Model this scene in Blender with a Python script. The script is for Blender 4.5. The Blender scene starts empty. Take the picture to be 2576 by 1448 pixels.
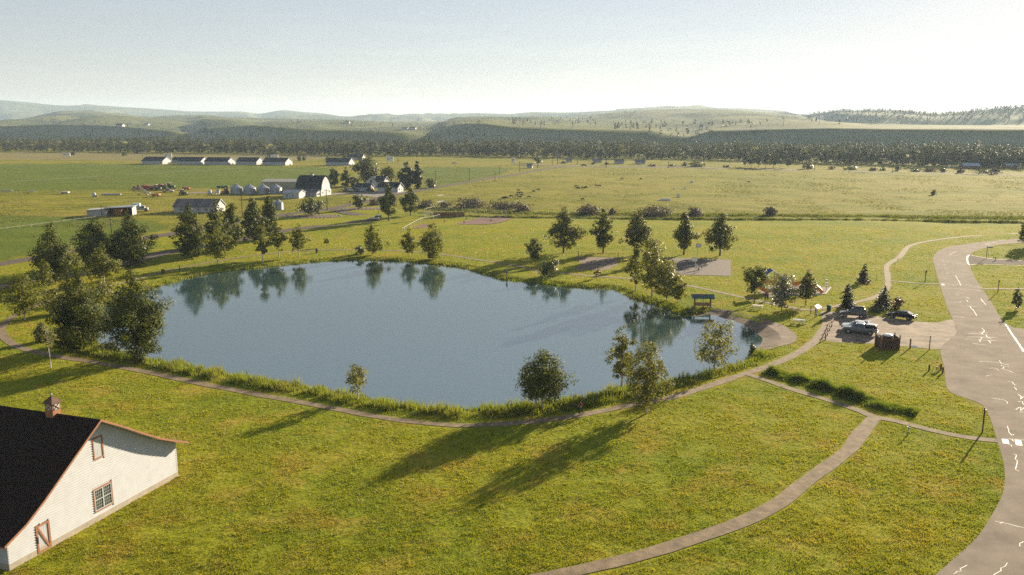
import bpy, math, random
import numpy as np
from mathutils import Vector

scene = bpy.context.scene
R = math.radians
rng = np.random.default_rng(7)
random.seed(7)

# ------------------------------------------------------------------ camera
F, HY, CH = 2150.0, 305.0, 35.0            # focal length and horizon row of a 2576 px wide frame, camera height
PITCH = math.atan((724 - HY) / F)
cam_d = bpy.data.cameras.new('camera')
cam_d.sensor_width = 36.0
cam_d.lens = 36.0 * F / 2576.0
cam_d.clip_start = 0.5
cam_d.clip_end = 40000
cam = bpy.data.objects.new('camera', cam_d)
cam.location = (0, 0, CH)
cam.rotation_euler = (math.pi / 2 - PITCH, 0, 0)
scene.collection.objects.link(cam)
scene.camera = cam

# ------------------------------------------------------------------ sky and sun
SUN_AZ, SUN_EL = 38.5, 14.5                 # degrees clockwise from +Y, degrees above the horizon
world = bpy.data.worlds.new('World')
scene.world = world
world.use_nodes = True
wn = world.node_tree
wn.nodes.clear()
sky = wn.nodes.new('ShaderNodeTexSky')
sky.sky_type = 'NISHITA'
sky.sun_disc = False
sky.sun_elevation = R(SUN_EL)
sky.sun_rotation = R(SUN_AZ)
sky.altitude = 1000
sky.air_density = 1.0
sky.dust_density = 0.35
sky.ozone_density = 1.0
bg = wn.nodes.new('ShaderNodeBackground')
bg.inputs['Strength'].default_value = 0.085
out = wn.nodes.new('ShaderNodeOutputWorld')
# thin bright cloud wisps low over the horizon, all the way round
tc = wn.nodes.new('ShaderNodeTexCoord')
mp = wn.nodes.new('ShaderNodeMapping')
mp.inputs['Scale'].default_value = (2.4, 2.4, 20)
nz = wn.nodes.new('ShaderNodeTexNoise')
nz.inputs['Scale'].default_value = 2.1
nz.inputs['Detail'].default_value = 7
nz.inputs['Roughness'].default_value = 0.62
rp = wn.nodes.new('ShaderNodeValToRGB')
rp.color_ramp.elements[0].position = 0.49
rp.color_ramp.elements[1].position = 0.62
sp = wn.nodes.new('ShaderNodeSeparateXYZ')
m1 = wn.nodes.new('ShaderNodeMapRange')
m1.inputs[1].default_value = 0.0
m1.inputs[2].default_value = 0.16
m1.inputs[3].default_value = 0.7
m1.inputs[4].default_value = 0.0
mul = wn.nodes.new('ShaderNodeMath'); mul.operation = 'MULTIPLY'
mix = wn.nodes.new('ShaderNodeMixRGB'); mix.blend_type = 'MIX'
gain = wn.nodes.new('ShaderNodeMixRGB'); gain.blend_type = 'MULTIPLY'; gain.inputs[0].default_value = 1
gain.inputs[2].default_value = (1.15, 1.12, 1.09, 1)
L = wn.links.new
L(tc.outputs['Generated'], mp.inputs[0]); L(mp.outputs[0], nz.inputs[0]); L(nz.outputs['Fac'], rp.inputs[0])
L(tc.outputs['Generated'], sp.inputs[0]); L(sp.outputs['Z'], m1.inputs[0])
L(rp.outputs[0], mul.inputs[0]); L(m1.outputs[0], mul.inputs[1]); L(mul.outputs[0], mix.inputs[0])
hs_ = wn.nodes.new('ShaderNodeHueSaturation'); hs_.inputs['Saturation'].default_value = 1.0
gm = wn.nodes.new('ShaderNodeGamma'); gm.inputs[1].default_value = .50; L(sky.outputs[0], gm.inputs[0]); tn = wn.nodes.new('ShaderNodeMixRGB'); tn.blend_type = 'MULTIPLY'; tn.inputs[0].default_value = 1; tn.inputs[2].default_value = (1.04, .995, 1.015, 1); L(gm.outputs[0], tn.inputs[1]); L(tn.outputs[0], hs_.inputs['Color'])
L(hs_.outputs[0], gain.inputs[1]); L(hs_.outputs[0], mix.inputs[1]); L(gain.outputs[0], mix.inputs[2])
L(mix.outputs[0], bg.inputs[0]); L(bg.outputs[0], out.inputs[0])

sun_d = bpy.data.lights.new('sun', 'SUN')
sun_d.energy = 5.0
sun_d.angle = R(0.55)
sun_d.color = (1.0, 0.85, 0.62)
sun = bpy.data.objects.new('sun', sun_d)
sv = Vector((math.sin(R(SUN_AZ)) * math.cos(R(SUN_EL)), math.cos(R(SUN_AZ)) * math.cos(R(SUN_EL)), math.sin(R(SUN_EL))))
sun.rotation_euler = sv.to_track_quat('Z', 'Y').to_euler()
scene.collection.objects.link(sun)

vs = scene.view_settings
vs.view_transform = 'Standard'
vs.look = 'None'
vs.exposure = 1.62
vs.gamma = 1.0
vs.use_curve_mapping = False
scene.cycles.use_denoising = False
scene.cycles.max_bounces = 8
scene.cycles.transparent_max_bounces = 8
scene.cycles.volume_bounces = 0
scene.cycles.sample_clamp_indirect = 6

# ------------------------------------------------------------------ photograph measurements -> ground
SP, CP = math.sin(PITCH), math.cos(PITCH)
def G(x, y, z=0.0):
    a = (x - 1288) / F; b = -(y - 724) / F
    d = np.array([a, CP + b * SP, -SP + b * CP])
    return d * ((z - CH) / d[2]) + np.array([0, 0, CH])
def GL(pts, z=0.0):
    return np.array([G(x, y, z)[:2] for x, y in pts])
def top_z(Y, y):
    k = (724 - y) / F
    return CH + Y * (k * CP - SP) / (CP + k * SP)
def px_m(Y):                                 # metres per photo pixel at forward distance Y
    return Y / F * 1.02

# ------------------------------------------------------------------ geometry helpers
def smooth_line(p, step=1.0, closed=False):
    p = np.asarray(p, float)
    if closed: p = np.vstack([p[-2:], p, p[:3]])
    else: p = np.vstack([2 * p[0] - p[1], p, 2 * p[-1] - p[-2]])
    out_ = []
    lo, hi = (2, len(p) - 3) if closed else (1, len(p) - 2)
    for i in range(lo, hi):
        p0, p1, p2, p3 = p[i - 1], p[i], p[i + 1], p[i + 2]
        n = max(2, int(np.linalg.norm(p2 - p1) / step))
        t = np.linspace(0, 1, n, endpoint=False)[:, None]
        out_.append(.5 * (2 * p1 + (p2 - p0) * t + (2 * p0 - 5 * p1 + 4 * p2 - p3) * t ** 2 + (3 * p1 - p0 - 3 * p2 + p3) * t ** 3))
    o = np.vstack(out_)
    return o if closed else np.vstack([o, p[-2]])
def dist_line(P, L_, closed=False, cap=None):
    P = np.asarray(P, float)[:, :2]
    A = L_; B = np.roll(L_, -1, 0)
    if not closed: A, B = A[:-1], B[:-1]
    if cap:                                   # only exact up to cap metres, but quick for many points
        order = np.argsort(P[:, 0]); Q = P[order]; xs = Q[:, 0]
        bs = np.full(len(P), cap * cap)
        for a, b in zip(A, B):
            i0, i1 = np.searchsorted(xs, (min(a[0], b[0]) - cap, max(a[0], b[0]) + cap))
            q = Q[i0:i1]; ab = b - a
            t = np.clip(((q - a) @ ab) / (ab @ ab + 1e-9), 0, 1); d = q - a - t[:, None] * ab
            bs[i0:i1] = np.minimum(bs[i0:i1], d[:, 0] ** 2 + d[:, 1] ** 2)
        out_ = np.empty(len(P)); out_[order] = np.sqrt(bs); return out_
    best = np.full(len(P), 1e9)
    for a, b in zip(A, B):
        ab = b - a; q = ab @ ab + 1e-9
        t = np.clip(((P - a) @ ab) / q, 0, 1)
        d = P - a - t[:, None] * ab
        best = np.minimum(best, d[:, 0] ** 2 + d[:, 1] ** 2)
    return np.sqrt(best)
def inside(P, poly):
    P = np.asarray(P, float)[:, :2]; poly = np.asarray(poly, float)
    lo, hi = poly.min(0), poly.max(0)
    box = (P[:, 0] >= lo[0]) & (P[:, 0] <= hi[0]) & (P[:, 1] >= lo[1]) & (P[:, 1] <= hi[1])
    res = np.zeros(len(P), bool)
    x, y = P[box, 0], P[box, 1]; c = np.zeros(len(x), bool)
    for (x1, y1), (x2, y2) in zip(poly, np.roll(poly, -1, 0)):
        k = (y1 > y) != (y2 > y)
        xi = (x2 - x1) * (y - y1) / ((y2 - y1) if abs(y2 - y1) > 1e-12 else 1e-12) + x1
        c ^= k & (x < xi)
    res[box] = c
    return res
def vnoise(x, y, seed=0):                    # cheap value noise, 0..1
    def h(i, j):
        n = (i.astype(np.int64) * 374761393 + j.astype(np.int64) * 668265263 + seed * 982451653) & 0xffffffff
        n = ((n ^ (n >> 13)) * 1274126177) & 0xffffffff
        return ((n ^ (n >> 16)) & 0xffff) / 65535.0
    xi, yi = np.floor(x), np.floor(y); fx, fy = x - xi, y - yi
    fx = fx * fx * (3 - 2 * fx); fy = fy * fy * (3 - 2 * fy)
    return (h(xi, yi) * (1 - fx) + h(xi + 1, yi) * fx) * (1 - fy) + (h(xi, yi + 1) * (1 - fx) + h(xi + 1, yi + 1) * fx) * fy
def fbm(x, y, seed=0, o=4):
    s = 0; a = .5
    for k in range(o):
        s = s + a * vnoise(x * 2 ** k, y * 2 ** k, seed + k); a *= .5
    return s

def nmesh(name, V, Fc, smooth=False):
    me = bpy.data.meshes.new(name)
    V = np.asarray(V, np.float32); Fc = np.asarray(Fc, np.int32)
    m, k = Fc.shape
    me.vertices.add(len(V)); me.vertices.foreach_set('co', V.ravel())
    me.loops.add(m * k); me.loops.foreach_set('vertex_index', Fc.ravel())
    me.polygons.add(m)
    me.polygons.foreach_set('loop_start', np.arange(0, m * k, k, dtype=np.int32))
    if smooth: me.polygons.foreach_set('use_smooth', np.ones(m, bool))
    me.update(calc_edges=True)
    return me
COL = scene.collection
def link(name, me, mat_=None, parent=None):
    o = bpy.data.objects.new(name, me)
    COL.objects.link(o)
    if mat_ is not None and me is not None and not me.materials: me.materials.append(mat_)
    if parent is not None: o.parent = parent
    return o
def tag(o, label=None, cat=None, group=None, kind=None):
    if label: o['label'] = label
    if cat: o['category'] = cat
    if group: o['group'] = group
    if kind: o['kind'] = kind
    return o
def thing(name, label, cat, loc=(0, 0, 0), rz=0.0, group=None):
    o = bpy.data.objects.new(name, None)
    o.empty_display_size = .3
    o.location = loc; o.rotation_euler = (0, 0, rz)
    COL.objects.link(o)
    return tag(o, label, cat, group)

class MB:
    """collects simple shapes into one mesh"""
    def __init__(s): s.v = []; s.f = []; s.sm = False
    def add(s, V, Fc):
        b = len(s.v); s.v += [tuple(map(float, q)) for q in V]; s.f += [tuple(i + b for i in f) for f in Fc]; return s
    def box(s, c, d, rz=0.0, taper=1.0):
        hx, hy, hz_ = d[0] / 2, d[1] / 2, d[2] / 2
        V = []
        for z, k in ((-hz_, 1), (hz_, taper)):
            for x, y in ((-hx, -hy), (hx, -hy), (hx, hy), (-hx, hy)):
                X, Y = x * k, y * k
                V.append((c[0] + X * math.cos(rz) - Y * math.sin(rz), c[1] + X * math.sin(rz) + Y * math.cos(rz), c[2] + z))
        return s.add(V, [(3, 2, 1, 0), (4, 5, 6, 7), (0, 1, 5, 4), (1, 2, 6, 5), (2, 3, 7, 6), (3, 0, 4, 7)])
    def tube(s, a, b, r0, r1=None, n=6, caps=True):
        r1 = r0 if r1 is None else r1
        a = np.array(a, float); b = np.array(b, float); d = b - a; d /= np.linalg.norm(d) + 1e-9
        q = np.cross(d, [0, 0, 1.0] if abs(d[2]) < .9 else [1.0, 0, 0]); q /= np.linalg.norm(q); w = np.cross(d, q)
        V = [p + (q * math.cos(t) + w * math.sin(t)) * r for p, r in ((a, r0), (b, r1)) for t in np.linspace(0, 2 * math.pi, n, endpoint=False)]
        Fc = [(i, (i + 1) % n, n + (i + 1) % n, n + i) for i in range(n)]
        if caps: Fc += [tuple(range(n))[::-1], tuple(range(n, 2 * n))]
        return s.add(V, Fc)
    def prism(s, poly, axis_a, axis_b):
        """poly: list of 3-D points, extruded from offset axis_a to axis_b (vectors)"""
        n = len(poly); P = np.array(poly, float)
        V = list(P + np.array(axis_a, float)) + list(P + np.array(axis_b, float))
        Fc = [tuple(range(n))[::-1], tuple(range(n, 2 * n))] + [(i, (i + 1) % n, n + (i + 1) % n, n + i) for i in range(n)]
        return s.add(V, Fc)
    def lathe(s, c, prof, n=16):
        V = []; k = len(prof)
        for r, z in prof:
            for t in np.linspace(0, 2 * math.pi, n, endpoint=False): V.append((c[0] + r * math.cos(t), c[1] + r * math.sin(t), c[2] + z))
        Fc = [(j * n + i, j * n + (i + 1) % n, (j + 1) * n + (i + 1) % n, (j + 1) * n + i) for j in range(k - 1) for i in range(n)]
        Fc += [tuple(range(n))[::-1], tuple(range((k - 1) * n, k * n))]
        return s.add(V, Fc)
    def build(s, name, mat_, parent=None, bevel=0.0, smooth=False):
        me = bpy.data.meshes.new(name); me.from_pydata(s.v, [], s.f)
        if smooth: me.polygons.foreach_set('use_smooth', np.ones(len(me.polygons), bool))
        me.update()
        o = link(name, me, mat_, parent)
        if bevel:
            b = o.modifiers.new('bevel', 'BEVEL'); b.width = bevel; b.segments = 2; b.limit_method = 'ANGLE'
        return o

# ------------------------------------------------------------------ materials
MATS = {}
def mat(name, col, rough=.8, var=.15, scale=2.0, metal=0.0, spec=.3, bump=0.0, bscale=None, stretch=None):
    if name in MATS: return MATS[name]
    m = bpy.data.materials.new(name); m.use_nodes = True; nt = m.node_tree; b = nt.nodes['Principled BSDF']
    b.inputs['Roughness'].default_value = rough; b.inputs['Metallic'].default_value = metal
    b.inputs['Specular IOR Level'].default_value = spec
    g = nt.nodes.new('ShaderNodeTexCoord')
    n = nt.nodes.new('ShaderNodeTexNoise'); n.inputs['Scale'].default_value = scale; n.inputs['Detail'].default_value = 6; n.inputs['Roughness'].default_value = .62
    src = g.outputs['Object']
    if stretch:
        mpp = nt.nodes.new('ShaderNodeMapping'); mpp.inputs['Scale'].default_value = stretch
        nt.links.new(src, mpp.inputs[0]); src = mpp.outputs[0]
    nt.links.new(src, n.inputs[0])
    r = nt.nodes.new('ShaderNodeValToRGB')
    c = np.array(col)
    r.color_ramp.elements[0].position = .3; r.color_ramp.elements[1].position = .7
    r.color_ramp.elements[0].color = (*np.clip(c * (1 - var), 0, 1), 1); r.color_ramp.elements[1].color = (*np.clip(c * (1 + var), 0, 1), 1)
    nt.links.new(n.outputs['Fac'], r.inputs[0]); nt.links.new(r.outputs[0], b.inputs['Base Color'])
    if bump:
        n2 = nt.nodes.new('ShaderNodeTexNoise'); n2.inputs['Scale'].default_value = bscale or scale * 4; n2.inputs['Detail'].default_value = 5
        bp = nt.nodes.new('ShaderNodeBump'); bp.inputs['Strength'].default_value = 1; bp.inputs['Distance'].default_value = bump
        nt.links.new(src, n2.inputs[0]); nt.links.new(n2.outputs['Fac'], bp.inputs['Height']); nt.links.new(bp.outputs[0], b.inputs['Normal'])
    MATS[name] = m
    return m
def ramp(nt, fac, stops):
    r = nt.nodes.new('ShaderNodeValToRGB'); e = r.color_ramp.elements
    while len(e) < len(stops): e.new(.5)
    for k, (p_, c) in enumerate(stops): e[k].position = p_; e[k].color = (*c, 1)
    nt.links.new(fac, r.inputs[0]); return r.outputs[0]
def noise(nt, src, scale, detail=4, rough=.6):
    n = nt.nodes.new('ShaderNodeTexNoise'); n.inputs['Scale'].default_value = scale; n.inputs['Detail'].default_value = detail; n.inputs['Roughness'].default_value = rough
    nt.links.new(src, n.inputs[0]); return n.outputs['Fac']
def mixc(nt, fac, a, b, mode='MIX'):
    n = nt.nodes.new('ShaderNodeMixRGB'); n.blend_type = mode
    for s_, i in ((fac, 0), (a, 1), (b, 2)):
        if isinstance(s_, (int, float)): n.inputs[i].default_value = s_
        elif isinstance(s_, tuple): n.inputs[i].default_value = (*s_, 1)
        else: nt.links.new(s_, n.inputs[i])
    return n.outputs[0]
def leafmat(name, dark, light, trans=.35, tcol=None, rough=.5, spec=.35, patch=None):
    """foliage: every leaf-sized face its own tone, some light shining through"""
    if name in MATS: return MATS[name]
    m = bpy.data.materials.new(name); m.use_nodes = True; nt = m.node_tree; b = nt.nodes['Principled BSDF']
    g = nt.nodes.new('ShaderNodeNewGeometry')
    col = ramp(nt, g.outputs['Random Per Island'], [(0, dark), (.6, tuple((np.array(dark) + np.array(light)) / 2)), (1, light)])
    if patch:
        f = noise(nt, g.outputs['Position'], patch[1], 4)
        f = ramp(nt, f, [(.38, (0, 0, 0)), (.68, (1, 1, 1))])
        col = mixc(nt, f, col, mixc(nt, .75, col, patch[0]))
    nt.links.new(col, b.inputs['Base Color'])
    b.inputs['Roughness'].default_value = rough; b.inputs['Specular IOR Level'].default_value = spec
    t = nt.nodes.new('ShaderNodeBsdfTranslucent')
    tc_ = mixc(nt, 1.0, col, tcol or (1.3, 1.35, .6), 'MULTIPLY')
    nt.links.new(tc_, t.inputs[0])
    ms = nt.nodes.new('ShaderNodeMixShader'); ms.inputs[0].default_value = trans
    nt.links.new(b.outputs[0], ms.inputs[1]); nt.links.new(t.outputs[0], ms.inputs[2])
    nt.links.new(ms.outputs[0], nt.nodes['Material Output'].inputs[0])
    MATS[name] = m
    return m

# ================================================================== SETTING
WATER_Z = -0.55
SHORE_PX = [(372, 729), (425, 715), (475, 700), (550, 686), (644, 676), (719, 668), (794, 660), (894, 656), (969, 657), (1069, 664), (1157, 674),
            (1207, 688), (1240, 700), (1288, 708), (1375, 716), (1438, 724), (1513, 727), (1545, 731), (1572, 742), (1592, 752), (1640, 766), (1680, 780),
            (1716, 796), (1745, 794), (1758, 788), (1797, 793), (1818, 800), (1848, 808), (1870, 816), (1884, 826), (1903, 840), (1919, 850), (1912, 868),
            (1880, 905), (1848, 920), (1788, 938), (1713, 954), (1650, 966), (1558, 983), (1463, 1004), (1376, 1020), (1288, 1024), (1200, 1030), (1144, 1031), (1069, 1027),
            (1019, 1020), (944, 1009), (856, 990), (744, 972), (669, 961), (600, 949), (550, 938), (450, 918), (375, 906), (325, 894), (265, 873), (225, 850), (208, 815),
            (225, 775), (275, 748), (330, 742)]
SHORE = smooth_line(GL(SHORE_PX, WATER_Z), 1.2, closed=True)

def path_line(px, step=1.5): return smooth_line(GL(px), step)
POND_PATH = path_line([(60, 785), (20, 806), (3, 828), (10, 848), (28, 864), (65, 880), (112, 891), (175, 902), (250, 914), (300, 924), (375, 938), (475, 960), (575, 980), (644, 993),
                       (744, 1010), (844, 1029), (944, 1048), (1044, 1063), (1144, 1071), (1220, 1070), (1288, 1066), (1388, 1056), (1488, 1040), (1588, 1020), (1698, 998), (1788, 970),
                       (1863, 945), (1932, 922), (1994, 895), (2044, 864), (2069, 832), (2082, 807), (2078, 790)])
FAR_PATH = path_line([(60, 785), (120, 757), (200, 735), (287, 716), (325, 709), (400, 687), (475, 671), (550, 657), (644, 643), (719, 635), (794, 630.5), (894, 629.5), (994, 631.5),
                      (1069, 636), (1144, 645), (1220, 657), (1288, 667), (1350, 681), (1413, 688), (1488, 695), (1575, 701), (1650, 709), (1718, 717), (1788, 731), (1863, 748),
                      (1932, 763), (1994, 775), (2039, 781), (2092, 773), (2144, 763), (2202, 748), (2230, 726), (2233, 701), (2230, 674), (2240, 661), (2262, 648), (2280, 626),
                      (2295, 617), (2332, 608), (2407, 598), (2482, 592), (2576, 587), (2700, 580)])
EAST_PATH = path_line([(1880, 942), (1925, 957), (1969, 972), (2032, 992), (2107, 1015), (2169, 1037), (2200, 1050), (2257, 1060), (2332, 1080), (2407, 1097), (2460, 1105), (2508, 1110)])
SOUTH_PATH = path_line([(2199, 1050), (2184, 1070), (2157, 1103), (2132, 1135), (2082, 1173), (2019, 1220), (1957, 1270), (1838, 1325), (1713, 1368), (1588, 1405), (1438, 1441), (1250, 1480)])
LINK_PATH = path_line([(2232, 707), (2270, 710), (2320, 714), (2362, 715)])
LINK2_PATH = path_line([(2470, 727), (2500, 728), (2560, 728), (2640, 727)])
PATHS = [(POND_PATH, .68), (FAR_PATH, .66), (EAST_PATH, .62), (SOUTH_PATH, .8), (LINK_PATH, .45), (LINK2_PATH, .45)]

ROAD_L = smooth_line(GL([(2720, 588), (2572, 600), (2457, 611), (2382, 623), (2354, 638), (2347, 656), (2355, 686), (2365, 721), (2382, 771), (2400, 813), (2405, 840), (2367, 876), (2375, 925), (2382, 977),
                         (2407, 995), (2457, 1012), (2477, 1027), (2490, 1052), (2505, 1097), (2517, 1137), (2525, 1168), (2528, 1203), (2522, 1243), (2497, 1293), (2457, 1353), (2394, 1411), (2352, 1448), (2230, 1540)]), 1.5)
ROAD_R = smooth_line(GL([(2720, 598), (2576, 611), (2507, 618), (2457, 632), (2441, 643), (2440, 667), (2452, 698), (2472, 728), (2495, 763), (2530, 815), (2576, 829), (2700, 850), (2900, 1000), (3100, 1300), (3100, 1540)]), 1.5)
ROAD_POLY = np.vstack([ROAD_L, ROAD_R[::-1]])
SIDE_POLY = np.vstack([GL([(2438, 641), (2477, 650), (2576, 655), (2760, 660)]), GL([(2760, 672), (2576, 667), (2500, 665), (2438, 668)])])
LOT_POLY = smooth_line(GL([(2064, 786), (2085, 784), (2112, 788), (2182, 795), (2232, 799), (2302, 809), (2357, 812), (2396, 805), (2404, 826), (2412, 850), (2375, 878), (2307, 875), (2257, 870), (2182, 865), (2107, 862), (2072, 856), (2062, 840), (2072, 812)]), 1.0, closed=True)
BEACH_POLY = smooth_line(GL([(1735, 791), (1757, 783), (1774, 780), (1803, 778), (1836, 782), (1870, 792), (1914, 801), (1959, 815), (1985, 829), (2003, 845), (1998, 862), (1955, 874), (1915, 878), (1880, 880), (1850, 850), (1800, 815)]), 1.0, closed=True)
VOLLEY_POLY = GL([(1448, 648), (1558, 648), (1552, 668), (1528, 680), (1440, 680), (1462, 664)])
COURT_POLY = GL([(1674, 649), (1838, 654.5), (1839, 695.5), (1697, 692)])
INFIELD_POLY = smooth_line(GL([(1092, 556), (1110, 549), (1150, 546), (1200, 546.5), (1260, 548.5), (1284, 550), (1277, 555), (1255, 561), (1225, 564.5), (1160, 565.5), (1110, 564), (1094, 560)]), 1.5, closed=True)
PLAY_POLY = GL([(1905, 735), (1925, 722), (2040, 721), (2090, 724), (2076, 741), (2050, 743), (1930, 748)])
UPPER_ROAD = path_line([(-260, 712), (0, 665), (85, 651), (230, 625), (377, 598), (445, 587), (520, 574), (600, 560), (704, 542), (754, 536), (815, 529), (870, 518), (921, 507), (957, 498.5), (994, 491), (1049, 481), (1119, 468.5),
                        (1244, 447), (1288, 441), (1363, 427.5), (1423, 418.5)], 3)
LOWER_ROAD = path_line([(-260, 775), (0, 722), (100, 706), (175, 695), (302, 668), (388, 643), (475, 627), (512, 618), (613, 602), (719, 580), (794, 571), (889, 560), (925, 553), (938, 549), (925, 545), (894, 540), (862, 534), (835, 526)], 2)
HIGHWAY = path_line([(1300, 414), (1423, 418.5), (1538, 420), (1681, 421.5), (1788, 423.5), (1932, 427), (2244, 434.5), (2576, 441), (2900, 449)], 6)
FARM_YARD = smooth_line(GL([(840, 497), (835, 489), (880, 482), (960, 482), (1010, 482), (1045, 482), (1000, 489), (958, 497), (900, 493)]), 3, closed=True)
MACHINE_YARD = smooth_line(GL([(400, 481), (470, 476), (560, 478), (560, 486), (480, 487), (430, 486)]), 3, closed=True)
ROADS = [(UPPER_ROAD, 2.9), (LOWER_ROAD, 2.9), (HIGHWAY, 4.5)]
DITCH = path_line([(1050, 536), (1100, 541), (1200, 546), (1350, 548), (1700, 552), (2000, 554), (2300, 557), (2576, 561), (2800, 565)], 3)

BARN_A = np.array([-39.84, 62.25]); BARN_U = np.array([.3234, .9463]); BARN_N = np.array([.9463, -.3234])

def pond_d(P):
    d = dist_line(P, SHORE, True, 12.0 if len(P) > 3000 else None)
    return np.where(inside(P, SHORE), -d, d)
def hz_from_d(d):
    s = np.clip(d / 3.2, 0, 1); s = s * s * (3 - 2 * s)
    outer = WATER_Z - .02 + (0.02 - WATER_Z) * s
    return np.where(d > 0, outer, WATER_Z - .02 - np.minimum(-d * .16, 1.6))
def hz(x, y):
    return float(hz_from_d(pond_d(np.array([[x, y]])))[0])
def put(px, py, z=0.0):
    g = G(px, py, 0)
    zz = hz(g[0], g[1])
    if zz < -.05:
        g = G(px, py, zz); zz = max(hz(g[0], g[1]), WATER_Z)
    return (g[0], g[1], zz + z)

# ---- ground colours -------------------------------------------------------
def lawn_nodes(nt, pos):
    f1 = noise(nt, pos, .045, 4, .6); f2 = noise(nt, pos, .42, 6, .72); f3 = noise(nt, pos, 2.2, 5, .75); f4 = noise(nt, pos, .16, 5, .65)
    c = ramp(nt, f1, [(.32, (.165, .200, .015)), (.5, (.222, .230, .018)), (.68, (.275, .250, .022))])
    c = mixc(nt, ramp(nt, f4, [(.50, (0, 0, 0)), (.66, (1, 1, 1))]), c, (.290, .230, .035))
    c = mixc(nt, ramp(nt, f2, [(.58, (0, 0, 0)), (.76, (1, 1, 1))]), c, (.250, .185, .050))
    c = mixc(nt, ramp(nt, f2, [(.28, (1, 1, 1)), (.44, (0, 0, 0))]), c, (.135, .165, .014))
    d3 = ramp(nt, f3, [(.34, (.80, .84, .8)), (.5, (.98, .99, .98)), (.66, (1.1, 1.08, 1.05))])
    f5 = noise(nt, pos, .95, 5, .7)
    c = mixc(nt, 1.0, c, ramp(nt, f5, [(.34, (.82, .86, .82)), (.5, (1, 1, 1)), (.66, (1.14, 1.1, 1.06))]), 'MULTIPLY')
    return mixc(nt, 1.0, c, d3, 'MULTIPLY')
def ground_material():
    m = bpy.data.materials.new('ground_grass'); m.use_nodes = True; nt = m.node_tree; b = nt.nodes['Principled BSDF']
    g = nt.nodes.new('ShaderNodeNewGeometry'); pos = g.outputs['Position']
    lawn = lawn_nodes(nt, pos)
    mpn = nt.nodes.new('ShaderNodeMapping'); mpn.inputs['Scale'].default_value = (.35, 1, 1)
    nt.links.new(pos, mpn.inputs[0])
    f1 = noise(nt, mpn.outputs[0], .03, 6, .66); f2 = noise(nt, mpn.outputs[0], .22, 5, .7)
    past = ramp(nt, f1, [(.36, (.165, .170, .016)), (.52, (.235, .212, .026)), (.68, (.265, .210, .050))])
    past = mixc(nt, 1.0, past, ramp(nt, f2, [(.35, (.6, .66, .6)), (.6, (1.1, 1.08, 1.02))]), 'MULTIPLY')
    at = nt.nodes.new('ShaderNodeAttribute'); at.attribute_name = 'field'
    sx = nt.nodes.new('ShaderNodeSeparateColor'); nt.links.new(at.outputs['Color'], sx.inputs[0])
    c = mixc(nt, sx.outputs[0], lawn, past)                       # red: rough pasture
    cf = noise(nt, mpn.outputs[0], .06, 5, .7)
    crop = ramp(nt, cf, [(.35, (.092, .128, .016)), (.65, (.130, .155, .020))])
    c = mixc(nt, sx.outputs[1], c, crop)                          # green: crop
    hay = ramp(nt, f1, [(.4, (.20, .165, .070)), (.65, (.235, .195, .10))])
    c = mixc(nt, sx.outputs[2], c, hay)                           # blue: dry tan grass
    nt.links.new(c, b.inputs['Base Color'])
    b.inputs['Roughness'].default_value = 1.0; b.inputs['Specular IOR Level'].default_value = .03
    bp = nt.nodes.new('ShaderNodeBump'); bp.inputs['Distance'].default_value = .35; bp.inputs['Strength'].default_value = .8
    hsum = nt.nodes.new('ShaderNodeMath'); hsum.operation = 'ADD'
    n1 = noise(nt, pos, .5, 6, .7); n2 = noise(nt, mpn.outputs[0], .09, 4, .6)
    nt.links.new(n1, hsum.inputs[0]); nt.links.new(n2, hsum.inputs[1])
    nt.links.new(hsum.outputs[0], bp.inputs['Height']); nt.links.new(bp.outputs[0], b.inputs['Normal'])
    return m

CROPS = [GL([(-800, 416), (0, 413), (300, 414), (640, 419), (830, 422), (840, 468), (700, 476), (560, 474), (350, 477), (0, 482), (-800, 492)]),
         GL([(1063, 420), (1290, 424), (1240, 444), (1120, 466), (1063, 476)]),
         GL([(-600, 545), (0, 540), (200, 548), (380, 556), (440, 572), (360, 592), (0, 655), (-600, 770)])]
TAN = [GL([(-900, 384), (0, 384), (420, 386), (760, 390), (830, 394), (830, 400), (640, 405), (330, 405), (0, 402), (-900, 402)])]
PARK = np.vstack([GL([(-600, 810), (0, 660), (377, 596), (600, 560), (800, 527), (900, 513), (960, 520), (1050, 538)]), DITCH[::2], GL([(3400, 585), (5200, 1448), (5200, 2600), (-2500, 2600), (-1500, 1448)])])

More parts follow.
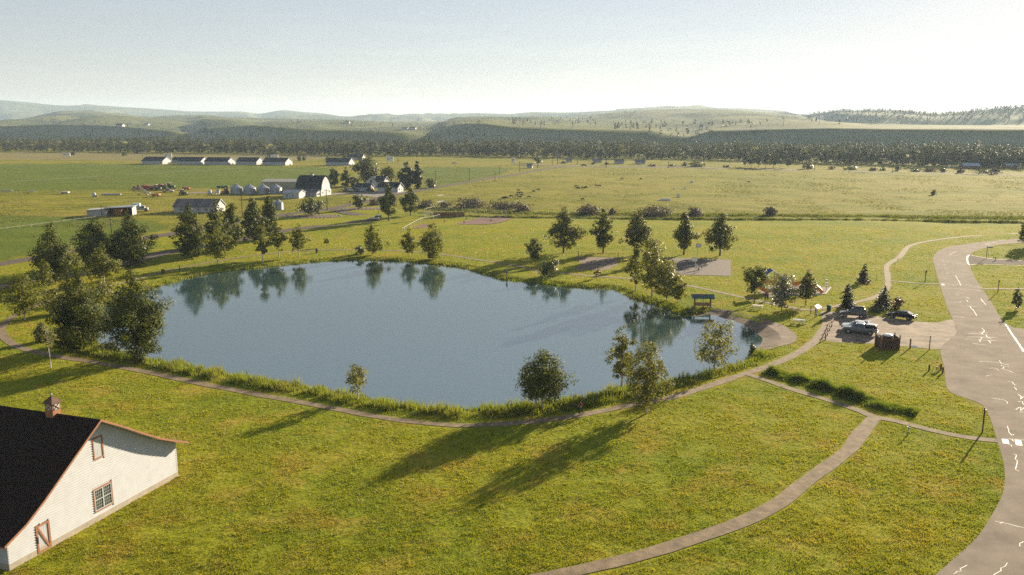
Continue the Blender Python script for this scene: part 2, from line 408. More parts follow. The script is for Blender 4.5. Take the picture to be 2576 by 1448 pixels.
def build_ground():
    rows = [6.0]
    while rows[-1] < 9500:
        r = rows[-1]; rows.append(r + max(.8 if 55 < r < 260 else 2.2, r * r / (CH * F) * 2.3) if r < 1500 else r * 1.12)
    rows = np.array(rows)
    ang = np.concatenate([np.arange(-180, -40, 5), np.arange(-40, 40.01, .25), np.arange(45, 180, 5)])
    A_, R_ = np.meshgrid(np.radians(ang), rows)
    X = R_ * np.sin(A_); Y = R_ * np.cos(A_)
    P = np.stack([X.ravel(), Y.ravel()], 1)
    near = (P[:, 1] > 80) & (P[:, 1] < 260) & (np.abs(P[:, 0]) < 130)
    Z = np.zeros(len(P)); Z[near] = hz_from_d(pond_d(P[near]))
    rr = np.hypot(P[:, 0], P[:, 1])
    m_ = rr > 265
    Z[m_] += ((fbm(P[m_, 0] / 22, P[m_, 1] / 30, 5) - .47) * .9) * np.clip((rr[m_] - 265) / 60, 0, 1) * np.clip(dist_line(P[m_], UPPER_ROAD[::4]) / 25 - .25, 0, 1)
    nr, na = len(rows), len(ang)
    idx = np.arange(nr * na).reshape(nr, na)
    nx = np.roll(idx, -1, 1)
    q = np.stack([idx[:-1].ravel(), nx[:-1].ravel(), nx[1:].ravel(), idx[1:].ravel()], 1)[:, ::-1]
    V = np.vstack([np.column_stack([P, Z]), [[0, 0, 0]]])
    me = nmesh('ground', V, q, smooth=True)
    # the round patch under the camera
    c = np.zeros((len(V), 4), np.float32); c[:, 3] = 1
    PP = V[:, :2]
    warp = np.column_stack([(fbm(PP[:, 0] / 9, PP[:, 1] / 9, 11) - .47) * 5, (fbm(PP[:, 0] / 9, PP[:, 1] / 9, 21) - .47) * 5])
    far = np.hypot(PP[:, 0], PP[:, 1]) > 150
    c[:, 0] = ~inside(PP, PARK)
    for pl in CROPS: c[:, 1] = np.maximum(c[:, 1], inside(PP + warp * far[:, None], pl))
    for pl in TAN: c[:, 2] = np.maximum(c[:, 2], inside(PP + warp * 3, pl) * .8)
    at = me.attributes.new('field', 'FLOAT_COLOR', 'POINT'); at.data.foreach_set('color', c.ravel())
    return tag(link('ground', me, ground_material()), kind='structure')
build_ground()

# ---- sheets laid on the ground --------------------------------------------
def ribbon(name, line, hw, mat_, z=.03, jit=.12, seed=0, kind='structure'):
    d = np.gradient(line, axis=0); d /= np.linalg.norm(d, axis=1)[:, None] + 1e-9
    nrm = np.column_stack([-d[:, 1], d[:, 0]])
    s = np.arange(len(line))
    wl = hw + jit * (vnoise(s * .7, s * 0 + .5, seed) - .5) * 2 + jit * (vnoise(s * .2, s * 0 + .5, seed + 5) - .5) * 2
    wr = hw + jit * (vnoise(s * .7, s * 0 + .5, seed + 9) - .5) * 2 + jit * (vnoise(s * .2, s * 0 + .5, seed + 7) - .5) * 2
    cols = [line + nrm * wl[:, None], line + nrm * (wl * .33)[:, None], line - nrm * (wr * .33)[:, None], line - nrm * wr[:, None]]
    V = []
    for c in cols:
        n_ = (c[:, 1] > 80) & (c[:, 1] < 260)
        zz = np.zeros(len(c)); zz[n_] = hz_from_d(pond_d(c[n_])); V.append(np.column_stack([c, zz + z]))
    n = len(line); V = np.vstack(V)
    q = [(k * n + i, (k + 1) * n + i, (k + 1) * n + i + 1, k * n + i + 1) for k in range(3) for i in range(n - 1)]
    return tag(link(name, nmesh(name, V, np.array(q)), mat_), kind=kind)
def sheet(name, poly, mat_, z=.03, follow=False, parent=None, kind='structure'):
    import bmesh
    bm = bmesh.new()
    vs_ = [bm.verts.new((p[0], p[1], z)) for p in poly]
    f = bm.faces.new(vs_)
    if f.normal.z < 0 or True: bm.normal_update()
    if f.normal.z < 0: f.normal_flip()
    bmesh.ops.triangulate(bm, faces=[f])
    if follow:
        bmesh.ops.subdivide_edges(bm, edges=[e for e in bm.edges if e.calc_length() > 2.5], cuts=3, use_grid_fill=True)
        bmesh.ops.triangulate(bm, faces=bm.faces[:])
        P = np.array([v.co[:2] for v in bm.verts]); h = hz_from_d(pond_d(P))
        for v, k in zip(bm.verts, h): v.co.z = k + z
    me = bpy.data.meshes.new(name); bm.to_mesh(me); bm.free()
    o = link(name, me, mat_, parent)
    return tag(o, kind=kind) if parent is None else o

M_GRAVEL = mat('path_gravel', (.205, .148, .090), .95, .42, .9, bump=.03, bscale=9)
M_ASPH = mat('road_asphalt', (.270, .222, .174), 1.0, .2, .35, spec=.04, bump=.006, bscale=14)
M_ASPH2 = mat('old_asphalt', (.135, .108, .088), 1.0, .2, .3, spec=.04, bump=.006, bscale=10)
M_LOT = mat('lot_gravel', (.215, .158, .108), .95, .6, .45, bump=.06, bscale=1.6, stretch=(.8, 1.1, 1))
M_SAND = mat('beach_sand', (.165, .115, .074), .95, .45, .5, bump=.04, bscale=4)
M_DIRT = mat('infield_dirt', (.135, .060, .042), .95, .16, .3, bump=.02, bscale=2)
M_COURT = mat('court_asphalt', (.115, .088, .070), .9, .14, .3, bump=.004)
M_CHIPS = mat('wood_chips', (.19, .145, .12), .95, .25, 1.2, bump=.03)
M_SEAL_GLINT = mat('sealant_glint', (.40, .37, .33), .6, .3, 1.5, spec=.3)  # dark tar coloured pale, the sun's glint painted into it
M_PAINT = mat('road_paint', (.50, .48, .44), .7, .2, 3)

for k, (nm, (ln, w)) in enumerate(zip(['pond_path', 'lakeside_path', 'meadow_path', 'lawn_path', 'crossing_path', 'crossing_path'], PATHS)):
    ribbon(nm, ln, w, M_GRAVEL, .034 + .004 * k, .13, k * 31)
main_road = sheet('road', ROAD_POLY, M_ASPH, .022)
sheet('side_road', SIDE_POLY, M_ASPH2, .030)
sheet('gravel_lot', LOT_POLY, M_LOT, .014)
sheet('beach', BEACH_POLY, M_SAND, .05, follow=True)
sheet('volleyball_sand', VOLLEY_POLY, M_SAND, .03)
sheet('basketball_court', COURT_POLY, M_COURT, .06)
sheet('infield', INFIELD_POLY, M_DIRT, .03)
sheet('playground_bed', PLAY_POLY, M_CHIPS, .03)
for k, (nm, (ln, w)) in enumerate(zip(['farm_road', 'park_road', 'highway'], ROADS)):
    ribbon(nm, ln, w, M_ASPH2, .05 + .012 * k, .25, 100 + k)
ribbon('highway_verge', smooth_line(HIGHWAY[::3], 12), 8, mat('verge_grass', (.17, .15, .055), .95, .2, .1), .035, .6, 77)
sheet('farm_yard', FARM_YARD, mat('yard_gravel', (.20, .175, .15), .95, .2, .1), .03)
sheet('machine_yard', MACHINE_YARD, mat('bare_earth', (.17, .135, .105), .95, .22, .12), .03)
dirt_strip = ribbon('infield_edge', path_line([(1048, 575), (1065, 570), (1092, 562)], 3), 2.2, M_DIRT, .025, .3, 3)

# painted edges and sealed cracks on the road, thin raised strips
def strip(px, w, z, mat_, parent, name='crack_seal_glint', jit=0.0):
    p = GL(px); l = smooth_line(p, .5) if len(p) > 2 else np.array([p[0] + (p[1] - p[0]) * t for t in np.linspace(0, 1, 6)])
    l = l + rng.normal(0, jit, l.shape)
    d = np.gradient(l, axis=0); d /= np.linalg.norm(d, axis=1)[:, None] + 1e-9
    nrm = np.column_stack([-d[:, 1], d[:, 0]]) * (w * rng.uniform(.7, 1.3, len(l)))[:, None] / 2
    n = len(l); V = np.vstack([np.column_stack([l + nrm, np.full(n, z)]), np.column_stack([l - nrm, np.full(n, z)])])
    q = np.array([(i, n + i, n + i + 1, i + 1) for i in range(n - 1)])
    return link(name, nmesh(name, V, q), mat_, parent)
def zr(x, y): return (2325.6 + x * .17297, 572.4 + y * .17297)      # crop of the upper bend
def zs(x, y): return (2289.8 + x * .24717, 715.6 + y * .24717)      # crop of the junction
def zt(x, y): return (2289.8 + x * .25857, 1073.3 + y * .25857)     # crop of the lower road
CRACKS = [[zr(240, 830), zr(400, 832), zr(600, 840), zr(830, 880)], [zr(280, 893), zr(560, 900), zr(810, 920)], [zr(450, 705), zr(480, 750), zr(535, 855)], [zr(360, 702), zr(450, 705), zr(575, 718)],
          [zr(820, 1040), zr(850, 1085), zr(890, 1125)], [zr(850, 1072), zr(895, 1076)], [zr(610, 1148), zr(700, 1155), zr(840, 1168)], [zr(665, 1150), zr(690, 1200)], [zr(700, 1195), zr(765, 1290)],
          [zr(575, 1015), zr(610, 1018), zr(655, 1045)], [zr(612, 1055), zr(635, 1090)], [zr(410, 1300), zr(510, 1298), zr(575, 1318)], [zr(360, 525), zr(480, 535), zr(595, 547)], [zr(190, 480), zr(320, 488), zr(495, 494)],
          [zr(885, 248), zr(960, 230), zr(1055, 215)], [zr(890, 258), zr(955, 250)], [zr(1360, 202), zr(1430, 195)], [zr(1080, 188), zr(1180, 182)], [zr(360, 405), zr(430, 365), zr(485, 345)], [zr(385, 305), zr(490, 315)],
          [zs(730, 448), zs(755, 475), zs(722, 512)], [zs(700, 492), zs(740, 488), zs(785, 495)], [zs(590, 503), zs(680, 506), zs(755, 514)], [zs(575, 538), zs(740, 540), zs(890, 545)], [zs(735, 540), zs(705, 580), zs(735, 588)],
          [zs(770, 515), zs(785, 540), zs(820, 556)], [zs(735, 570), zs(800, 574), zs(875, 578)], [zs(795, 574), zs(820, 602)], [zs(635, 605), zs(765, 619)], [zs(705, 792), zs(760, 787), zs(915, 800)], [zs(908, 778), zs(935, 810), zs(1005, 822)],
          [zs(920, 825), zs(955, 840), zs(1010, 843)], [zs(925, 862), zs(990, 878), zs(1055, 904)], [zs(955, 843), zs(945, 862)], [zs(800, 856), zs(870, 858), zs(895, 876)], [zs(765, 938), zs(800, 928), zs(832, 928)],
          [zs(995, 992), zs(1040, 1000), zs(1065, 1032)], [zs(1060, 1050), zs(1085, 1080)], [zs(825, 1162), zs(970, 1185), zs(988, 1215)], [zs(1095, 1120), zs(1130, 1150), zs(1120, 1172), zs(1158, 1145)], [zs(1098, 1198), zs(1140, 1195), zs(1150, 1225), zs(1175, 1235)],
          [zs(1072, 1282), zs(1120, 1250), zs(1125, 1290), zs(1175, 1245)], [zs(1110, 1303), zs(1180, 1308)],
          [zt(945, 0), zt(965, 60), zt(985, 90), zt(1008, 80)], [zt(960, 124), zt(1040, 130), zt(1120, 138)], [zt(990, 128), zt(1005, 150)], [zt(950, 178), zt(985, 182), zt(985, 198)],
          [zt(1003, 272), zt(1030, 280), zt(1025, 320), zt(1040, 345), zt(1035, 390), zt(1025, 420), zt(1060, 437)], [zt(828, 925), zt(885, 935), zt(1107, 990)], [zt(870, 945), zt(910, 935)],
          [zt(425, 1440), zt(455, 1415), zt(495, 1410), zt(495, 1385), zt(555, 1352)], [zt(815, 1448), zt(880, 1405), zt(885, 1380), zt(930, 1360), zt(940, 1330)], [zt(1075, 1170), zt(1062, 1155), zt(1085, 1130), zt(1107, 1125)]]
for c in CRACKS: strip(c, .05 if c[0][1] > 900 else .08, .031, M_SEAL_GLINT, main_road, 'crack_seal_glint', .03)
strip([zs(970, 408), zs(1010, 470), zs(1060, 545), zs(1110, 620), zs(1155, 685)], .22, .031, M_SEAL_GLINT, main_road, 'edge_line', .03)
strip([zr(655, 405), zr(625, 430), zr(622, 480), zr(635, 525), zr(660, 552)], .35, .037, M_PAINT, main_road, 'stop_line')
strip([zr(680, 410), zr(960, 458), zr(1060, 468), zr(1447, 486), zr(1700, 492)], .35, .037, mat('pale_edge', (.42, .37, .32), .8, .1, 1), main_road, 'edge_line')
strip([zr(660, 552), zr(740, 540), zr(900, 540), zr(1447, 558), zr(1700, 566)], .35, .037, MATS['pale_edge'], main_road, 'edge_line')
for a, b in (((888, 122), (965, 175)), ((1015, 133), (1093, 192))):
    (x0, y0), (x1, y1) = a, b
    sheet('crosswalk_bar', GL([zt(x0, y0), zt(x0 + 63, y0 + 6), zt(x1, y1), zt(x0 + 13, y1 - 8)]), M_PAINT, .032, parent=main_road)
sheet('crosswalk_bar', GL([zr(243, 824), zr(287, 824), zr(292, 846), zr(250, 845)]), M_PAINT, .032, parent=main_road)
M_BLOTCH = mat('worn_patch', (.21, .185, .16), .9, .3, 1.2, spec=.1)
for (x, y, w, h) in [(265, 500, 60, 10), (340, 505, 50, 14), (290, 545, 40, 14), (200, 545, 40, 16), (300, 600, 40, 12), (335, 675, 55, 22), (255, 680, 50, 20), (305, 800, 40, 12), (285, 750, 30, 10), (420, 845, 40, 20), (365, 965, 22, 22), (480, 980, 35, 35), (520, 1085, 40, 30), (545, 1150, 22, 24), (440, 1095, 30, 14), (205, 590, 24, 10), (610, 1120, 30, 10)]:
    pts = [zr(x + w * .5 * math.cos(t) * random.uniform(.6, 1.2), y + h * .5 * math.sin(t) * random.uniform(.6, 1.2)) for t in np.linspace(0, 2 * math.pi, 10, endpoint=False)]
    sheet('worn_patch', GL(pts), M_BLOTCH, .027, parent=main_road)

# ---- water -----------------------------------------------------------------
def water_material():
    m = bpy.data.materials.new('pond_water'); m.use_nodes = True; nt = m.node_tree; b = nt.nodes['Principled BSDF']
    b.inputs['Base Color'].default_value = (.036, .070, .066, 1); b.inputs['Roughness'].default_value = .02
    b.inputs['IOR'].default_value = 4.6; b.inputs['Specular IOR Level'].default_value = .5
    g = nt.nodes.new('ShaderNodeNewGeometry')
    mpn = nt.nodes.new('ShaderNodeMapping'); mpn.inputs['Scale'].default_value = (.55, 1.7, 1); mpn.inputs['Rotation'].default_value = (0, 0, R(-14))
    nt.links.new(g.outputs['Position'], mpn.inputs[0])
    n1 = noise(nt, mpn.outputs[0], 1.5, 3, .5); n2 = noise(nt, mpn.outputs[0], .35, 2, .5)
    calm = ramp(nt, noise(nt, g.outputs['Position'], .03, 2), [(.38, (.25, .25, .25)), (.62, (1, 1, 1))])
    ad = nt.nodes.new('ShaderNodeMath'); ad.operation = 'MULTIPLY_ADD'; ad.inputs[1].default_value = .7
    nt.links.new(n2, ad.inputs[0]); nt.links.new(n1, ad.inputs[2])
    bp = nt.nodes.new('ShaderNodeBump'); bp.inputs['Distance'].default_value = .012
    nt.links.new(calm, bp.inputs['Strength']); nt.links.new(ad.outputs[0], bp.inputs['Height']); nt.links.new(bp.outputs[0], b.inputs['Normal'])
    return m
w_c = SHORE.mean(0)
big = w_c + (SHORE - w_c) * 1.03
tag(sheet('pond_water', big, water_material(), WATER_Z), kind='structure')
# puddle on the lot
sheet('puddle', smooth_line(GL([(2290, 872), (2298, 870), (2308, 873), (2306, 876), (2294, 875.5)]), .3, closed=True), mat('puddle_water', (.05, .06, .06), .03, 0, 1, spec=.5), .022)

# ---- hills -----------------------------------------------------------------
def cr(pts): a = np.array(pts, float); return lambda x: np.interp(x, a[:, 0], a[:, 1])
C0 = cr([(-400, 318), (25, 317), (125, 313), (250, 314), (350, 321), (440, 331), (475, 338), (500, 324), (640, 316), (750, 325), (870, 328), (970, 330), (1020, 333), (1065, 343), (1090, 340), (1120, 322), (1160, 312), (1220, 311), (1288, 319), (1410, 325), (1560, 327), (1640, 329), (1690, 340), (1740, 345), (1790, 329), (1932, 325), (2090, 322), (2240, 324), (2576, 325), (3000, 325)])
C1 = cr([(-400, 312), (0, 308), (60, 298), (150, 279), (230, 280), (300, 288), (350, 297), (420, 292), (480, 291), (560, 294), (640, 298), (760, 300), (850, 301), (950, 306), (1060, 306), (1180, 306), (1288, 305), (1400, 300), (1480, 290), (1560, 282), (1640, 277), (1700, 275), (1800, 276), (1870, 279), (1932, 284), (2000, 290), (2080, 306), (2200, 313), (2300, 316), (2576, 318), (3000, 318)])
C2 = cr([(-400, 246), (0, 252), (60, 257), (125, 263), (175, 267), (225, 265), (350, 272), (475, 280), (612, 281), (650, 287), (714, 277), (770, 283), (820, 286), (856, 293), (894, 294), (944, 291), (1000, 292), (1056, 288), (1120, 288), (1194, 285), (1288, 287), (1340, 282), (1413, 284), (1513, 279), (1638, 275), (1763, 272), (1863, 273), (1932, 277), (1977, 281), (2022, 290), (2044, 287), (2107, 280), (2230, 281), (2295, 286), (2357, 291), (2407, 287), (2457, 281), (2507, 274), (2576, 271), (2800, 266), (3000, 270)])
R0 = cr([(-400, 1750), (0, 1650), (480, 1560), (700, 1450), (1100, 1350), (1300, 1250), (1700, 1150), (2000, 1060), (2576, 960), (3000, 950)])
R1 = cr([(-400, 4200), (0, 4000), (350, 3800), (640, 3400), (1100, 3200), (1500, 3000), (1800, 2700), (2000, 2400), (2200, 1700), (2576, 1500), (3000, 1500)])
R2 = cr([(-400, 7600), (600, 7400), (860, 6800), (1300, 6000), (1700, 5200), (1950, 4800), (2025, 3300), (2100, 2700), (2576, 2300), (3000, 2300)])
def zray(x, y, Y): return top_z(Y, y)
HX = np.arange(-700, 3300, 6.0)                # photo columns -> azimuths
HTAN = (HX - 1288) / F * CP
def hills():
    cols = []
    tt = np.concatenate([np.linspace(0, 1, 14), 1 + np.linspace(.06, 1, 34), 2 + np.linspace(.04, 1, 40), 3 + np.linspace(.1, 1, 8)])
    Yg = np.zeros((len(tt), len(HX))); Zg = np.zeros_like(Yg)
    xw = HX
    r0, r1, r2 = R0(xw), R1(xw), R2(xw)
    y0, y1, y2 = C0(xw), C1(xw), C2(xw)
    ker = np.hanning(9); ker /= ker.sum()
    sm = lambda a: np.convolve(np.pad(a, 4, mode='edge'), ker, 'valid')
    z0, z1, z2 = zray(xw, sm(y0), r0), zray(xw, sm(y1), r1), zray(xw, sm(y2), r2)
    dipz = np.minimum(z0, z1) - 2
    for i, t in enumerate(tt):
        if t <= 1:
            s = t; Yg[i] = r0 * (1 - .07 * (1 - s)) - 20 * (1 - s); k = s * s * (3 - 2 * s); Zg[i] = -6 + (z0 + 6) * k
        elif t <= 2:
            s = t - 1; Yg[i] = r0 + (r1 - r0) * s; k = s ** 2.2
            Zg[i] = z0 + (z1 - z0) * k - 3 * np.sin(np.pi * s) ** 2
        elif t <= 3:
            s = t - 2; Yg[i] = r1 + (r2 - r1) * s
            dip = np.minimum(z1, z2) * .55 + 6
            a = np.clip(s / .45, 0, 1); a = a * a * (3 - 2 * a); b_ = np.clip((s - .3) / .7, 0, 1); b_ = b_ ** 1.6
            Zg[i] = (z1 + (dip - z1) * a) * (1 - b_) + z2 * b_
        else:
            s = t - 3; Yg[i] = r2 * (1 + .25 * s); Zg[i] = z2 * (1 - s * s)
    Xg = Yg * HTAN[None, :] * 1.0
    # folds and gullies, kept small at the crests themselves
    cres = np.minimum.reduce([np.abs(tt - 1), np.abs(tt - 2), np.abs(tt - 3)])[:, None]
    amp = np.clip(cres / .25, .06, 1) * np.clip(Yg / 5000, .12, 1)
    gul = 1 - np.abs(2 * fbm(Xg / 520, Yg / 900, 3, 4) - .94)
    Zg += amp * ((fbm(Xg / 700, Yg / 560, 8, 5) - .47) * 135 - np.clip(gul - .72, 0, 1) * 130) * (Zg > 0)
    return Xg, Yg, Zg
HXg, HYg, HZg = hills()
def build_hills():
    nr, nc = HXg.shape
    idx = np.arange(nr * nc).reshape(nr, nc)
    q = np.stack([idx[:-1, :-1].ravel(), idx[:-1, 1:].ravel(), idx[1:, 1:].ravel(), idx[1:, :-1].ravel()], 1)
    V = np.column_stack([HXg.ravel(), HYg.ravel(), HZg.ravel()])
    m = bpy.data.materials.new('hill_grass'); m.use_nodes = True; nt = m.node_tree; b = nt.nodes['Principled BSDF']
    g = nt.nodes.new('ShaderNodeNewGeometry')
    f = noise(nt, g.outputs['Position'], .0022, 7, .66); f2 = noise(nt, g.outputs['Position'], .012, 6, .7)
    c = ramp(nt, f, [(.36, (.058, .074, .022)), (.5, (.125, .132, .034)), (.66, (.180, .165, .046))])
    c = mixc(nt, ramp(nt, f2, [(.50, (0, 0, 0)), (.60, (1, 1, 1))]), c, (.055, .066, .030))
    sep = nt.nodes.new('ShaderNodeSeparateXYZ'); nt.links.new(g.outputs['True Normal'], sep.inputs[0])
    st = nt.nodes.new('ShaderNodeMapRange'); st.inputs[1].default_value = .97; st.inputs[2].default_value = .90; nt.links.new(sep.outputs[2], st.inputs[0])
    c = mixc(nt, st.outputs[0], c, (.175, .190, .122))            # steep banks coloured paler, standing in for haze and lifting their shade
    nt.links.new(c, b.inputs['Base Color']); b.inputs['Roughness'].default_value = .95; b.inputs['Specular IOR Level'].default_value = .05
    tag(link('hills', nmesh('hills', V, q, smooth=True), m), kind='structure')
build_hills()
def hill_hit(px, py):
    """first point of the hills along the sight line through a photo pixel"""
    c = int(np.clip(round((px - HX[0]) / 6.0), 0, len(HX) - 1))
    Yc, Zc = HYg[:, c], HZg[:, c]
    Ys = np.linspace(Yc[0], Yc[-1], 1500); Zs = np.interp(Ys, Yc, Zc)
    k = np.nonzero(Zs >= top_z(Ys, py))[0]
    if not len(k): return None
    i = k[0]
    return (Ys[i] * (px - 1288) / F * CP, Ys[i], Zs[i])

# ================================================================== VEGETATION
def unit(a): return a / (np.linalg.norm(a, axis=-1, keepdims=True) + 1e-9)
def leaf_mesh(C, N, a, b, g):
    """diamond-shaped leaf sprays: centres C, normals N, half length a, half width b"""
    n = len(C)
    t = unit(np.cross(N, g.normal(size=(n, 3)))); w = np.cross(N, t)
    a = np.broadcast_to(a, n)[:, None]; b = np.broadcast_to(b, n)[:, None]
    V = np.stack([C - t * a, C + w * b, C + t * a, C - w * b], 1).reshape(-1, 3)
    return V, np.arange(4 * n).reshape(n, 4)

PROFILES = {
    'poplar': lambda t: np.where(t < .30, .62 + .38 * (t / .30), (1 - np.clip((t - .30) / .70, 0, 1) ** 1.18) + .05),
    'birch':  lambda t: np.where(t < .30, .55 + .45 * t / .3, (1 - np.clip((t - .3) / .7, 0, 1) ** 1.25) ** .9 + .05),
    'cone':   lambda t: np.where(t < .18, .75 + .25 * t / .18, 1.0 - .93 * ((t - .18) / .82) ** .9),
    'round':  lambda t: np.sqrt(np.clip(1 - ((t - .48) / .53) ** 2, 0.02, 1)),
    'vase':   lambda t: np.where(t < .62, .22 + .78 * (t / .62) ** .9, np.sqrt(np.clip(1 - ((t - .62) / .42) ** 2, .05, 1))),
    'broad':  lambda t: np.where(t < .35, .8 + .2 * t / .35, np.sqrt(np.clip(1 - ((t - .35) / .68) ** 2, 0.03, 1))),
}
def make_crown(shape, Rc, z0, z1, leaf, dens, seed, clumps=None, hollow=.35, rc=.30, lean=0.0):
    g = np.random.default_rng(seed)
    prof = PROFILES[shape]
    area = Rc * (z1 - z0) * 1.3
    n = int(np.clip(3.6 * dens * area / (leaf * leaf), 60, 22000))
    nc = clumps or int(np.clip(30 + n / 42, 24, 260))
    t = g.beta(1.15, 1.25, nc * 6); w_ = prof(t); keep = g.random(nc * 6) < w_ / w_.max(); t = t[keep][:nc]
    nc = len(t); th = g.random(nc) * 2 * math.pi
    lob = 1 + .22 * np.sin(2 * th + g.random() * 6) * np.sin(t * 5 + g.random() * 6) + .12 * np.sin(3 * th + t * 9 + g.random() * 6)
    rho = np.sqrt(hollow + (1 - hollow) * g.random(nc)) * g.choice([1, 1, 1, .6, .3], nc)
    rr = rho * prof(t) * Rc * lob * .9 * g.choice([.75, .9, 1.0, 1.1, 1.2], nc, p=[.2, .25, .3, .2, .05])
    cz = z0 + t * (z1 - z0)
    C = np.column_stack([rr * np.cos(th) + lean * t * (z1 - z0), rr * np.sin(th), cz])
    size = Rc * rc * (150 / max(nc, 60)) ** .22 * (.5 + .75 * g.random(nc)) * (.55 + .45 * prof(t))
    wgt = size ** 2; k = g.choice(nc, n, p=wgt / wgt.sum())
    d = unit(g.normal(size=(n, 3))) * (g.random((n, 1)) ** .42)
    P = C[k] + d * size[k][:, None] * np.array([1, 1, .85])
    P[:, 2] = np.maximum(P[:, 2], z0 * .75)
    outw = unit(P - np.array([0, 0, (z0 + z1) * .42]))
    N = unit(outw * .8 + d * 1.2 + np.array([0, 0, .3]) + g.normal(size=(n, 3)) * .4)
    s = leaf * (.6 + .8 * g.random(n))
    V, Q = leaf_mesh(P, N, s * .62, s * .42, g)
    return V, Q, C
def make_trunk(H, z0, r, C, seed, limbs=14, stems=1, spread=.0, lean=0.0):
    g = np.random.default_rng(seed + 99); mb = MB()
    ht = z0 + (H - z0) * .82
    for s_ in range(stems):
        a = g.random() * 6.28; off = np.array([math.cos(a), math.sin(a)]) * spread * (stems > 1)
        zs = np.linspace(0, ht, 6); pts = [np.array([off[0] * z / ht * 1.2 + lean * max(0, z - z0) + g.normal() * r * .5 * (z > 0), off[1] * z / ht * 1.2 + g.normal() * r * .5 * (z > 0), z]) for z in zs]
        pts[0][2] = -.15
        for i in range(5): mb.tube(pts[i], pts[i + 1], r * (1.25 if i == 0 else 1) * (1 - .17 * i), r * (1 - .17 * (i + 1)), 6, caps=False)
    sel = C[g.permutation(len(C))[:limbs]]
    for c in sel:
        zb = max(z0 * .8, min(ht * .95, c[2] - .35 * math.hypot(c[0], c[1]) - .1)) if stems == 1 else 0.0
        b0 = np.array([lean * max(0, zb - z0), 0, zb]); m_ = (b0 + c) / 2 + np.array([0, 0, .04 * H * .3])
        mb.tube(b0, m_, r * .34, r * .22, 4, caps=False); mb.tube(m_, c, r * .22, r * .07, 4, caps=False)
    return mb
def make_spruce(H, Rc, leaf, dens, seed, z0=.06):
    g = np.random.default_rng(seed); P = []; N = []; A = []
    mb = MB(); mb.tube((0, 0, -.1), (0, 0, H * .55), H * .022, H * .014, 6, False); mb.tube((0, 0, H * .55), (0, 0, H * .99), H * .014, .01, 5, False)
    lev = int(np.clip(H / (leaf * 1.6), 9, 22))
    for i in range(lev):
        t = (i + .3) / lev; z = H * (z0 + (1 - z0) * t); r = Rc * (1 - t) ** .85 * (.85 + .3 * g.random()) + .02 * H
        nb = max(4, int(11 * (1 - t) + 4))
        for j in range(nb):
            a = g.random() * 6.28; l = r * (.75 + .4 * g.random())
            tip = np.array([math.cos(a) * l, math.sin(a) * l, z - l * .22]); b0 = np.array([0, 0, z + .05 * l])
            if l > leaf: mb.tube(b0, tip, .012 * H * .25, .004, 3, False)
            m = max(3, int(dens * l / leaf * 2.2))
            u = g.random(m) ** .7
            p = b0 + (tip - b0) * u[:, None] + g.normal(size=(m, 3)) * leaf * .35
            P.append(p); N.append(unit(np.array([math.cos(a) * .25, math.sin(a) * .25, .8]) + g.normal(size=(m, 3)) * .55)); A.append(np.full(m, leaf))
    P = np.vstack(P); N = np.vstack(N); A = np.concatenate(A) * (.6 + .7 * g.random(len(P)))
    V, Q = leaf_mesh(P, N, A * .8, A * .35, g)
    return V, Q, mb

M_BARK = mat('bark', (.13, .095, .065), .9, .3, 3, bump=.03, stretch=(3, 3, .6))
M_WBARK = mat('pale_bark', (.50, .45, .38), .8, .3, 4, stretch=(2, 2, 6))
M_POP = leafmat('poplar_leaves', (.028, .044, .009), (.155, .158, .028), .26, (1.2, 1.25, .5), .6, .12)
M_POPFAR = leafmat('far_poplar_leaves', (.036, .050, .011), (.165, .155, .032), .30, (1.2, 1.2, .5), .6, .12)
M_BIR = leafmat('birch_leaves', (.100, .112, .022), (.185, .180, .040), .45, (1.25, 1.25, .5), .6, .10)
M_ASP = leafmat('aspen_leaves', (.105, .115, .026), (.220, .210, .066), .46, (1.2, 1.15, .55), .6, .10)
M_ASH = leafmat('ash_leaves', (.050, .066, .018), (.125, .130, .030), .42, (1.3, 1.3, .45), .6, .10)
M_WIL = leafmat('willow_leaves', (.125, .128, .024), (.215, .200, .046), .45, (1.2, 1.2, .5))
M_SPR = leafmat('spruce_needles', (.028, .038, .020), (.070, .075, .038), .15, (1.1, 1.1, .6), .55, .3)
M_SHR = leafmat('willow_shrub_twigs', (.075, .062, .046), (.150, .122, .085), .22, (1.1, 1.0, .7), .7, .2)
M_GSH = leafmat('green_shrub_leaves', (.050, .062, .024), (.110, .115, .040), .32, (1.2, 1.2, .5))
M_RED = leafmat('bronze_leaves', (.090, .060, .040), (.180, .125, .075), .35, (1.2, 1.0, .6))
M_COT = leafmat('cottonwood_leaves', (.044, .052, .020), (.088, .090, .034), .25, (1.15, 1.15, .5), .65, .12)
M_CREAM = leafmat('cream_leaves', (.055, .068, .026), (.330, .310, .230), .40, (1.1, 1.1, .8), .4, .5)  # leaf tones run from dark green to pale cream

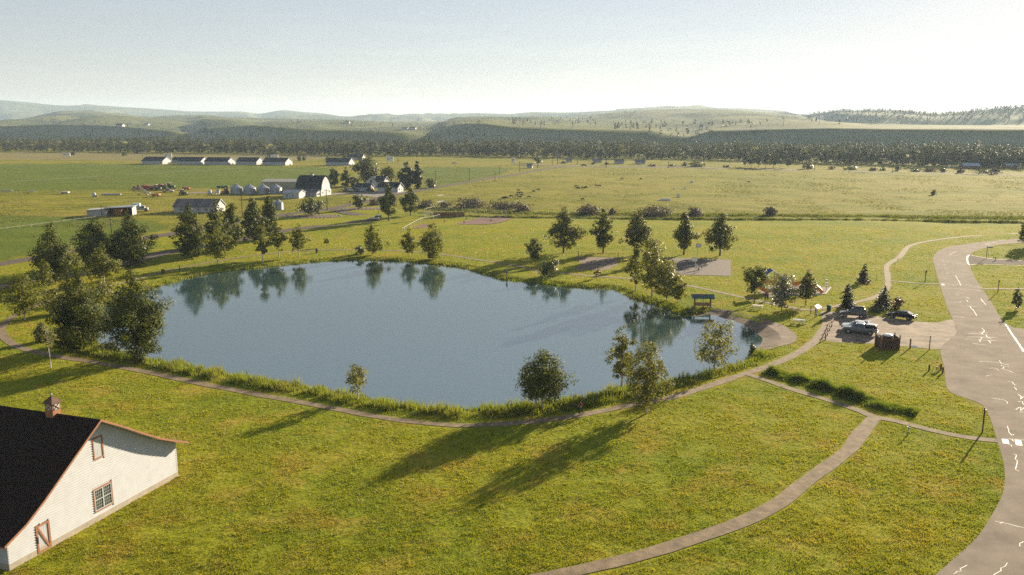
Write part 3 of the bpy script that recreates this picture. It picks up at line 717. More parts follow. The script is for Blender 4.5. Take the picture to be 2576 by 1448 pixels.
SEED = [100]
def tree(name, label, px, py, top, hw, shape='poplar', leafm=None, bark=None, cat='tree', clear=.14, dens=3.4, lpx=3.8, group=None, rc=.30, stems=1, spread=0., limbs=14, hollow=.35, seed=None, tr=1.0, cx=0.0):
    SEED[0] += 1; sd = seed or SEED[0]
    x, y, z = put(px, py)
    H = max(.6, top_z(y, top) - z); m = px_m(y); Rc = hw * m * (1.22 if shape == 'poplar' else 1.08); leaf = max(.17, lpx * m)
    o = thing(name, label, cat, (x, y, z - .03), random.uniform(0, 6.28), group)
    if shape == 'spruce':
        V, Q, mb = make_spruce(H, Rc, max(.14, leaf * .75), dens, sd)
    else:
        V, Q, C = make_crown(shape, Rc, H * clear, H, leaf, dens, sd, rc=rc, hollow=hollow)
        mb = make_trunk(H, H * clear, max(.05, H * .014 * tr), C, sd, limbs, stems, spread)
    link('crown', nmesh('crown', V, Q), leafm or M_POP, o)
    mb.build('trunk', bark or M_BARK, o, smooth=True)
    return o

PP = 'dark poplars of the park'
for a in [
    ('tall dark poplar leftmost in the far-left row by the park road', 140, 712, 556, 56),
    ('dark poplar second from the left beyond the pale birch', 243, 676, 546, 54),
    ('dark poplar third from the left with its shadow on the park road', 333, 670, 527, 48),
    ('dark poplar standing alone left of the gap in front of the rusty-roofed shed', 482, 650, 506, 37),
    ('slim dark poplar directly behind the round-crowned birch', 549, 636, 502, 31),
    ('slim dark poplar in front of the low shed, right of the pair', 587, 626, 498, 27),
    ('dark poplar left of the two below the grain bins', 640, 608, 490, 28),
    ('dark poplar right of the two below the grain bins', 680, 600, 482, 25)]:
    tree('poplar_tree', a[0], *a[1:], group=PP, clear=.05, tr=1.1, rc=.27, hollow=.2)
for a in [
    ('dark poplar by the loop road, left of two below the farmhouse', 978, 556, 458, 24),
    ('dark poplar right of two below the farmhouse, near the ball field', 1033, 543, 468, 22)]:
    tree('poplar_tree', a[0], *a[1:], group=PP, clear=.16, tr=1.3, rc=.28, hollow=.2)
for a in [
    ('poplar first from the left in the row of five on the meadow', 1418, 637, 517, 35),
    ('slim poplar second in the row of five, behind the volleyball net', 1517, 637, 523, 26),
    ('poplar third in the row of five, partly behind the tall pale trees', 1602, 642, 519, 34),
    ('slim poplar fourth in the row of five, behind the basketball hoop', 1720, 641, 529, 24),
    ('broad poplar last in the row of five, above the basketball court', 1811, 644, 532, 34)]:
    tree('poplar_tree', a[0], *a[1:], leafm=M_POPFAR, group='five poplars in a row on the meadow', clear=.14, tr=1.4, dens=3.2, rc=.28, hollow=.2)
tree('poplar_tree', 'big dense poplar on the left pond bank beside the footpath', 205, 876, 668, 72, group=PP, clear=.05, dens=3.6, lpx=3.9, rc=.26, hollow=.2)
tree('poplar_tree', 'big dense poplar leaning over the water at the pond\'s left end', 348, 906, 670, 74, group=PP, clear=.09, dens=3.6, lpx=3.9, rc=.26, hollow=.2)
BR = 'pale birches around the pond'
for a in [
    ('pale spreading birch at the bend of the footpath on the far left', 64, 806, 694, 54, 'broad', .18),
    ('thin pale birch in front of the leftmost dark poplar', 118, 742, 648, 24, 'birch', .15),
    ('pale birch in front of the second dark poplar', 262, 714, 611, 42, 'birch', .10),
    ('green birch with a white trunk on the bank below the slim poplars', 549, 666, 564, 37, 'birch', .18),
    ('white-trunked birch leftmost of three thin ones on the far bank', 661, 659, 558, 22, 'birch', .22),
    ('white-trunked birch in the middle of three thin ones on the far bank', 701, 648, 552, 24, 'birch', .20),
    ('white-trunked birch rightmost of three thin ones on the far bank', 753, 647, 561, 26, 'birch', .22),
    ('pointed birch alone on the far bank left of the backstop', 939, 642, 562, 29, 'birch', .08),
    ('small birch left of the broad one on the far bank', 1030, 645, 574, 24, 'birch', .12),
    ('broad bushy birch on the far bank below the ball field', 1090, 652, 556, 41, 'birch', .06),
    ]:
    tree('birch_tree', *a[:5], shape=a[5], leafm=M_BIR, bark=M_WBARK, group=BR, clear=a[6], dens=2.5, hollow=.2, rc=.26, limbs=20)
for a in [
    ('tall slim pale tree left of the cluster by the volleyball court', 1598, 734, 604, 25, 'birch', .16, M_BIR),
    ('tallest loose pale tree in the cluster left of the basketball court', 1640, 746, 598, 46, 'broad', .10, M_WIL),
    ('lower pale tree in front of the basketball court', 1676, 756, 650, 38, 'broad', .12, M_WIL),
    ('lowest pale tree at the right end of the cluster near the shelter', 1706, 762, 692, 28, 'round', .14, M_BIR)]:
    tree('pale_tree', *a[:5], shape=a[5], leafm=a[7], bark=M_WBARK, group='cluster of pale trees on the right bank', clear=a[6], dens=2.3, hollow=.15, rc=.24, limbs=26)
tree('small_tree', 'small lone round tree on the near bank by the footpath', 901, 1007, 920, 30, 'round', M_ASP, M_WBARK, clear=.28, dens=1.8, rc=.36, hollow=.5, limbs=10, lpx=4.2)
tree('aspen_tree', 'dense cone-shaped aspen on the near bank right of the middle', 1364, 1029, 874, 74, 'birch', M_ASH, M_WBARK, clear=.17, dens=3.4, lpx=4.0, limbs=30, tr=1.5)
tree('aspen_tree', 'thin see-through aspen standing at the water behind the leafier one', 1563, 982, 814, 44, 'birch', M_ASP, M_WBARK, clear=.22, dens=2.0, lpx=4.0, limbs=34, hollow=.15, rc=.22, tr=1.2)
tree('aspen_tree', 'leafy aspen on the lawn side of the footpath casting the longest shadow', 1627, 1041, 862, 56, 'broad', M_ASP, M_WBARK, clear=.14, dens=2.7, lpx=4.0, limbs=34, rc=.26, tr=1.1)
tree('aspen_tree', 'airy spreading aspen on the bank near the beach', 1796, 931, 803, 60, 'broad', M_ASP, M_WBARK, clear=.16, dens=1.5, lpx=4.0, limbs=36, hollow=.15, rc=.22, tr=1.2)
tree('bare_sapling', 'half-bare young tree beside the footpath on the far left lawn', 127, 925, 818, 26, 'vase', M_ASP, M_WBARK, clear=.30, dens=.45, lpx=4, limbs=46, hollow=.1, rc=.3, tr=1.2)
tree('vase_tree', 'small vase-shaped tree left of the volleyball court', 1346, 666, 602, 25, 'vase', M_ASH, clear=.16, dens=3, group='vase-shaped young trees')
tree('dark_bush', 'dark rounded bush by the far footpath below the vase-shaped tree', 1382, 697, 648, 24, 'broad', M_GSH, clear=.05, cat='bush', dens=3)
tree('bronze_sapling', 'thin bronze-leaved sapling below the volleyball sand', 1501, 701, 671, 8, 'birch', M_RED, clear=.2, dens=1.5)
tree('vase_tree', 'fan-crowned tree between the shelter and the playground', 1897, 764, 669, 38, 'vase', M_ASH, clear=.24, dens=2.6, group='vase-shaped young trees', limbs=26, rc=.24, tr=1.1)
tree('park_tree', 'sunlit pale-leaved tree in front of the orange playground', 1966, 784, 686, 34, 'broad', M_CREAM, clear=.16, dens=3)
tree('park_tree', 'dark irregular tree right of the playground', 2027, 769, 679, 27, 'birch', M_POPFAR, clear=.18, dens=2.8)
for a in [('spruce standing alone on the grass behind the parked cars', 2173, 712, 663, 16), ('spruce left of the gravel lot behind the car with a roof box', 2130, 778, 712, 23), ('spruce behind the gap between the two cars, beside a bronze shrub', 2221, 776, 717, 22)]:
    tree('spruce_tree', *a, 'spruce', M_SPR, group='spruces by the gravel lot', lpx=3.6, dens=2.6)
tree('bronze_shrub', 'bronze shrub beside the right-hand spruce at the lot', 2258, 779, 747, 16, 'broad', M_RED, clear=.04, cat='bush', dens=2.6, stems=4, spread=.6)
tree('low_shrub', 'low dark shrub at the foot of the right-hand spruce', 2205, 785, 768, 24, 'broad', M_GSH, clear=.02, cat='bush', dens=3)
tree('island_tree', 'broad many-stemmed tree on the stone-edged loop island', 783, 543, 500, 33, 'broad', M_GSH, clear=.2, dens=3.4, stems=4, spread=1.2)
tree('island_tree', 'smaller bushy tree in the bed right of the road junction', 904, 527, 490, 19, 'round', M_GSH, clear=.1, dens=3.4, stems=3, spread=.8)
tree('tiny_sapling', 'tiny round-topped sapling on the lawn behind the bank', 822, 622, 600, 9, 'round', M_ASH, clear=.45, dens=2.5)
tree('edge_tree', 'tree at the right picture edge beside the bending road', 2588, 622, 545, 26, 'broad', M_POPFAR, clear=.1)
tree('edge_shrub', 'dark shrub on the grass at the right picture edge', 2556, 778, 716, 14, 'birch', M_GSH, clear=.05, cat='bush', dens=2)
tree('shade_tree', 'tree just beyond the right picture edge shading the side road', 2660, 655, 560, 40, 'round', M_POPFAR, clear=.12)
for a in [('low bush at the foot of the pointed birch on the far bank', 905, 640, 618, 14), ('green bush under the big poplar by the left footpath', 207, 880, 852, 15), ('leafy bush round the foot of the leaning poplar', 352, 912, 885, 17), ('rounded bush on the left bank inside the footpath bend', 112, 860, 812, 26), ('low spreading bush left of the big bank poplar', 160, 872, 838, 24), ('low green bush between the two big bank poplars', 268, 884, 858, 22), ('yellow-green willow behind the birch at the footpath bend', 150, 790, 726, 34),
          ('willow thicket behind the big left poplar at the water', 250, 765, 706, 44), ('round bush at the water beside the shelter', 1734, 797, 776, 15), ('dark bush at the water\'s right end beside the beach', 1892, 895, 862, 10)]:
    tree('bank_bush', *a, 'broad', M_WIL if 'willow' in a[0] else M_GSH, clear=.03, cat='bush', dens=2.8, group='bushes on the pond bank')
# farm and field trees
for a in [('ragged evergreen left of the pair beside the big barn', 842, 473, 414, 15, 'birch', M_POP), ('ragged evergreen right of the pair beside the big barn', 872, 472, 419, 14, 'birch', M_POP),
          ('largest leafy tree behind the farmhouse', 925, 466, 393, 32, 'round', M_GSH), ('leafy tree directly over the farmhouse roof', 978, 464, 418, 21, 'round', M_ASH), ('low leafy tree left of the farmhouse', 893, 470, 442, 14, 'broad', M_GSH),
          ('leafy bush in front of the farmhouse', 890, 476, 455, 9, 'round', M_GSH), ('rounded bush by the lane right of the dark spruces', 1083, 473, 451, 15, 'broad', M_GSH)]:
    tree('farm_tree', a[0], *a[1:5], shape=a[5], leafm=a[6], clear=.1, dens=3.2, group='trees round the farmhouse')
for a in [('tall dark spruce left of the pair by the farm lane', 1023, 476, 401, 21), ('tallest dark spruce right of the pair by the farm lane', 1051, 475, 395, 15)]:
    tree('spruce_tree', *a, 'birch', M_SPR, group='dark spruces at the farm', clear=.03, dens=4)
for a in [('round tree beside the billboard behind the white barns', 682, 398, 379, 12), ('lone round tree by the lane end on the plain', 1354, 411, 393, 12), ('round bush on the dry grass left of the white barns', 346, 387, 379, 5), ('low bush on the dry grass far left', 312, 393, 386, 6),
          ('bush right of the far billboard on the left', 183, 391, 383, 5), ('dark conifer left of the hedge on the plain', 752, 405, 392, 6), ('dark conifer at the hedge\'s left end', 765, 405, 393, 6), ('bush left of the lone white barn', 824, 405, 396, 6), ('small conifer behind the lone white barn', 866, 402, 391, 4), ('small conifer right of the house behind the white barn', 905, 403, 391, 5)]:
    tree('field_tree', *a, 'broad', M_GSH, clear=.08, dens=3, group='single trees out on the plain')
for k, (x, b, t, w) in enumerate([(1874, 421, 392, 11), (1890, 422, 388, 12), (1908, 422, 386, 12), (1926, 423, 384, 13), (1946, 423, 383, 13), (1962, 422, 388, 10), (1984, 424, 394, 8)]):
    tree('cottonwood_tree', ['first', 'second', 'third', 'fourth', 'fifth', 'sixth', 'last, detached'][k] + ' from the left of the tall cottonwoods by the highway', x, b, t, w, 'broad', M_COT, clear=.25, dens=2.0, group='cottonwoods by the highway')
# willow scrub along the ditch and shrubs on the plain
for lab, x, b, t, w in [('brown willow clump behind the ball field\'s backstop, left part', 1075, 522, 505, 22), ('brown willow clump behind the backstop, highest part', 1185, 523, 501, 42), ('brown willow clump right of the backstop', 1265, 526, 510, 36), ('brown willow clump left of the row of five poplars', 1313, 532, 512, 27),
                        ('broad brown willow clump between the first two row poplars', 1478, 541, 518, 34), ('small brown willow clump right of the second row poplar', 1540, 540, 524, 10), ('widest brown willow clump behind the third row poplar', 1650, 543, 523, 46), ('brown willow clump between the fourth and fifth row poplars', 1748, 546, 522, 22),
                        ('brown willow clump right of the row poplars', 1938, 544, 519, 16), ('dark willow clump left of the poplars by the loop road', 940, 517, 503, 14), ('lone dark bush out on the right pasture', 2349, 491, 479, 7), ('dark bush left of the lane\'s stop sign', 1118, 523, 508, 14)]:
    tree('willow_clump', lab, x, b, t, w, 'broad', M_SHR, clear=.02, cat='shrub', dens=3.6, lpx=3.6, stems=5, spread=2.0, group='brown willow clumps along the ditch')
ORD = 'first second third fourth fifth sixth seventh eighth ninth tenth eleventh twelfth thirteenth fourteenth fifteenth sixteenth seventeenth eighteenth nineteenth last'.split()
for k, (x, b, t, w) in enumerate([(1388 + 30, 412, 406, 6), (1492, 414, 409, 4), (1526, 415, 409, 5), (1640, 419, 414, 12), (1690, 419, 414, 9), (1722, 418, 408, 8), (1755, 420, 408, 22), (1826, 422, 416, 9), (2030, 426, 410, 12), (2092, 427, 419, 8), (2140, 428, 421, 20), (2196, 430, 422, 10), (2222, 430, 421, 8), (2258, 431, 419, 8), (2300, 432, 424, 14), (2338, 432, 423, 20), (2372, 433, 424, 10), (2416, 436, 422, 9), (2470, 436, 428, 14), (2503, 438, 423, 13)]):
    tree('roadside_shrub', ORD[k] + ' from the left of the low dark shrubs along the far highway', x, b, t, w, 'broad', M_SHR if k % 2 else M_GSH, clear=.02, cat='shrub', dens=3, lpx=3.4, group='shrubs along the highway')

# ---- woods along the river: single trees in front, a mass behind -----------
WOOD_PX = cr([(-700, 379), (0, 381), (300, 384), (640, 388), (900, 392), (1100, 392), (1288, 395), (1500, 399), (1700, 401), (1932, 405), (2050, 410), (2250, 416), (2400, 419), (2576, 423), (3000, 432)])
WOOD_TOP = cr([(-700, 350), (0, 352), (300, 350), (640, 351), (900, 353), (1100, 355), (1288, 355), (1500, 358), (1600, 357), (1700, 365), (1932, 362), (2050, 364), (2250, 368), (2400, 365), (2576, 372), (3000, 376)])
wood_protos = []
for k in range(7):
    H = 1.0; g_ = 500 + k
    V, Q, C = make_crown(['round', 'broad', 'birch', 'round', 'poplar', 'broad', 'round'][k], .36, .08, 1.0, .066, 1.1, g_, clumps=22, rc=.34)
    mb = make_trunk(1.0, .12, .018, C, g_, 5)
    me_c = nmesh('crown', V, Q); me_c.materials.append([M_COT, M_COT, M_COT, M_BIR, M_COT, M_COT, M_COT][k])
    me_t = bpy.data.meshes.new('trunk'); me_t.from_pydata(mb.v, [], mb.f); me_t.materials.append(M_BARK)
    wood_protos.append((me_c, me_t, V, Q))
x = -190.0
while x < 2770:
    base = WOOD_PX(x) + random.uniform(-1.0, .5); X, Y, _ = G(x, base)
    Hh = (top_z(Y, WOOD_TOP(x)) + .3) * random.uniform(.74, 1.0); k = random.choices(range(7), [3, 3, 2, 1, 2, 3, 3])[0]
    o = thing('cottonwood_tree', 'tall grey-green cottonwood in the front edge of the river woods', 'tree', (X, Y, -.2), random.uniform(0, 6.28), 'cottonwoods along the river')
    w = Hh * random.uniform(.85, 1.25); o.scale = (w, w, Hh)
    link('crown', wood_protos[k][0], None, o); link('trunk', wood_protos[k][1], None, o)
    x += random.uniform(7, 13)
VV = []; QQ = []; nb = 0
for i in range(900):
    x = random.uniform(-320, 2900); Y0 = G(x, WOOD_PX(x))[1]; Y = Y0 + random.uniform(12, 190); X = Y * (x - 1288) / F * .985
    Hh = (top_z(Y0, WOOD_TOP(x)) + .5) * random.uniform(.85, 1.02); w = Hh * random.uniform(.9, 1.3); V, Q = wood_protos[random.randrange(7)][2:]
    a = random.uniform(0, 6.28); ca, sa = math.cos(a), math.sin(a); keep = slice(0, None, 2)
    Vq = V.reshape(-1, 4, 3)[keep].reshape(-1, 3)
    VV.append(np.column_stack([(Vq[:, 0] * ca - Vq[:, 1] * sa) * w * 1.05 + X, (Vq[:, 0] * sa + Vq[:, 1] * ca) * w * 1.05 + Y, Vq[:, 2] * Hh])); n4 = len(Vq) // 4
    QQ.append(np.arange(4 * n4).reshape(n4, 4) + nb); nb += 4 * n4
tag(link('river_woods', nmesh('river_woods', np.vstack(VV), np.vstack(QQ)), M_COT), 'dense far woods filling the river bottom behind the front trees', 'woods', kind='stuff')
# low brush at the foot of the woods
VV = []; QQ = []; nb = 0
for i in range(260):
    x = random.uniform(600, 2750); X, Y, _ = G(x, WOOD_PX(x) + random.uniform(0, 2.5)); Hh = random.uniform(1.6, 4.2); V, Q = wood_protos[random.choice((0, 1, 5))][2:]
    Vq = V.reshape(-1, 4, 3)[::4].reshape(-1, 3); w = Hh * random.uniform(1.2, 2.2)
    VV.append(np.column_stack([Vq[:, 0] * w + X, Vq[:, 1] * w + Y, (Vq[:, 2] - .08) * Hh])); n4 = len(Vq) // 4
    QQ.append(np.arange(4 * n4).reshape(n4, 4) + nb); nb += 4 * n4
tag(link('river_brush', nmesh('river_brush', np.vstack(VV), np.vstack(QQ)), M_GSH), 'low brush along the foot of the river woods', 'brush', kind='stuff')

# ---- trees scattered over the hills (too far and many to count) ------------
VV = []; QQ = []; nb = 0
def hill_tree(P, H, conif):
    global nb
    g = rng; n = 26
    t = g.random(n); th = g.random(n) * 6.28
    r = (1 - t) ** .8 * .26 if conif else np.sqrt(np.clip(1 - (2 * t - 1) ** 2, .05, 1)) * .42
    rr = r * np.sqrt(g.random(n)); C = np.column_stack([rr * np.cos(th), rr * np.sin(th), t]) * H + np.array(P) - np.array([0, 0, .08 * H])
    V, Q = leaf_mesh(C, unit(g.normal(size=(n, 3))), H * .16, H * .12, g)
    VV.append(V); QQ.append(Q + nb); nb += len(V)
BANDS = [  # photo region x0,x1,y0,y1, count, conifer share, height
    (1275, 1500, 300, 316, 150, .9, 11), (1640, 1800, 308, 345, 230, .75, 12), (1540, 1680, 308, 326, 120, .9, 11), (1800, 1930, 306, 322, 60, .7, 11), (1620, 1760, 325, 352, 110, .4, 10),
    (1080, 1230, 312, 350, 220, .5, 10), (1000, 1110, 318, 332, 80, .4, 10), (640, 740, 318, 345, 130, .3, 9), (450, 640, 318, 348, 150, .3, 9), (-100, 420, 318, 348, 260, .3, 8), (700, 1000, 330, 350, 120, .3, 8),
    (2030, 2576, 274, 308, 900, .9, 12), (2070, 2400, 302, 316, 60, .4, 13), (2576, 2800, 268, 306, 200, .9, 12), (80, 250, 304, 312, 60, .4, 10), (1450, 1600, 280, 296, 70, .8, 10), (1950, 2030, 284, 300, 30, .6, 9),
    (250, 330, 310, 316, 30, .4, 9), (720, 800, 308, 312, 24, .4, 11), (860, 990, 308, 322, 60, .4, 10)]
for (x0, x1, y0_, y1_, n, cs, h) in BANDS:
    for i in range(int(n * (.10 if y1_ > 330 else .30))):
        hit = hill_hit(random.uniform(x0, x1), random.uniform(y0_, y1_))
        if hit: hill_tree(hit, h * random.uniform(.4, .85) * (hit[1] / 1800) ** .35, random.random() < cs)
for x in np.arange(2040, 2800, 2.6):                                   # fringe along the wooded right-hand skyline
    yy = C2(x); hit = hill_hit(x, yy + random.uniform(.8, 3))
    if hit: hill_tree(hit, random.uniform(5, 11), True)
tag(link('hill_trees', nmesh('hill_trees', np.vstack(VV), np.vstack(QQ)), M_SPR), 'dark trees scattered over the distant hills', 'trees', kind='stuff')

# ---- grass -----------------------------------------------------------------
def blades(P, h, w, g, lean=.55, nb_=1):
    n = len(P)
    a = g.random(n) * 2 * math.pi; t = np.column_stack([np.cos(a), np.sin(a), np.zeros(n)])
    la = g.random(n) * 2 * math.pi; lo = np.column_stack([np.cos(la), np.sin(la)]) * (g.random(n) * lean * h)[:, None]
    tip = P + np.column_stack([lo, h])
    V = np.stack([P - t * w[:, None] / 2, P + t * w[:, None] / 2, tip], 1).reshape(-1, 3)
    return V, np.arange(3 * n).reshape(n, 3)
HARD = [ROAD_POLY, SIDE_POLY, LOT_POLY, BEACH_POLY, VOLLEY_POLY, COURT_POLY, INFIELD_POLY, PLAY_POLY]
bc = [BARN_A + BARN_U * s + BARN_N * n for s, n in ((-.3, .15), (19.7, .15), (19.7, -40), (-.3, -40))]
HARD.append(np.array(bc))
def lawn_grass():
    n = 680000; g = rng
    dy = g.uniform(262, 1330, n); r = CH * F / dy
    x = g.uniform(-1560, 1560, n)
    P = np.column_stack([x / F * r * 1.02, r])
    ok = inside(P, PARK)
    P = P[ok]; ok = np.ones(len(P), bool)
    for pl in HARD: ok &= ~inside(P, pl)
    for ln, w in PATHS: ok &= dist_line(P, ln[::2], cap=6) > w - .22 + g.normal(0, .2, len(P))
    for ln, w in ROADS[:2]: ok &= dist_line(P, ln, cap=8) > w + .05
    P = P[ok]
    near = (P[:, 1] > 85) & (P[:, 1] < 250)
    d = np.full(len(P), 50.0); d[near] = pond_d(P[near])
    k = d > .3; P, d = P[k], d[k]
    z = hz_from_d(d)
    px_ = P[:, 1] / F
    # worn, thin spots in the turf
    thin = fbm(P[:, 0] * .35, P[:, 1] * .35, 41, 4)
    clump = fbm(P[:, 0] * 1.7, P[:, 1] * 1.7, 51, 3)
    k = g.random(len(P)) < np.clip(.25 + (thin - .30) * 3.4, .2, 1)
    P, z, px_, clump = P[k], z[k], px_[k], clump[k]
    h = (.055 + .5 * np.clip(clump - .26, 0, 1) ** 1.2 * g.random(len(P)) + .04 * g.random(len(P))) * (1 + P[:, 1] / 500)
    w = 2.5 * px_ * (.5 + g.random(len(P)))
    V, T = blades(np.column_stack([P, z - .01]), h, np.maximum(w, .05), g, .9)
    m = bpy.data.materials.new('lawn_blades'); m.use_nodes = True; nt = m.node_tree; b = nt.nodes['Principled BSDF']
    ge = nt.nodes.new('ShaderNodeNewGeometry')
    c = lawn_nodes(nt, ge.outputs['Position'])
    c = mixc(nt, 1.0, c, ramp(nt, ge.outputs['Random Per Island'], [(0, (.86, .89, .84)), (.6, (1.0, 1.0, 1.0)), (1, (1.14, 1.1, 1.08))]), 'MULTIPLY')
    nt.links.new(c, b.inputs['Base Color']); b.inputs['Roughness'].default_value = .55; b.inputs['Specular IOR Level'].default_value = .25
    t = nt.nodes.new('ShaderNodeBsdfTranslucent'); nt.links.new(mixc(nt, 1.0, c, (1.35, 1.3, .7), 'MULTIPLY'), t.inputs[0])
    ms = nt.nodes.new('ShaderNodeMixShader'); ms.inputs[0].default_value = .42
    nt.links.new(b.outputs[0], ms.inputs[1]); nt.links.new(t.outputs[0], ms.inputs[2]); nt.links.new(ms.outputs[0], nt.nodes['Material Output'].inputs[0])
    tag(link('lawn_grass', nmesh('lawn_grass', V, T), m), 'short mown yellow-green lawn grass around the pond', 'grass', kind='stuff')
lawn_grass()

M_BANK = leafmat('bank_grass', (.100, .135, .015), (.180, .205, .030), .48, (1.3, 1.3, .5), .55, .25, patch=((.19, .17, .06), .25))
def bank_grass():
    g = rng; Ps = []; Hs = []
    seg = np.roll(SHORE, -1, 0) - SHORE; ln = np.linalg.norm(seg, axis=1); nrm = np.column_stack([seg[:, 1], -seg[:, 0]]) / ln[:, None]
    mid = SHORE + seg / 2
    if inside(mid[:1] + nrm[:1] * .3, SHORE)[0]: nrm = -nrm
    ctr = SHORE.mean(0)
    for i in range(len(SHORE)):
        y = mid[i, 1]
        beach = inside(mid[i:i + 1] + nrm[i] * 1.2, BEACH_POLY)[0]
        if beach: continue
        nearside = nrm[i, 1] < -.25 and y < 140
        W = 5.6 if nearside else 2.8
        dens_ = (46 if nearside else 26) * (115 / y) ** .8
        n = int(ln[i] * W * dens_)
        u = g.random(n); o = -.25 + (W + .25) * g.random(n)
        P = SHORE[i] + seg[i] * u[:, None] + nrm[i] * o[:, None]
        Ps.append(P); Hs.append(np.where(o > W - 1.0, .55, 1.0) * (1.0 if nearside else .62) * np.where(o < .6, 1.1, 1))
    P = np.vstack(Ps); hh = np.concatenate(Hs)
    dp = np.minimum(dist_line(P, POND_PATH[::2], cap=8), dist_line(P, FAR_PATH[::2], cap=8))
    cl = fbm(P[:, 0] * .55, P[:, 1] * .55, 61, 3)
    d = pond_d(P)
    k = (dp > 1.25) & (d > -.5) & (g.random(len(P)) < np.clip((cl - .22) * 4, .15, 1))
    P, hh, cl, d, dp = P[k], hh[k], cl[k], d[k], dp[k]
    z = np.maximum(hz_from_d(d), WATER_Z - .1)
    h = hh * (.36 + 1.25 * cl * cl * 2.2 * g.random(len(P)) ** .6) * np.clip((dp - .9) / 1.6, .25, 1)
    w = np.maximum(.07, P[:, 1] / F * 2.2) * (.6 + .8 * g.random(len(P)))
    V, T = blades(np.column_stack([P, z]), h, w, g, .5)
    tag(link('bank_grass', nmesh('bank_grass', V, T), M_BANK), 'tall lush grass and reeds growing along the pond bank', 'grass', kind='stuff')
bank_grass()
def strip_grass(name, label, line, hw, n, hmax, m, seed, wmul=2.2):
    g = np.random.default_rng(seed)
    i = g.integers(0, len(line) - 1, n); u = g.random(n)[:, None]
    d = line[i + 1] - line[i]; nr = np.column_stack([-d[:, 1], d[:, 0]]) / (np.linalg.norm(d, axis=1)[:, None] + 1e-9)
    o = np.clip(g.normal(0, .5, n), -1.3, 1.3)
    P = line[i] + d * u + nr * (o * hw)[:, None]
    cl = fbm(P[:, 0] * .55, P[:, 1] * .55, seed, 3)
    h = hmax * (.34 + 3.4 * np.clip(cl - .22, 0, 1) ** 1.3 * g.random(n) ** .7) * np.clip(1.15 - np.abs(o) * .75, .15, 1)
    V, T = blades(np.column_stack([P, np.zeros(n)]), h, np.maximum(.07, P[:, 1] / F * wmul) * (.6 + .8 * g.random(n)), g, .55)
    return tag(link(name, nmesh(name, V, T), m), label, 'grass', kind='stuff')
strip_grass('ditch_weeds', 'thick dark-green strip of tall weeds beside the meadow path', path_line([(1938, 935), (1990, 952), (2060, 971), (2130, 995), (2200, 1017), (2257, 1032), (2308, 1042)], .8), 1.7, 19000, .98, leafmat('weed_leaves', (.085, .115, .016), (.160, .185, .034), .45, (1.25, 1.3, .5)), 5)
strip_grass('ditch_grass', 'rank grass along the ditch between mown meadow and pasture', DITCH, 2.4, 26000, .8, leafmat('rank_grass', (.085, .105, .024), (.165, .170, .045), .4, (1.25, 1.25, .5)), 6)
strip_grass('fence_grass', 'rank grass along the pasture side of the ditch', path_line([(1050, 520), (1150, 530), (1350, 538), (1700, 541), (2000, 544), (2300, 547), (2576, 550), (2800, 553)], 3), 7, 22000, .9, MATS['rank_grass'], 9)
def pasture_grass():
    g = rng; n = 90000
    dy = g.uniform(108, 262, n); r = CH * F / dy; x = g.uniform(-1500, 1500, n)
    P = np.column_stack([x / F * r * 1.02, r])
    cl = fbm(P[:, 0] / 14, P[:, 1] / 22, 71, 4)
    ok = ~inside(P, PARK) & (cl > .44)
    for ln, w in ROADS: ok &= dist_line(P, ln[::3], cap=12) > w + 1.0
    for pl in (FARM_YARD, MACHINE_YARD): ok &= ~inside(P, pl)
    P, cl = P[ok], cl[ok]
    h = (.12 + (cl - .44) * 1.5 * g.random(len(P)))
    V, T = blades(np.column_stack([P, np.full(len(P), .0)]), h, P[:, 1] / F * 3.4 * (.5 + g.random(len(P))), g, .8)
    m = leafmat('pasture_blades', (.100, .105, .028), (.185, .170, .065), .38, (1.2, 1.2, .6), .6, .2)
    tag(link('pasture_grass', nmesh('pasture_grass', V, T), m), 'tufted rough grass over the far pasture', 'grass', kind='stuff')
pasture_grass()

# ================================================================== BUILDINGS
M_WHITE = mat('white_paint', (.43, .44, .46), .75, .07, 1.2)
M_WHITE2 = mat('weathered_white', (.42, .41, .39), .85, .22, 1.0, stretch=(1, 1, 3))
M_ROOFD = mat('dark_shingles', (.030, .021, .017), .95, .5, 9, spec=.08, bump=.02, bscale=12)
M_ROOFB = mat('slate_shingles', (.035, .042, .048), .95, .25, .8, spec=.1)
M_TRIM = mat('orange_trim', (.31, .140, .072), .7, .15, 2)
M_CONC = mat('concrete', (.36, .31, .25), .9, .2, 1.5)
M_GLASS = mat('window_glass', (.035, .055, .045), .08, .3, 1.5, spec=.6)
M_RUST = mat('rusty_roof', (.155, .140, .135), .8, .40, .5, bump=.0, stretch=(1.6, .25, .25), spec=.2)
M_STEEL = mat('galvanised', (.34, .36, .38), .5, .14, .6, metal=.55, spec=.4)
M_WOOD = mat('brown_wood', (.175, .078, .038), .8, .25, 3, stretch=(1, 1, .3))
M_WOODD = mat('dark_wood', (.085, .050, .032), .85, .25, 3)
M_TANM = mat('tan_metal', (.36, .33, .23), .7, .06, .4)
M_TANR = mat('tan_roof', (.42, .38, .32), .6, .06, .4)
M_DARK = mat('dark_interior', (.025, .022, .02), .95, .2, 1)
M_GREENR = mat('green_metal_roof', (.055, .095, .085), .5, .12, 1.5, spec=.4)

def rotv(u): return np.array([-u[1], u[0]])
def quad(o_, u, n, s0, z0, s1, z1, off, th, name, m, parent):
    """upright slab on a wall plane: along u from s0..s1, heights z0..z1, standing off..off+th along n"""
    a = o_[:2] + u * s0 + n * off; b = o_[:2] + u * s1 + n * off
    return MB().prism([(a[0], a[1], z0), (b[0], b[1], z0), (b[0], b[1], z1), (a[0], a[1], z1)], (0, 0, 0), (n[0] * th, n[1] * th, 0)).build(name, m, parent)

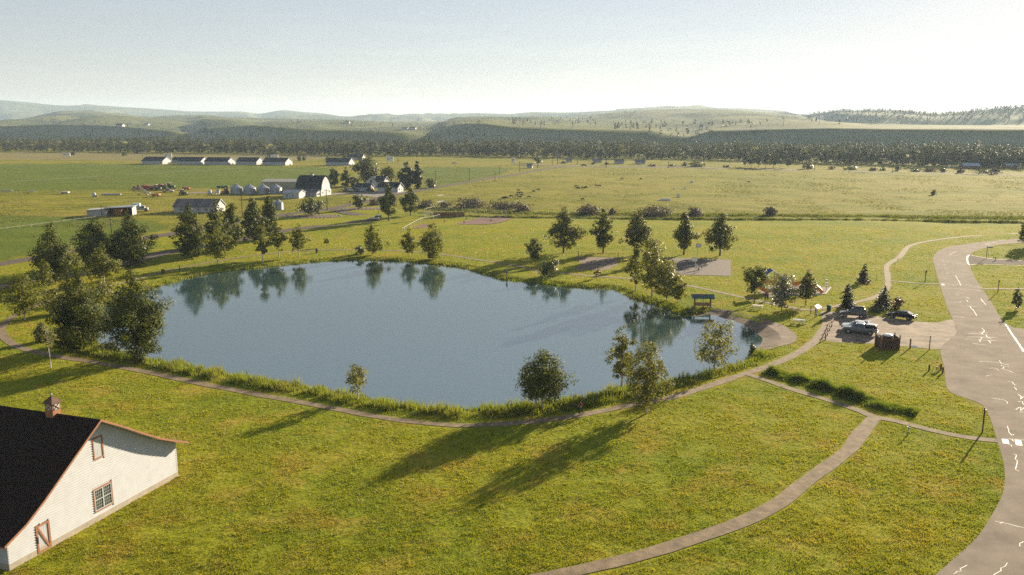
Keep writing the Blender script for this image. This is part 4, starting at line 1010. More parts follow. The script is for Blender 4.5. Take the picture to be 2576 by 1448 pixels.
# ---- the white barn in the foreground --------------------------------------
def barn():
    A = np.array([*BARN_A, 0.]); u = BARN_U; n = BARN_N; back = -n; Lb = 34.0
    o = thing('white_barn', 'big white clapboard barn with black roof and orange trim, lower left', 'barn', (0, 0, 0))
    prof = np.array([(-.9, 2.62), (1.19, 3.52), (3.08, 4.72), (6.5, 7.18), (9.62, 9.40), (12.13, 7.92), (14.26, 6.56), (16.52, 5.2), (18.46, 4.24), (20.3, 3.42)])
    def under(s): return np.interp(s, prof[:, 0], prof[:, 1]) - .22
    W = 19.36
    ss = np.concatenate([[0], prof[1:-1, 0], [W]])
    poly = [(0, .5), (W, .5)] + [(s, under(s)) for s in ss[::-1]]
    P3 = lambda s, z, off=0.: (A[0] + u[0] * s + n[0] * off, A[1] + u[1] * s + n[1] * off, z)
    core = MB()
    core.prism([P3(s, z) for s, z in poly], (0, 0, 0), (back[0] * Lb, back[1] * Lb, 0))
    core.build('wall', M_WHITE, o)
    f = MB(); f.prism([P3(-.06, -.3), P3(W + .06, -.3), P3(W + .06, .56), P3(-.06, .5)], (n[0] * .07, n[1] * .07, 0), (back[0] * Lb, back[1] * Lb, 0))
    f.build('foundation', M_CONC, o)
    # clapboards, each its own board, lapped
    pitch = .225; z = .52; open_ = [(8.72, 10.95, .86, 3.06), (9.17, 10.40, 5.62, 7.68), (2.6, 4.04, .0, 2.52)]
    while z < 9.0:
        zt = z + pitch * 1.12
        seg = [s for s in np.linspace(0, W, 400) if under(s) > z + .05]
        if not seg: break
        s0, s1 = max(seg[0], 0), min(seg[-1], W)
        cuts = [(a, b) for a, b, c, d in open_ if c < z + pitch and d > z]
        runs = []; cur = s0
        for a, b in sorted(cuts):
            runs.append((cur, a)); cur = b
        runs.append((cur, s1))
        for a, b in runs:
            if b - a < .05: continue
            ta = a if under(a) >= zt else next((q for q in seg if under(q) >= zt), None); tb = b if under(b) >= zt else next((q for q in seg[::-1] if under(q) >= zt), None)
            if ta is None or tb is None or tb <= ta: ta = tb = 9.62
            V = [P3(a, z, .085), P3(b, z, .085), P3(tb, zt, .014), P3(ta, zt, .014), P3(a, z, .0), P3(b, z, .0), P3(tb, zt, .002), P3(ta, zt, .002)]
            MB().add(V, [(0, 1, 2, 3), (4, 7, 6, 5), (0, 4, 5, 1), (3, 2, 6, 7), (0, 3, 7, 4), (1, 5, 6, 2)]).build('clapboard', M_WHITE, o)
        z += pitch
    # clapboards on the long side seen at the left edge
    z = .52
    while z < 2.5:
        V = [P3(-.05, z, .05), P3(-.05, z, -Lb), P3(-.016, z + pitch * 1.12, -Lb), P3(-.016, z + pitch * 1.12, .05), P3(0, z, .05), P3(0, z, -Lb), P3(0, z + pitch * 1.12, -Lb), P3(0, z + pitch * 1.12, .05)]
        MB().add(V, [(0, 1, 2, 3), (4, 7, 6, 5), (0, 4, 5, 1), (3, 2, 6, 7), (0, 3, 7, 4), (1, 5, 6, 2)]).build('clapboard', M_WHITE, o)
        z += pitch
    # roof slab following the kicked profile, overhanging the gable
    ov = .85
    def slab(pr, lift, th, off0, off1, name, m, parent):
        top = [P3(s, z + lift) for s, z in pr]; bot = [P3(s, z + lift - th) for s, z in pr[::-1]]
        return MB().prism(top + bot, (n[0] * off0, n[1] * off0, 0), (n[0] * off1, n[1] * off1, 0)).build(name, m, parent)
    half1 = prof[:5]; half2 = prof[4:]
    roof = slab(half1, 0, .16, ov, -Lb - .6, 'roof', M_ROOFD, o)
    slab(half2, 0, .16, ov, -Lb - .6, 'roof', M_ROOFD, o)
    slab(half1, .03, .20, ov + .06, ov + .003, 'barge_board', M_TRIM, o); slab(half2, .03, .20, ov + .06, ov + .003, 'barge_board', M_TRIM, o)
    slab(half2 - [0, .17], 0, .02, ov - .01, .02, 'soffit', M_WHITE, o)
    e0, e1 = P3(-.93, 2.50, ov), P3(-.93, 2.50, -Lb)
    MB().tube(e0, e1, .06, n=6).build('gutter', M_TRIM, o)
    e0, e1 = P3(20.33, 3.36, ov), P3(20.33, 3.36, -Lb)
    MB().tube(e0, e1, .06, n=6).build('gutter', M_WHITE, o)
    # shingle courses, real steps across the black roof
    for pr in (half1[::-1], half2):
        d = np.linalg.norm(np.diff(pr, axis=0), axis=1); tot = np.concatenate([[0], np.cumsum(d)])
        t = .35
        while t < tot[-1]:
            s, z_ = np.interp(t, tot, pr[:, 0]), np.interp(t, tot, pr[:, 1]); s2, z2 = np.interp(t - .3, tot, pr[:, 0]), np.interp(t - .3, tot, pr[:, 1])
            V = [P3(s, z_ + .022, ov - .03), P3(s, z_ + .022, -Lb - .55), P3(s2, z2 + .006, -Lb - .55), P3(s2, z2 + .006, ov - .03), P3(s, z_ + .001, ov - .03), P3(s, z_ + .001, -Lb - .55)]
            MB().add(V, [(0, 1, 2, 3), (0, 4, 5, 1)]).build('shingle_course', M_ROOFD, o)
            t += .3
    # hatch
    def framed(name, s0, s1, z0, z1, fw, fill, fm):
        d = quad(A, u, n, s0 + fw, z0 + fw, s1 - fw, z1 - fw, .01, .03, name, fill, o)
        for (a, b, c, e) in ((s0, z0, s1, z0 + fw), (s0, z1 - fw, s1, z1), (s0, z0 + fw, s0 + fw, z1 - fw), (s1 - fw, z0 + fw, s1, z1 - fw)):
            quad(A, u, n, a, b, c, e, .0, .10, 'frame', fm, d)
        return d
    h = framed('hatch', 9.2, 10.36, 5.64, 7.64, .12, M_WHITE, M_TRIM)
    for k in range(5): quad(A, u, n, 9.34 + k * .178, 5.78, 9.34 + k * .178 + .165, 7.50, .042, .015, 'plank', M_WHITE, h)
    w = framed('window', 8.74, 10.93, .88, 3.04, .11, M_GLASS, M_TRIM)
    for (a, b, c, e) in ((9.775, 1.0, 9.895, 2.93), (8.86, 1.93, 9.775, 2.0), (9.895, 1.93, 10.81, 2.0), (8.86, 1.0, 8.93, 1.93), (8.86, 2.0, 8.93, 2.93), (10.74, 1.0, 10.81, 1.93), (10.74, 2.0, 10.81, 2.93), (8.93, 2.87, 9.775, 2.93), (9.895, 2.87, 10.74, 2.93), (8.93, .99, 9.775, 1.06), (9.895, .99, 10.74, 1.06)):
        quad(A, u, n, a, b, c, e, .04, .05, 'sash', M_WHITE, w)
    for s0, s1 in ((8.93, 9.775), (9.895, 10.74)):
        for z0, z1 in ((1.06, 1.93), (2.0, 2.87)):
            for k in (1, 2, 3): s = s0 + (s1 - s0) * k / 4; quad(A, u, n, s - .012, z0, s + .012, z1, .041, .018, 'muntin', M_WHITE, w)
            for k in (1, 2): zz = z0 + (z1 - z0) * k / 3; quad(A, u, n, s0, zz - .012, s1, zz + .012, .060, .004, 'muntin', M_WHITE, w)
            for i in range(4):
                for j in range(3):
                    a = s0 + (s1 - s0) * i / 4 + .014; c = s0 + (s1 - s0) * (i + 1) / 4 - .014; b = z0 + (z1 - z0) * j / 3 + .014; e = z0 + (z1 - z0) * (j + 1) / 3 - .014
                    quad(A, u, n, a, b, c, e, .0405, .006, 'pane', M_GLASS, w)
    d = framed('door', 2.64, 4.0, .06, 2.48, .17, M_WHITE, M_TRIM)
    for k in range(5): quad(A, u, n, 2.83 + k * .2, .25, 2.83 + k * .2 + .185, 2.30, .042, .012, 'plank', M_WHITE, d)
    a, b = np.array(P3(2.85, 2.27, .07)), np.array(P3(3.80, .27, .07))
    dd = (b - a) / np.linalg.norm(b - a); up = np.cross([*n, 0], dd) * .085
    MB().prism([a - up, b - up, b + up, a + up], (0, 0, 0), (n[0] * .03, n[1] * .03, 0)).build('brace', M_TRIM, d)
    quad(A, u, n, 2.70, .95, 2.80, 1.55, .10, .03, 'hinge', M_WOODD, d)
    for s in (3.05, 3.9): quad(A, u, n, s, 2.5, s + .12, 2.62, .05, .08, 'door_roller', M_WHITE, d)
    for s in np.linspace(.0, W, 2): quad(A, u, n, s - .06, .5, s + .06, under(s) - .05, .003, .06, 'corner_board', M_WHITE, o)
    # cupola
    c = np.array(P3(9.62, 9.1, -4.5)); rz = math.atan2(u[1], u[0])
    cup = MB().box(c + [0, 0, .62], (.86, .86, 1.4), rz).build('cupola', M_TRIM, o)
    for k in range(4):
        a = rz + k * math.pi / 2; dn = np.array([math.cos(a), math.sin(a)]); dt = rotv(dn); ctr = c[:2] + dn * .431
        quad(np.array([*ctr, 0]), dt, dn, -.30, c[2] + .70, .30, c[2] + 1.22, .001, .02, 'louver', M_WHITE, cup)
        for s1 in (1, -1):
            p0 = ctr - dt * .30 + dn * .03; p1 = ctr + dt * .30 + dn * .03; zA, zB = (c[2] + .70, c[2] + 1.22)[::s1]
            MB().tube((*p0, zA), (*p1, zB), .045, n=4).build('cross_bar', M_TRIM, cup)
    MB().add([tuple(c + [math.cos(rz + math.pi / 4 + k * math.pi / 2) * .86, math.sin(rz + math.pi / 4 + k * math.pi / 2) * .86, 1.30]) for k in range(4)] + [tuple(c + [0, 0, 1.95])], [(0, 1, 4), (1, 2, 4), (2, 3, 4), (3, 0, 4), (3, 2, 1, 0)]).build('cupola_roof', mat('brown_shingles', (.13, .075, .05), .9, .3, 5), o)
    MB().lathe(c + [0, 0, 1.90], [(.02, 0), (.09, .08), (.09, .16), (.02, .25)], 8).build('finial', M_WHITE2, o)
barn()

# ---- plain gabled buildings -------------------------------------------------
def house(name, label, cat, base, yaw, L_, D, h, rise, wm, rm, group=None, ov=.35, rows=None, end_doors=None, loft=None, hip=False, panels=0):
    """base: world xy of the front-left corner; yaw of the ridge; the body lies to the ridge's left"""
    rz = R(yaw); o = thing(name, label, cat, (base[0], base[1], 0), rz, group)
    MB().prism([(0, 0, -.2), (0, D, -.2), (0, D, h), (0, D / 2, h + rise), (0, 0, h)], (0, 0, 0), (L_, 0, 0)).build('wall', wm, o)
    k = rise / (D / 2)
    for s in (0, 1):
        a = (0, -ov, h - ov * k) if s == 0 else (0, D + ov, h - ov * k); b = (0, D / 2, h + rise)
        e = (0, 0, .14)
        r_ = MB().prism([a, b, (b[0], b[1], b[2] + .16), (a[0], a[1], a[2] + .16)], (-ov, 0, 0.012), (L_ + ov, 0, 0.012)).build('roof', rm, o)
        for i in range(panels):
            x0 = -ov + (L_ + 2 * ov) * i / panels
            q = .02 if i % 2 else .05
            MB().prism([(0, a[1], a[2] + .175 + q), (0, b[1], b[2] + .175 + q), (0, b[1], b[2] + .178 + q + .02), (0, a[1], a[2] + .178 + q + .02)], (x0 + .02, 0, 0), (x0 + (L_ + 2 * ov) / panels - .02, 0, 0)).build('roof_panel', rm, r_)
    for x in (-ov - .03, L_ + ov + .03):
        for s in (-1, 1):
            MB().prism([(x, D / 2 + s * (D / 2 + ov), h - ov * k - .06), (x, D / 2, h + rise - .06), (x, D / 2, h + rise + .17), (x, D / 2 + s * (D / 2 + ov), h - ov * k + .17)], (-.03, 0, 0), (.03, 0, 0)).build('barge_board', M_WHITE if wm in (M_WHITE, M_WHITE2) else wm, o)
    for (x, w, z0, z1) in rows or []:
        g_ = MB().box((x, -.05, (z0 + z1) / 2), (w, .06, z1 - z0)).build('window', M_WHITE, o)
        MB().box((x, -.075, (z0 + z1) / 2), (w - .2, .05, z1 - z0 - .2)).build('pane', M_GLASS, g_)
    for (y, w, z0, z1, m) in end_doors or []:
        MB().box((L_ + .04, y, (z0 + z1) / 2), (.07, w, z1 - z0)).build('door', m, o)
    if loft: MB().box((L_ + .04, D / 2, loft), (.06, .9, 1.0)).build('loft_window', M_GLASS, o)
    return o
def fl(px, py): g = G(px, py); return (g[0], g[1])
BG = 'row of long white barns'
for k, (x, y, L_, D, lab) in enumerate([(357, 413.2, 19, 13, 'white barn at the left end of the long row on the plain'), (446, 414.0, 21, 13, 'second long white barn from the left in the row'), (514, 415.0, 20.5, 13, 'third long white barn from the left in the row'),
                                        (594, 415.2, 18, 13, 'fourth long white barn from the left in the row'), (660, 416.2, 20, 13, 'fifth long white barn, right end of the row'), (820, 416.6, 19.5, 12, 'lone long white barn right of the row, nearer the farmhouse')]):
    rows = [(1.2 + i * (L_ - 2.4) / 8, .9, .7, 1.4) for i in range(9)] if k else [(L_ * .93, .8, .8, 1.6)]
    house('long_barn', lab, 'barn', fl(x, y), -11, L_, D, 2.7, 3.0, M_WHITE, M_ROOFB, BG, rows=rows, end_doors=[(3.2, 1.4, 0, 2.2, M_WHITE2), (8.5, 2.6, 0, 1.0, M_WOODD)])
house('small_shed', 'small white shed right of the lone long barn', 'shed', fl(903, 416), -11, 4.5, 5, 2.4, 1.3, M_WHITE, M_ROOFB)
house('far_house', 'low dark-roofed house behind the lone long barn', 'house', fl(872, 402.5), -8, 15, 9, 2.6, 2.4, M_WHITE2, M_ROOFB)
house('wing_shed', 'white wing between the first two barns of the row', 'shed', fl(432, 411), -11, 8, 9, 2.6, 2.2, M_WHITE, M_ROOFB)

# big gambrel barn
def gambrel():
    B = fl(746, 493.5); yaw = R(-13); L_, D = 15.0, 13.5
    o = thing('gambrel_barn', 'tall white barn with a dark rounded gambrel roof and lean-to', 'barn', (*B, 0), yaw); o.scale = (.84, .84, .80)
    pr = [(0, 0), (0, 4.4), (.7, 6.6), (2.2, 9.0), (4.2, 10.7), (6.75, 11.7), (9.3, 10.7), (11.3, 9.0), (12.8, 6.6), (13.5, 4.4), (13.5, 0)]
    MB().prism([(0, a, b) for a, b in pr], (0, 0, -.1), (L_, 0, -.1)).build('wall', M_WHITE, o)
    rp_ = [(-.7, 3.7), (.0, 4.6), (.6, 6.7), (2.1, 9.15), (4.15, 10.9), (6.75, 11.9)]
    for s in (0, 1):
        q = [(a if s == 0 else 13.5 - a, b) for a, b in rp_]; 
        MB().prism([(0, a, b) for a, b in q] + [(0, a + (.12 if s == 0 else -.12), b - .2) for a, b in q[::-1]], (-.5, 0, 0), (L_ + .5, 0, 0)).build('roof', M_ROOFB, o)
    d = MB().box((L_ + .04, 6.75, 9.0), (.07, 1.8, 2.4)).build('loft_door', M_WHITE2, o)
    for y in (2.5, 11.0): MB().box((L_ + .04, y, 2.0), (.06, .9, 1.1)).build('window', M_GLASS, o)
    MB().box((L_ + .04, 6.75, 1.5), (.07, 3.0, 3.0)).build('door', M_WHITE2, o)
    MB().box((7, 6.75, 12.3), (1.3, 1.3, 1.3)).build('cupola', M_WHITE, o)
    MB().prism([(6.1, 5.9, 12.9), (7.9, 5.9, 12.9), (7.9, 7.6, 12.9), (6.1, 7.6, 12.9)], (0, 0, 0), (0, 0, .25)).build('cupola_roof', M_ROOFB, o)
    # lean-to along the front
    MB().prism([(0, 0, 0), (0, -4.6, 0), (0, -4.6, 2.6), (0, -.02, 4.2)], (-.2, 0, 0), (L_ - .4, 0, 0)).build('lean_to_wall', M_WHITE, o)
    MB().prism([(0, -5.0, 2.5), (0, -.03, 4.3), (0, -.03, 4.48), (0, -5.0, 2.68)], (-3.2, 0, 0), (L_ - .1, 0, 0)).build('lean_to_roof', M_RUST, o)
    for i in range(6):
        g_ = MB().box((1.4 + i * 2.2, -4.63, 1.5), (.9, .06, 1.1)).build('window', M_WHITE2, o)
        MB().box((1.4 + i * 2.2, -4.665, 1.5), (.7, .04, .9)).build('pane', M_GLASS, g_)
    for i in range(3): MB().box((L_ - .37, -1.2 - i * 1.1, 1.5), (.06, .8, .9)).build('window', M_GLASS, o)
gambrel()
house('white_shed', 'small white shed at the front left of the tall dark-roofed barn', 'shed', fl(712, 500.5), -13, 8, 6.5, 2.7, 1.1, M_WHITE, M_WHITE2, ov=.2, rows=[(2, .8, 1, 1.8), (5, .8, 1, 1.8)])
house('tan_shed', 'long tan metal shed behind the grain bins', 'shed', fl(660, 483), -7, 27, 11, 5.0, 1.0, M_TANM, M_TANR)
house('low_shed', 'low white-walled shed with a patchy rusty metal roof behind the poplars', 'shed', fl(437, 535), -4, 17, 9, 2.3, 2.5, M_WHITE2, M_RUST, rows=[(3, 1.0, .8, 1.6), (10, 1.0, .8, 1.6), (13, 1.3, .8, 1.7), (15, .8, 1.1, 1.7)], end_doors=[(4, 2.4, 0, 2.0, M_WHITE)], panels=22)
hs = house('farmhouse', 'white farmhouse with a gable facing the lane below the leafy trees', 'house', fl(927, 472), -18, 10, 7, 3.8, 2.4, M_WHITE, M_ROOFB, rows=[(2.5, 1.1, 1, 2.4), (6, 1.1, 1, 2.4), (8.5, 1.1, 1, 2.4)], loft=4.6)
hs.scale = (.92, .92, .95)
MB().prism([(0, 0, 0), (7, 0, 0), (7, 0, 3.6), (3.5, 0, 6.0), (0, 0, 3.6)], (0, -3.5, 0), (0, -.02, 0)).build('front_gable', M_WHITE, hs)
for s in (-1, 1): MB().prism([(3.5, 0, 6.15), (3.5 + s * 3.9, 0, 3.45), (3.5 + s * 3.9, 0, 3.65), (3.5, 0, 6.36)], (0, -3.9, 0), (0, 4, 0)).build('porch_roof', M_ROOFB, hs)
MB().box((3.5, -3.53, 3.7), (1.2, .06, 1.4)).build('window', M_GLASS, hs)
MB().box((8, 3.5, 6.6), (.6, .6, 1.4)).build('chimney', mat('brick', (.25, .12, .08), .9, .2, 3), hs)
house('garage', 'white garage with dark roof left of the farmhouse drive', 'garage', fl(893, 481.5), -16, 8.0, 5.5, 2.2, 1.6, M_WHITE, M_ROOFB, end_doors=[(3.2, 2.6, 0, 2.2, M_WHITE2)])
house('garage', 'larger white garage with dark roof nearest the lane', 'garage', fl(950, 483.5), -16, 11.0, 7, 2.5, 2.2, M_WHITE, M_ROOFB, end_doors=[(1.8, .9, .9, 1.8, M_GLASS), (5.2, 1, 0, 2.0, M_WHITE2)])
# open-fronted shed
def open_shed():
    B = fl(219, 545); yaw = R(8); o = thing('open_shed', 'weathered open-fronted pole shed with stacked straw inside', 'shed', (*B, 0), yaw); o.scale = (.8, .9, .9)
    MB().prism([(0, 0, -.1), (8.4, 0, -.1), (8.4, 0, 2.9), (0, 0, 2.5)], (0, 0, 0), (0, 6, 0)).build('wall', M_WHITE2, o)
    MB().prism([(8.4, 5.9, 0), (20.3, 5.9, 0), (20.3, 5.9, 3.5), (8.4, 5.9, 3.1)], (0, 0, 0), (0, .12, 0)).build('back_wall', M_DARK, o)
    MB().box((20.2, 3, 1.7), (.14, 6, 3.4)).build('side_wall', M_WHITE2, o)
    for x in (11.8, 15.0, 18.0): MB().box((x, .2, 1.75), (.22, .22, 3.5)).build('post', M_TRIM, o)
    MB().prism([(-.4, 0, 2.5), (8.2, 0, 2.92), (8.2, 0, 3.06), (-.4, 0, 2.64)], (0, -.4, 0), (0, 6.4, 0)).build('roof', M_WHITE2, o)
    MB().prism([(8.0, 0, 3.2), (21.2, 0, 3.9), (21.2, 0, 4.06), (8.0, 0, 3.36)], (0, -1.4, 0), (0, 6.4, 0)).build('roof', M_STEEL, o)
    MB().box((14.6, -1.42, 3.62), (13.2, .06, .2)).build('fascia', M_WHITE2, o)
    o2 = thing('straw_stack', 'orange straw bales stacked inside the open shed', 'straw', G(291, 543.5) * [1, 1, 0] + [0, 1.2, 0], yaw)
    for i in range(2):
        for j in range(3): MB().box((i * 1.25, 0, .42 + j * .84), (1.2, 1.6, .8)).build('bale', mat('straw', (.42, .20, .06), .95, .2, 3), o2, bevel=.08)
open_shed()
# grain bins
def grain_bin(px, py, r, h, lab, n=18):
    g = G(px, py); o = thing('grain_bin', lab, 'grain bin', (g[0], g[1] + r, 0), 0, 'round steel grain bins')
    prof = []
    for k in range(int(h / .4) + 1):
        z = k * .4; prof += [(r, z), (r + .05, z + .2)]
    MB().lathe((0, 0, 0), prof, n).build('bin_wall', M_STEEL, o, smooth=False)
    zt = prof[-1][1]
    MB().lathe((0, 0, zt), [(r + .12, 0), (r * .55, r * .30), (.35, r * .60), (.35, r * .66), (.05, r * .7)], n).build('bin_roof', M_STEEL, o)
    for k in range(10):
        a = k * .628; MB().tube((math.cos(a) * r * 1.02, math.sin(a) * r * 1.02, zt + .05), (math.cos(a) * .4, math.sin(a) * .4, zt + r * .6), .04, n=3).build('roof_rib', M_STEEL, o)
    MB().box((r * .2, -r - .02, 1.2), (.8, .12, 1.6)).build('hatch', M_STEEL, o)
for x, l in ((591, 'leftmost of the four grain bins in a row'), (624, 'second grain bin from the left in the row of four'), (658, 'third grain bin from the left in the row of four'), (690.5, 'rightmost of the four grain bins in a row')): grain_bin(x, 489.5, 2.9, 3.1, l)
grain_bin(699, 529.5, 1.65, 3.0, 'small grain bin right of the poplars, nearer the road')
grain_bin(683, 530.5, 1.5, 2.6, 'small grain bin half hidden behind the poplar')
# weathered huts by the highway, ranch on the right
for k, (x, y, w) in enumerate([(1424, 409, 6), (1491, 410.5, 9), (1546, 413, 9), (1598, 413.5, 9.5)]):
    house('field_hut', ['first', 'second', 'third', 'last'][k] + ' from the left of four weathered pale huts on the plain', 'hut', fl(x, y), -3 - k, w * .85, 6.5, 2.2, 1.2, M_WHITE2, M_RUST, 'weathered huts on the plain', rows=[(w * .6, .9, .8, 1.7)], end_doors=[(2, 1.0, .8, 1.7, M_GLASS), (4.4, 1.0, .8, 1.7, M_GLASS)])
house('field_shed', 'small grey shed beside the lane near its far end', 'shed', fl(1326, 424.2), -10, 3.8, 3.4, 2.2, .9, M_WHITE2, M_RUST)
M_BLUER = mat('blue_metal_roof', (.22, .30, .38), .4, .08, .3, spec=.5)
house('ranch_house', 'brown ranch building with long pale blue metal roof, far right', 'house', fl(2424, 425.5), -4, 12, 8, 2.2, 1.7, M_WOOD, M_BLUER, 'ranch buildings with blue roofs', rows=[(3, 1, .8, 1.8), (7, 1, .8, 1.8)])
house('ranch_house', 'taller blue-roofed ranch building behind the long one', 'house', fl(2462, 419), -4, 11, 9, 3.6, 2.2, M_WOOD, M_BLUER, 'ranch buildings with blue roofs')
house('ranch_house', 'blue-roofed ranch wing right of the taller building', 'house', fl(2486, 421), -4, 8, 8, 2.4, 1.8, M_WOOD, M_BLUER, 'ranch buildings with blue roofs')
house('ranch_house', 'small blue-roofed outbuilding at the far right of the ranch', 'house', fl(2531, 424), -4, 8, 7, 2.0, 1.2, M_WOOD, M_BLUER, 'ranch buildings with blue roofs')
# a few homes on the benches
for k, (x, y) in enumerate([(492, 341), (505, 340.5), (520, 339), (866, 311), (290, 320), (360, 316), (1010, 327), (1030, 326)]):
    h_ = hill_hit(x, y)
    if h_:
        o = house('hill_house', ['pale house leftmost of three at the foot of the left bench', 'pale house in the middle of three at the foot of the left bench', 'pale house rightmost of three at the foot of the left bench', 'pale house among trees on the middle bench', 'small house on the far left bench top', 'small house right on the left bench top', 'left of two tiny houses below the wooded spur', 'right of two tiny houses below the wooded spur'][k], 'house', h_[:2], -10, 13, 9, 3, 2.4, M_WHITE, M_ROOFB, 'far houses on the benches')
        o.location.z = h_[2] - .3

# ================================================================== VEHICLES
M_TYRE = mat('tyre_rubber', (.018, .018, .018), .85, .1, 4)
M_RIM = mat('wheel_rim', (.42, .42, .43), .35, .05, 4, metal=.8)
M_CARGL = mat('car_glass', (.015, .02, .024), .04, .1, 2, spec=.7)
M_LAMP = mat('headlamp', (.75, .75, .72), .1, .02, 2, spec=.8)
M_TAIL = mat('tail_lamp', (.40, .02, .015), .2, .05, 2, spec=.6)
M_BLK = mat('black_plastic', (.02, .02, .021), .5, .1, 4)
def paint(name, c, metal=.3, rough=.25): return mat('paint_' + name, c, rough, .03, 2, metal=metal, spec=.6)
SPEC = {  # length, width, wheelbase, wheel radius, body profile (x,z), cabin base (x0,x1,z), cabin top (x0,x1,z)
    'suv': (4.7, 1.86, 2.75, .36, [(-2.35, .42), (-2.33, .95), (-2.2, 1.08), (1.05, 1.10), (2.05, .98), (2.30, .80), (2.35, .45)], (-2.22, 1.15, 1.06), (-1.95, .30, 1.68)),
    'wagon': (4.8, 1.84, 2.75, .35, [(-2.4, .42), (-2.38, .92), (-2.25, 1.02), (1.0, 1.03), (2.1, .90), (2.36, .72), (2.4, .42)], (-2.28, 1.15, 1.0), (-1.85, .25, 1.58)),
    'sedan': (4.85, 1.84, 2.8, .34, [(-2.42, .38), (-2.40, .86), (-2.2, 1.00), (-1.45, 1.02), (.95, .98), (2.1, .84), (2.38, .66), (2.42, .38)], (-1.85, 1.20, .97), (-.95, .30, 1.44)),
    'pickup': (5.5, 1.92, 3.4, .40, [(-2.75, .55), (-2.73, 1.10), (-.65, 1.12), (1.25, 1.16), (2.45, 1.10), (2.70, .90), (2.75, .52)], (-.85, 1.35, 1.14), (-.62, .55, 1.78))}
def vehicle(name, label, cat, kind, pos, rz, body_m, group=None, roof_m=None):
    L_, W, wb, wr, prof, cb, ct = SPEC[kind]
    o = thing(name, label, cat, pos, rz, group)
    hw = W / 2
    # lower body: lofted so that the sides tumble home and the ends round off
    n = len(prof); V = []
    for yy, zs, xs in ((-hw * .93, 1.0, .975), (-hw, .92, 1.0), (hw, .92, 1.0), (hw * .93, 1.0, .975)):
        for x, z in prof: V.append((x * xs, yy, .36 + (z - .36) * zs if z > .6 else z - (.03 if zs < 1 else 0)))
    Fc = [(k * n + i, k * n + i + 1, (k + 1) * n + i + 1, (k + 1) * n + i) for k in range(3) for i in range(n - 1)]
    Fc += [tuple(range(n))[::-1], tuple(range(3 * n, 4 * n)), tuple([0, n, 2 * n, 3 * n]), tuple([4 * n - 1, 3 * n - 1, 2 * n - 1, n - 1])]
    MB().add(V, Fc).build('body', body_m, o, bevel=.05, smooth=True)
    # cabin
    bw, tw = hw * .93, hw * .72
    cv = [(cb[0], -bw, cb[2]), (cb[1], -bw, cb[2]), (cb[1], bw, cb[2]), (cb[0], bw, cb[2]), (ct[0], -tw, ct[2]), (ct[1], -tw, ct[2]), (ct[1], tw, ct[2]), (ct[0], tw, ct[2])]
    MB().add(cv, [(3, 2, 1, 0), (4, 5, 6, 7), (0, 1, 5, 4), (1, 2, 6, 5), (2, 3, 7, 6), (3, 0, 4, 7)]).build('cabin', roof_m or body_m, o, bevel=.06, smooth=True)
    cvn = np.array(cv)
    def pane(name_, idx, a, b, c, d, off):
        q = cvn[list(idx)]; f = lambda s, t: q[0] * (1 - s) * (1 - t) + q[1] * s * (1 - t) + q[2] * s * t + q[3] * (1 - s) * t
        nn = np.cross(q[1] - q[0], q[3] - q[0]); nn /= np.linalg.norm(nn)
        P = [f(a, c) + nn * off, f(b, c) + nn * off, f(b, d) + nn * off, f(a, d) + nn * off]
        MB().prism(P, (0, 0, 0), tuple(nn * .02)).build(name_, M_CARGL, o)
    pane('windscreen', (1, 2, 6, 5), .06, .94, .08, .92, .012)
    pane('rear_window', (3, 0, 4, 7), .08, .92, .2, .9, .012)
    nside = ((.05, .47), (.51, .93)) if kind in ('sedan', 'pickup') else ((.04, .30), (.33, .62), (.65, .94))
    for a, b in nside:
        pane('side_window', (0, 1, 5, 4), a, b, .12, .9, .012); pane('side_window', (2, 3, 7, 6), 1 - b, 1 - a, .12, .9, .012)
    for sx in (-1, 1):
        for sy in (-1, 1):
            x = sx * wb / 2 + .02; y = sy * (hw - .10)
            MB().tube((x, y - sy * .20, wr), (x, y + sy * .012, wr), wr * 1.17, n=16).build('wheel_arch', M_BLK, o)
            w = MB().tube((x, y - sy * .16, wr), (x, y + sy * .07, wr), wr, n=18).build('tyre', M_TYRE, o, bevel=.03)
            MB().tube((x, y + sy * .04, wr), (x, y + sy * .085, wr), wr * .66, wr * .52, n=12).build('rim', M_RIM, w)
    fx, rx = L_ / 2, -L_ / 2; fz = prof[-2][1]; rz_ = prof[1][1]
    for sy in (-1, 1):
        MB().box((fx - .16, sy * (hw - .28), fz - .02), (.26, .42, .16)).build('headlight', M_LAMP, o, bevel=.03)
        MB().box((rx + .10, sy * (hw - .20), rz_ - .02), (.22, .26, .26)).build('tail_light', M_TAIL, o, bevel=.03)
        MB().box((cb[1] - .45, sy * (hw + .07), cb[2] + .08), (.14, .2, .14)).build('mirror', body_m, o, bevel=.03)
    MB().box((fx - .04, 0, .52), (.14, W * .9, .24)).build('bumper', M_BLK, o, bevel=.04); MB().box((rx + .04, 0, .54), (.14, W * .9, .22)).build('bumper', M_BLK, o, bevel=.04)
    MB().box((fx - .06, 0, fz - .16), (.1, W * .5, .16)).build('grille', M_BLK, o)
    return o
def by_wheels(fpx, rpx, W):
    f, r = G(*fpx), G(*rpx); d = (f - r)[:2]; d /= np.linalg.norm(d); side = np.array([-d[1], d[0]])
    if side[1] < 0: side = -side
    c = (f + r)[:2] / 2 + side * (W / 2)
    return (c[0], c[1], .02), math.atan2(d[1], d[0])
P_, a = by_wheels((2126, 799.5), (2166.5, 802.5), 1.8)
v = vehicle('car', 'grey crossover car with a dark roof box by the left spruce', 'car', 'suv', P_, a, paint('grey', (.20, .19, .18)), 'cars on the gravel lot')
MB().box((-.9, 0, 1.92), (1.9, .85, .34), taper=.86).build('roof_box', M_BLK, v, bevel=.08)
for sy in (-1, 1): MB().tube((-1.7, sy * .6, 1.73), (.2, sy * .6, 1.73), .025).build('roof_rail', M_BLK, v)
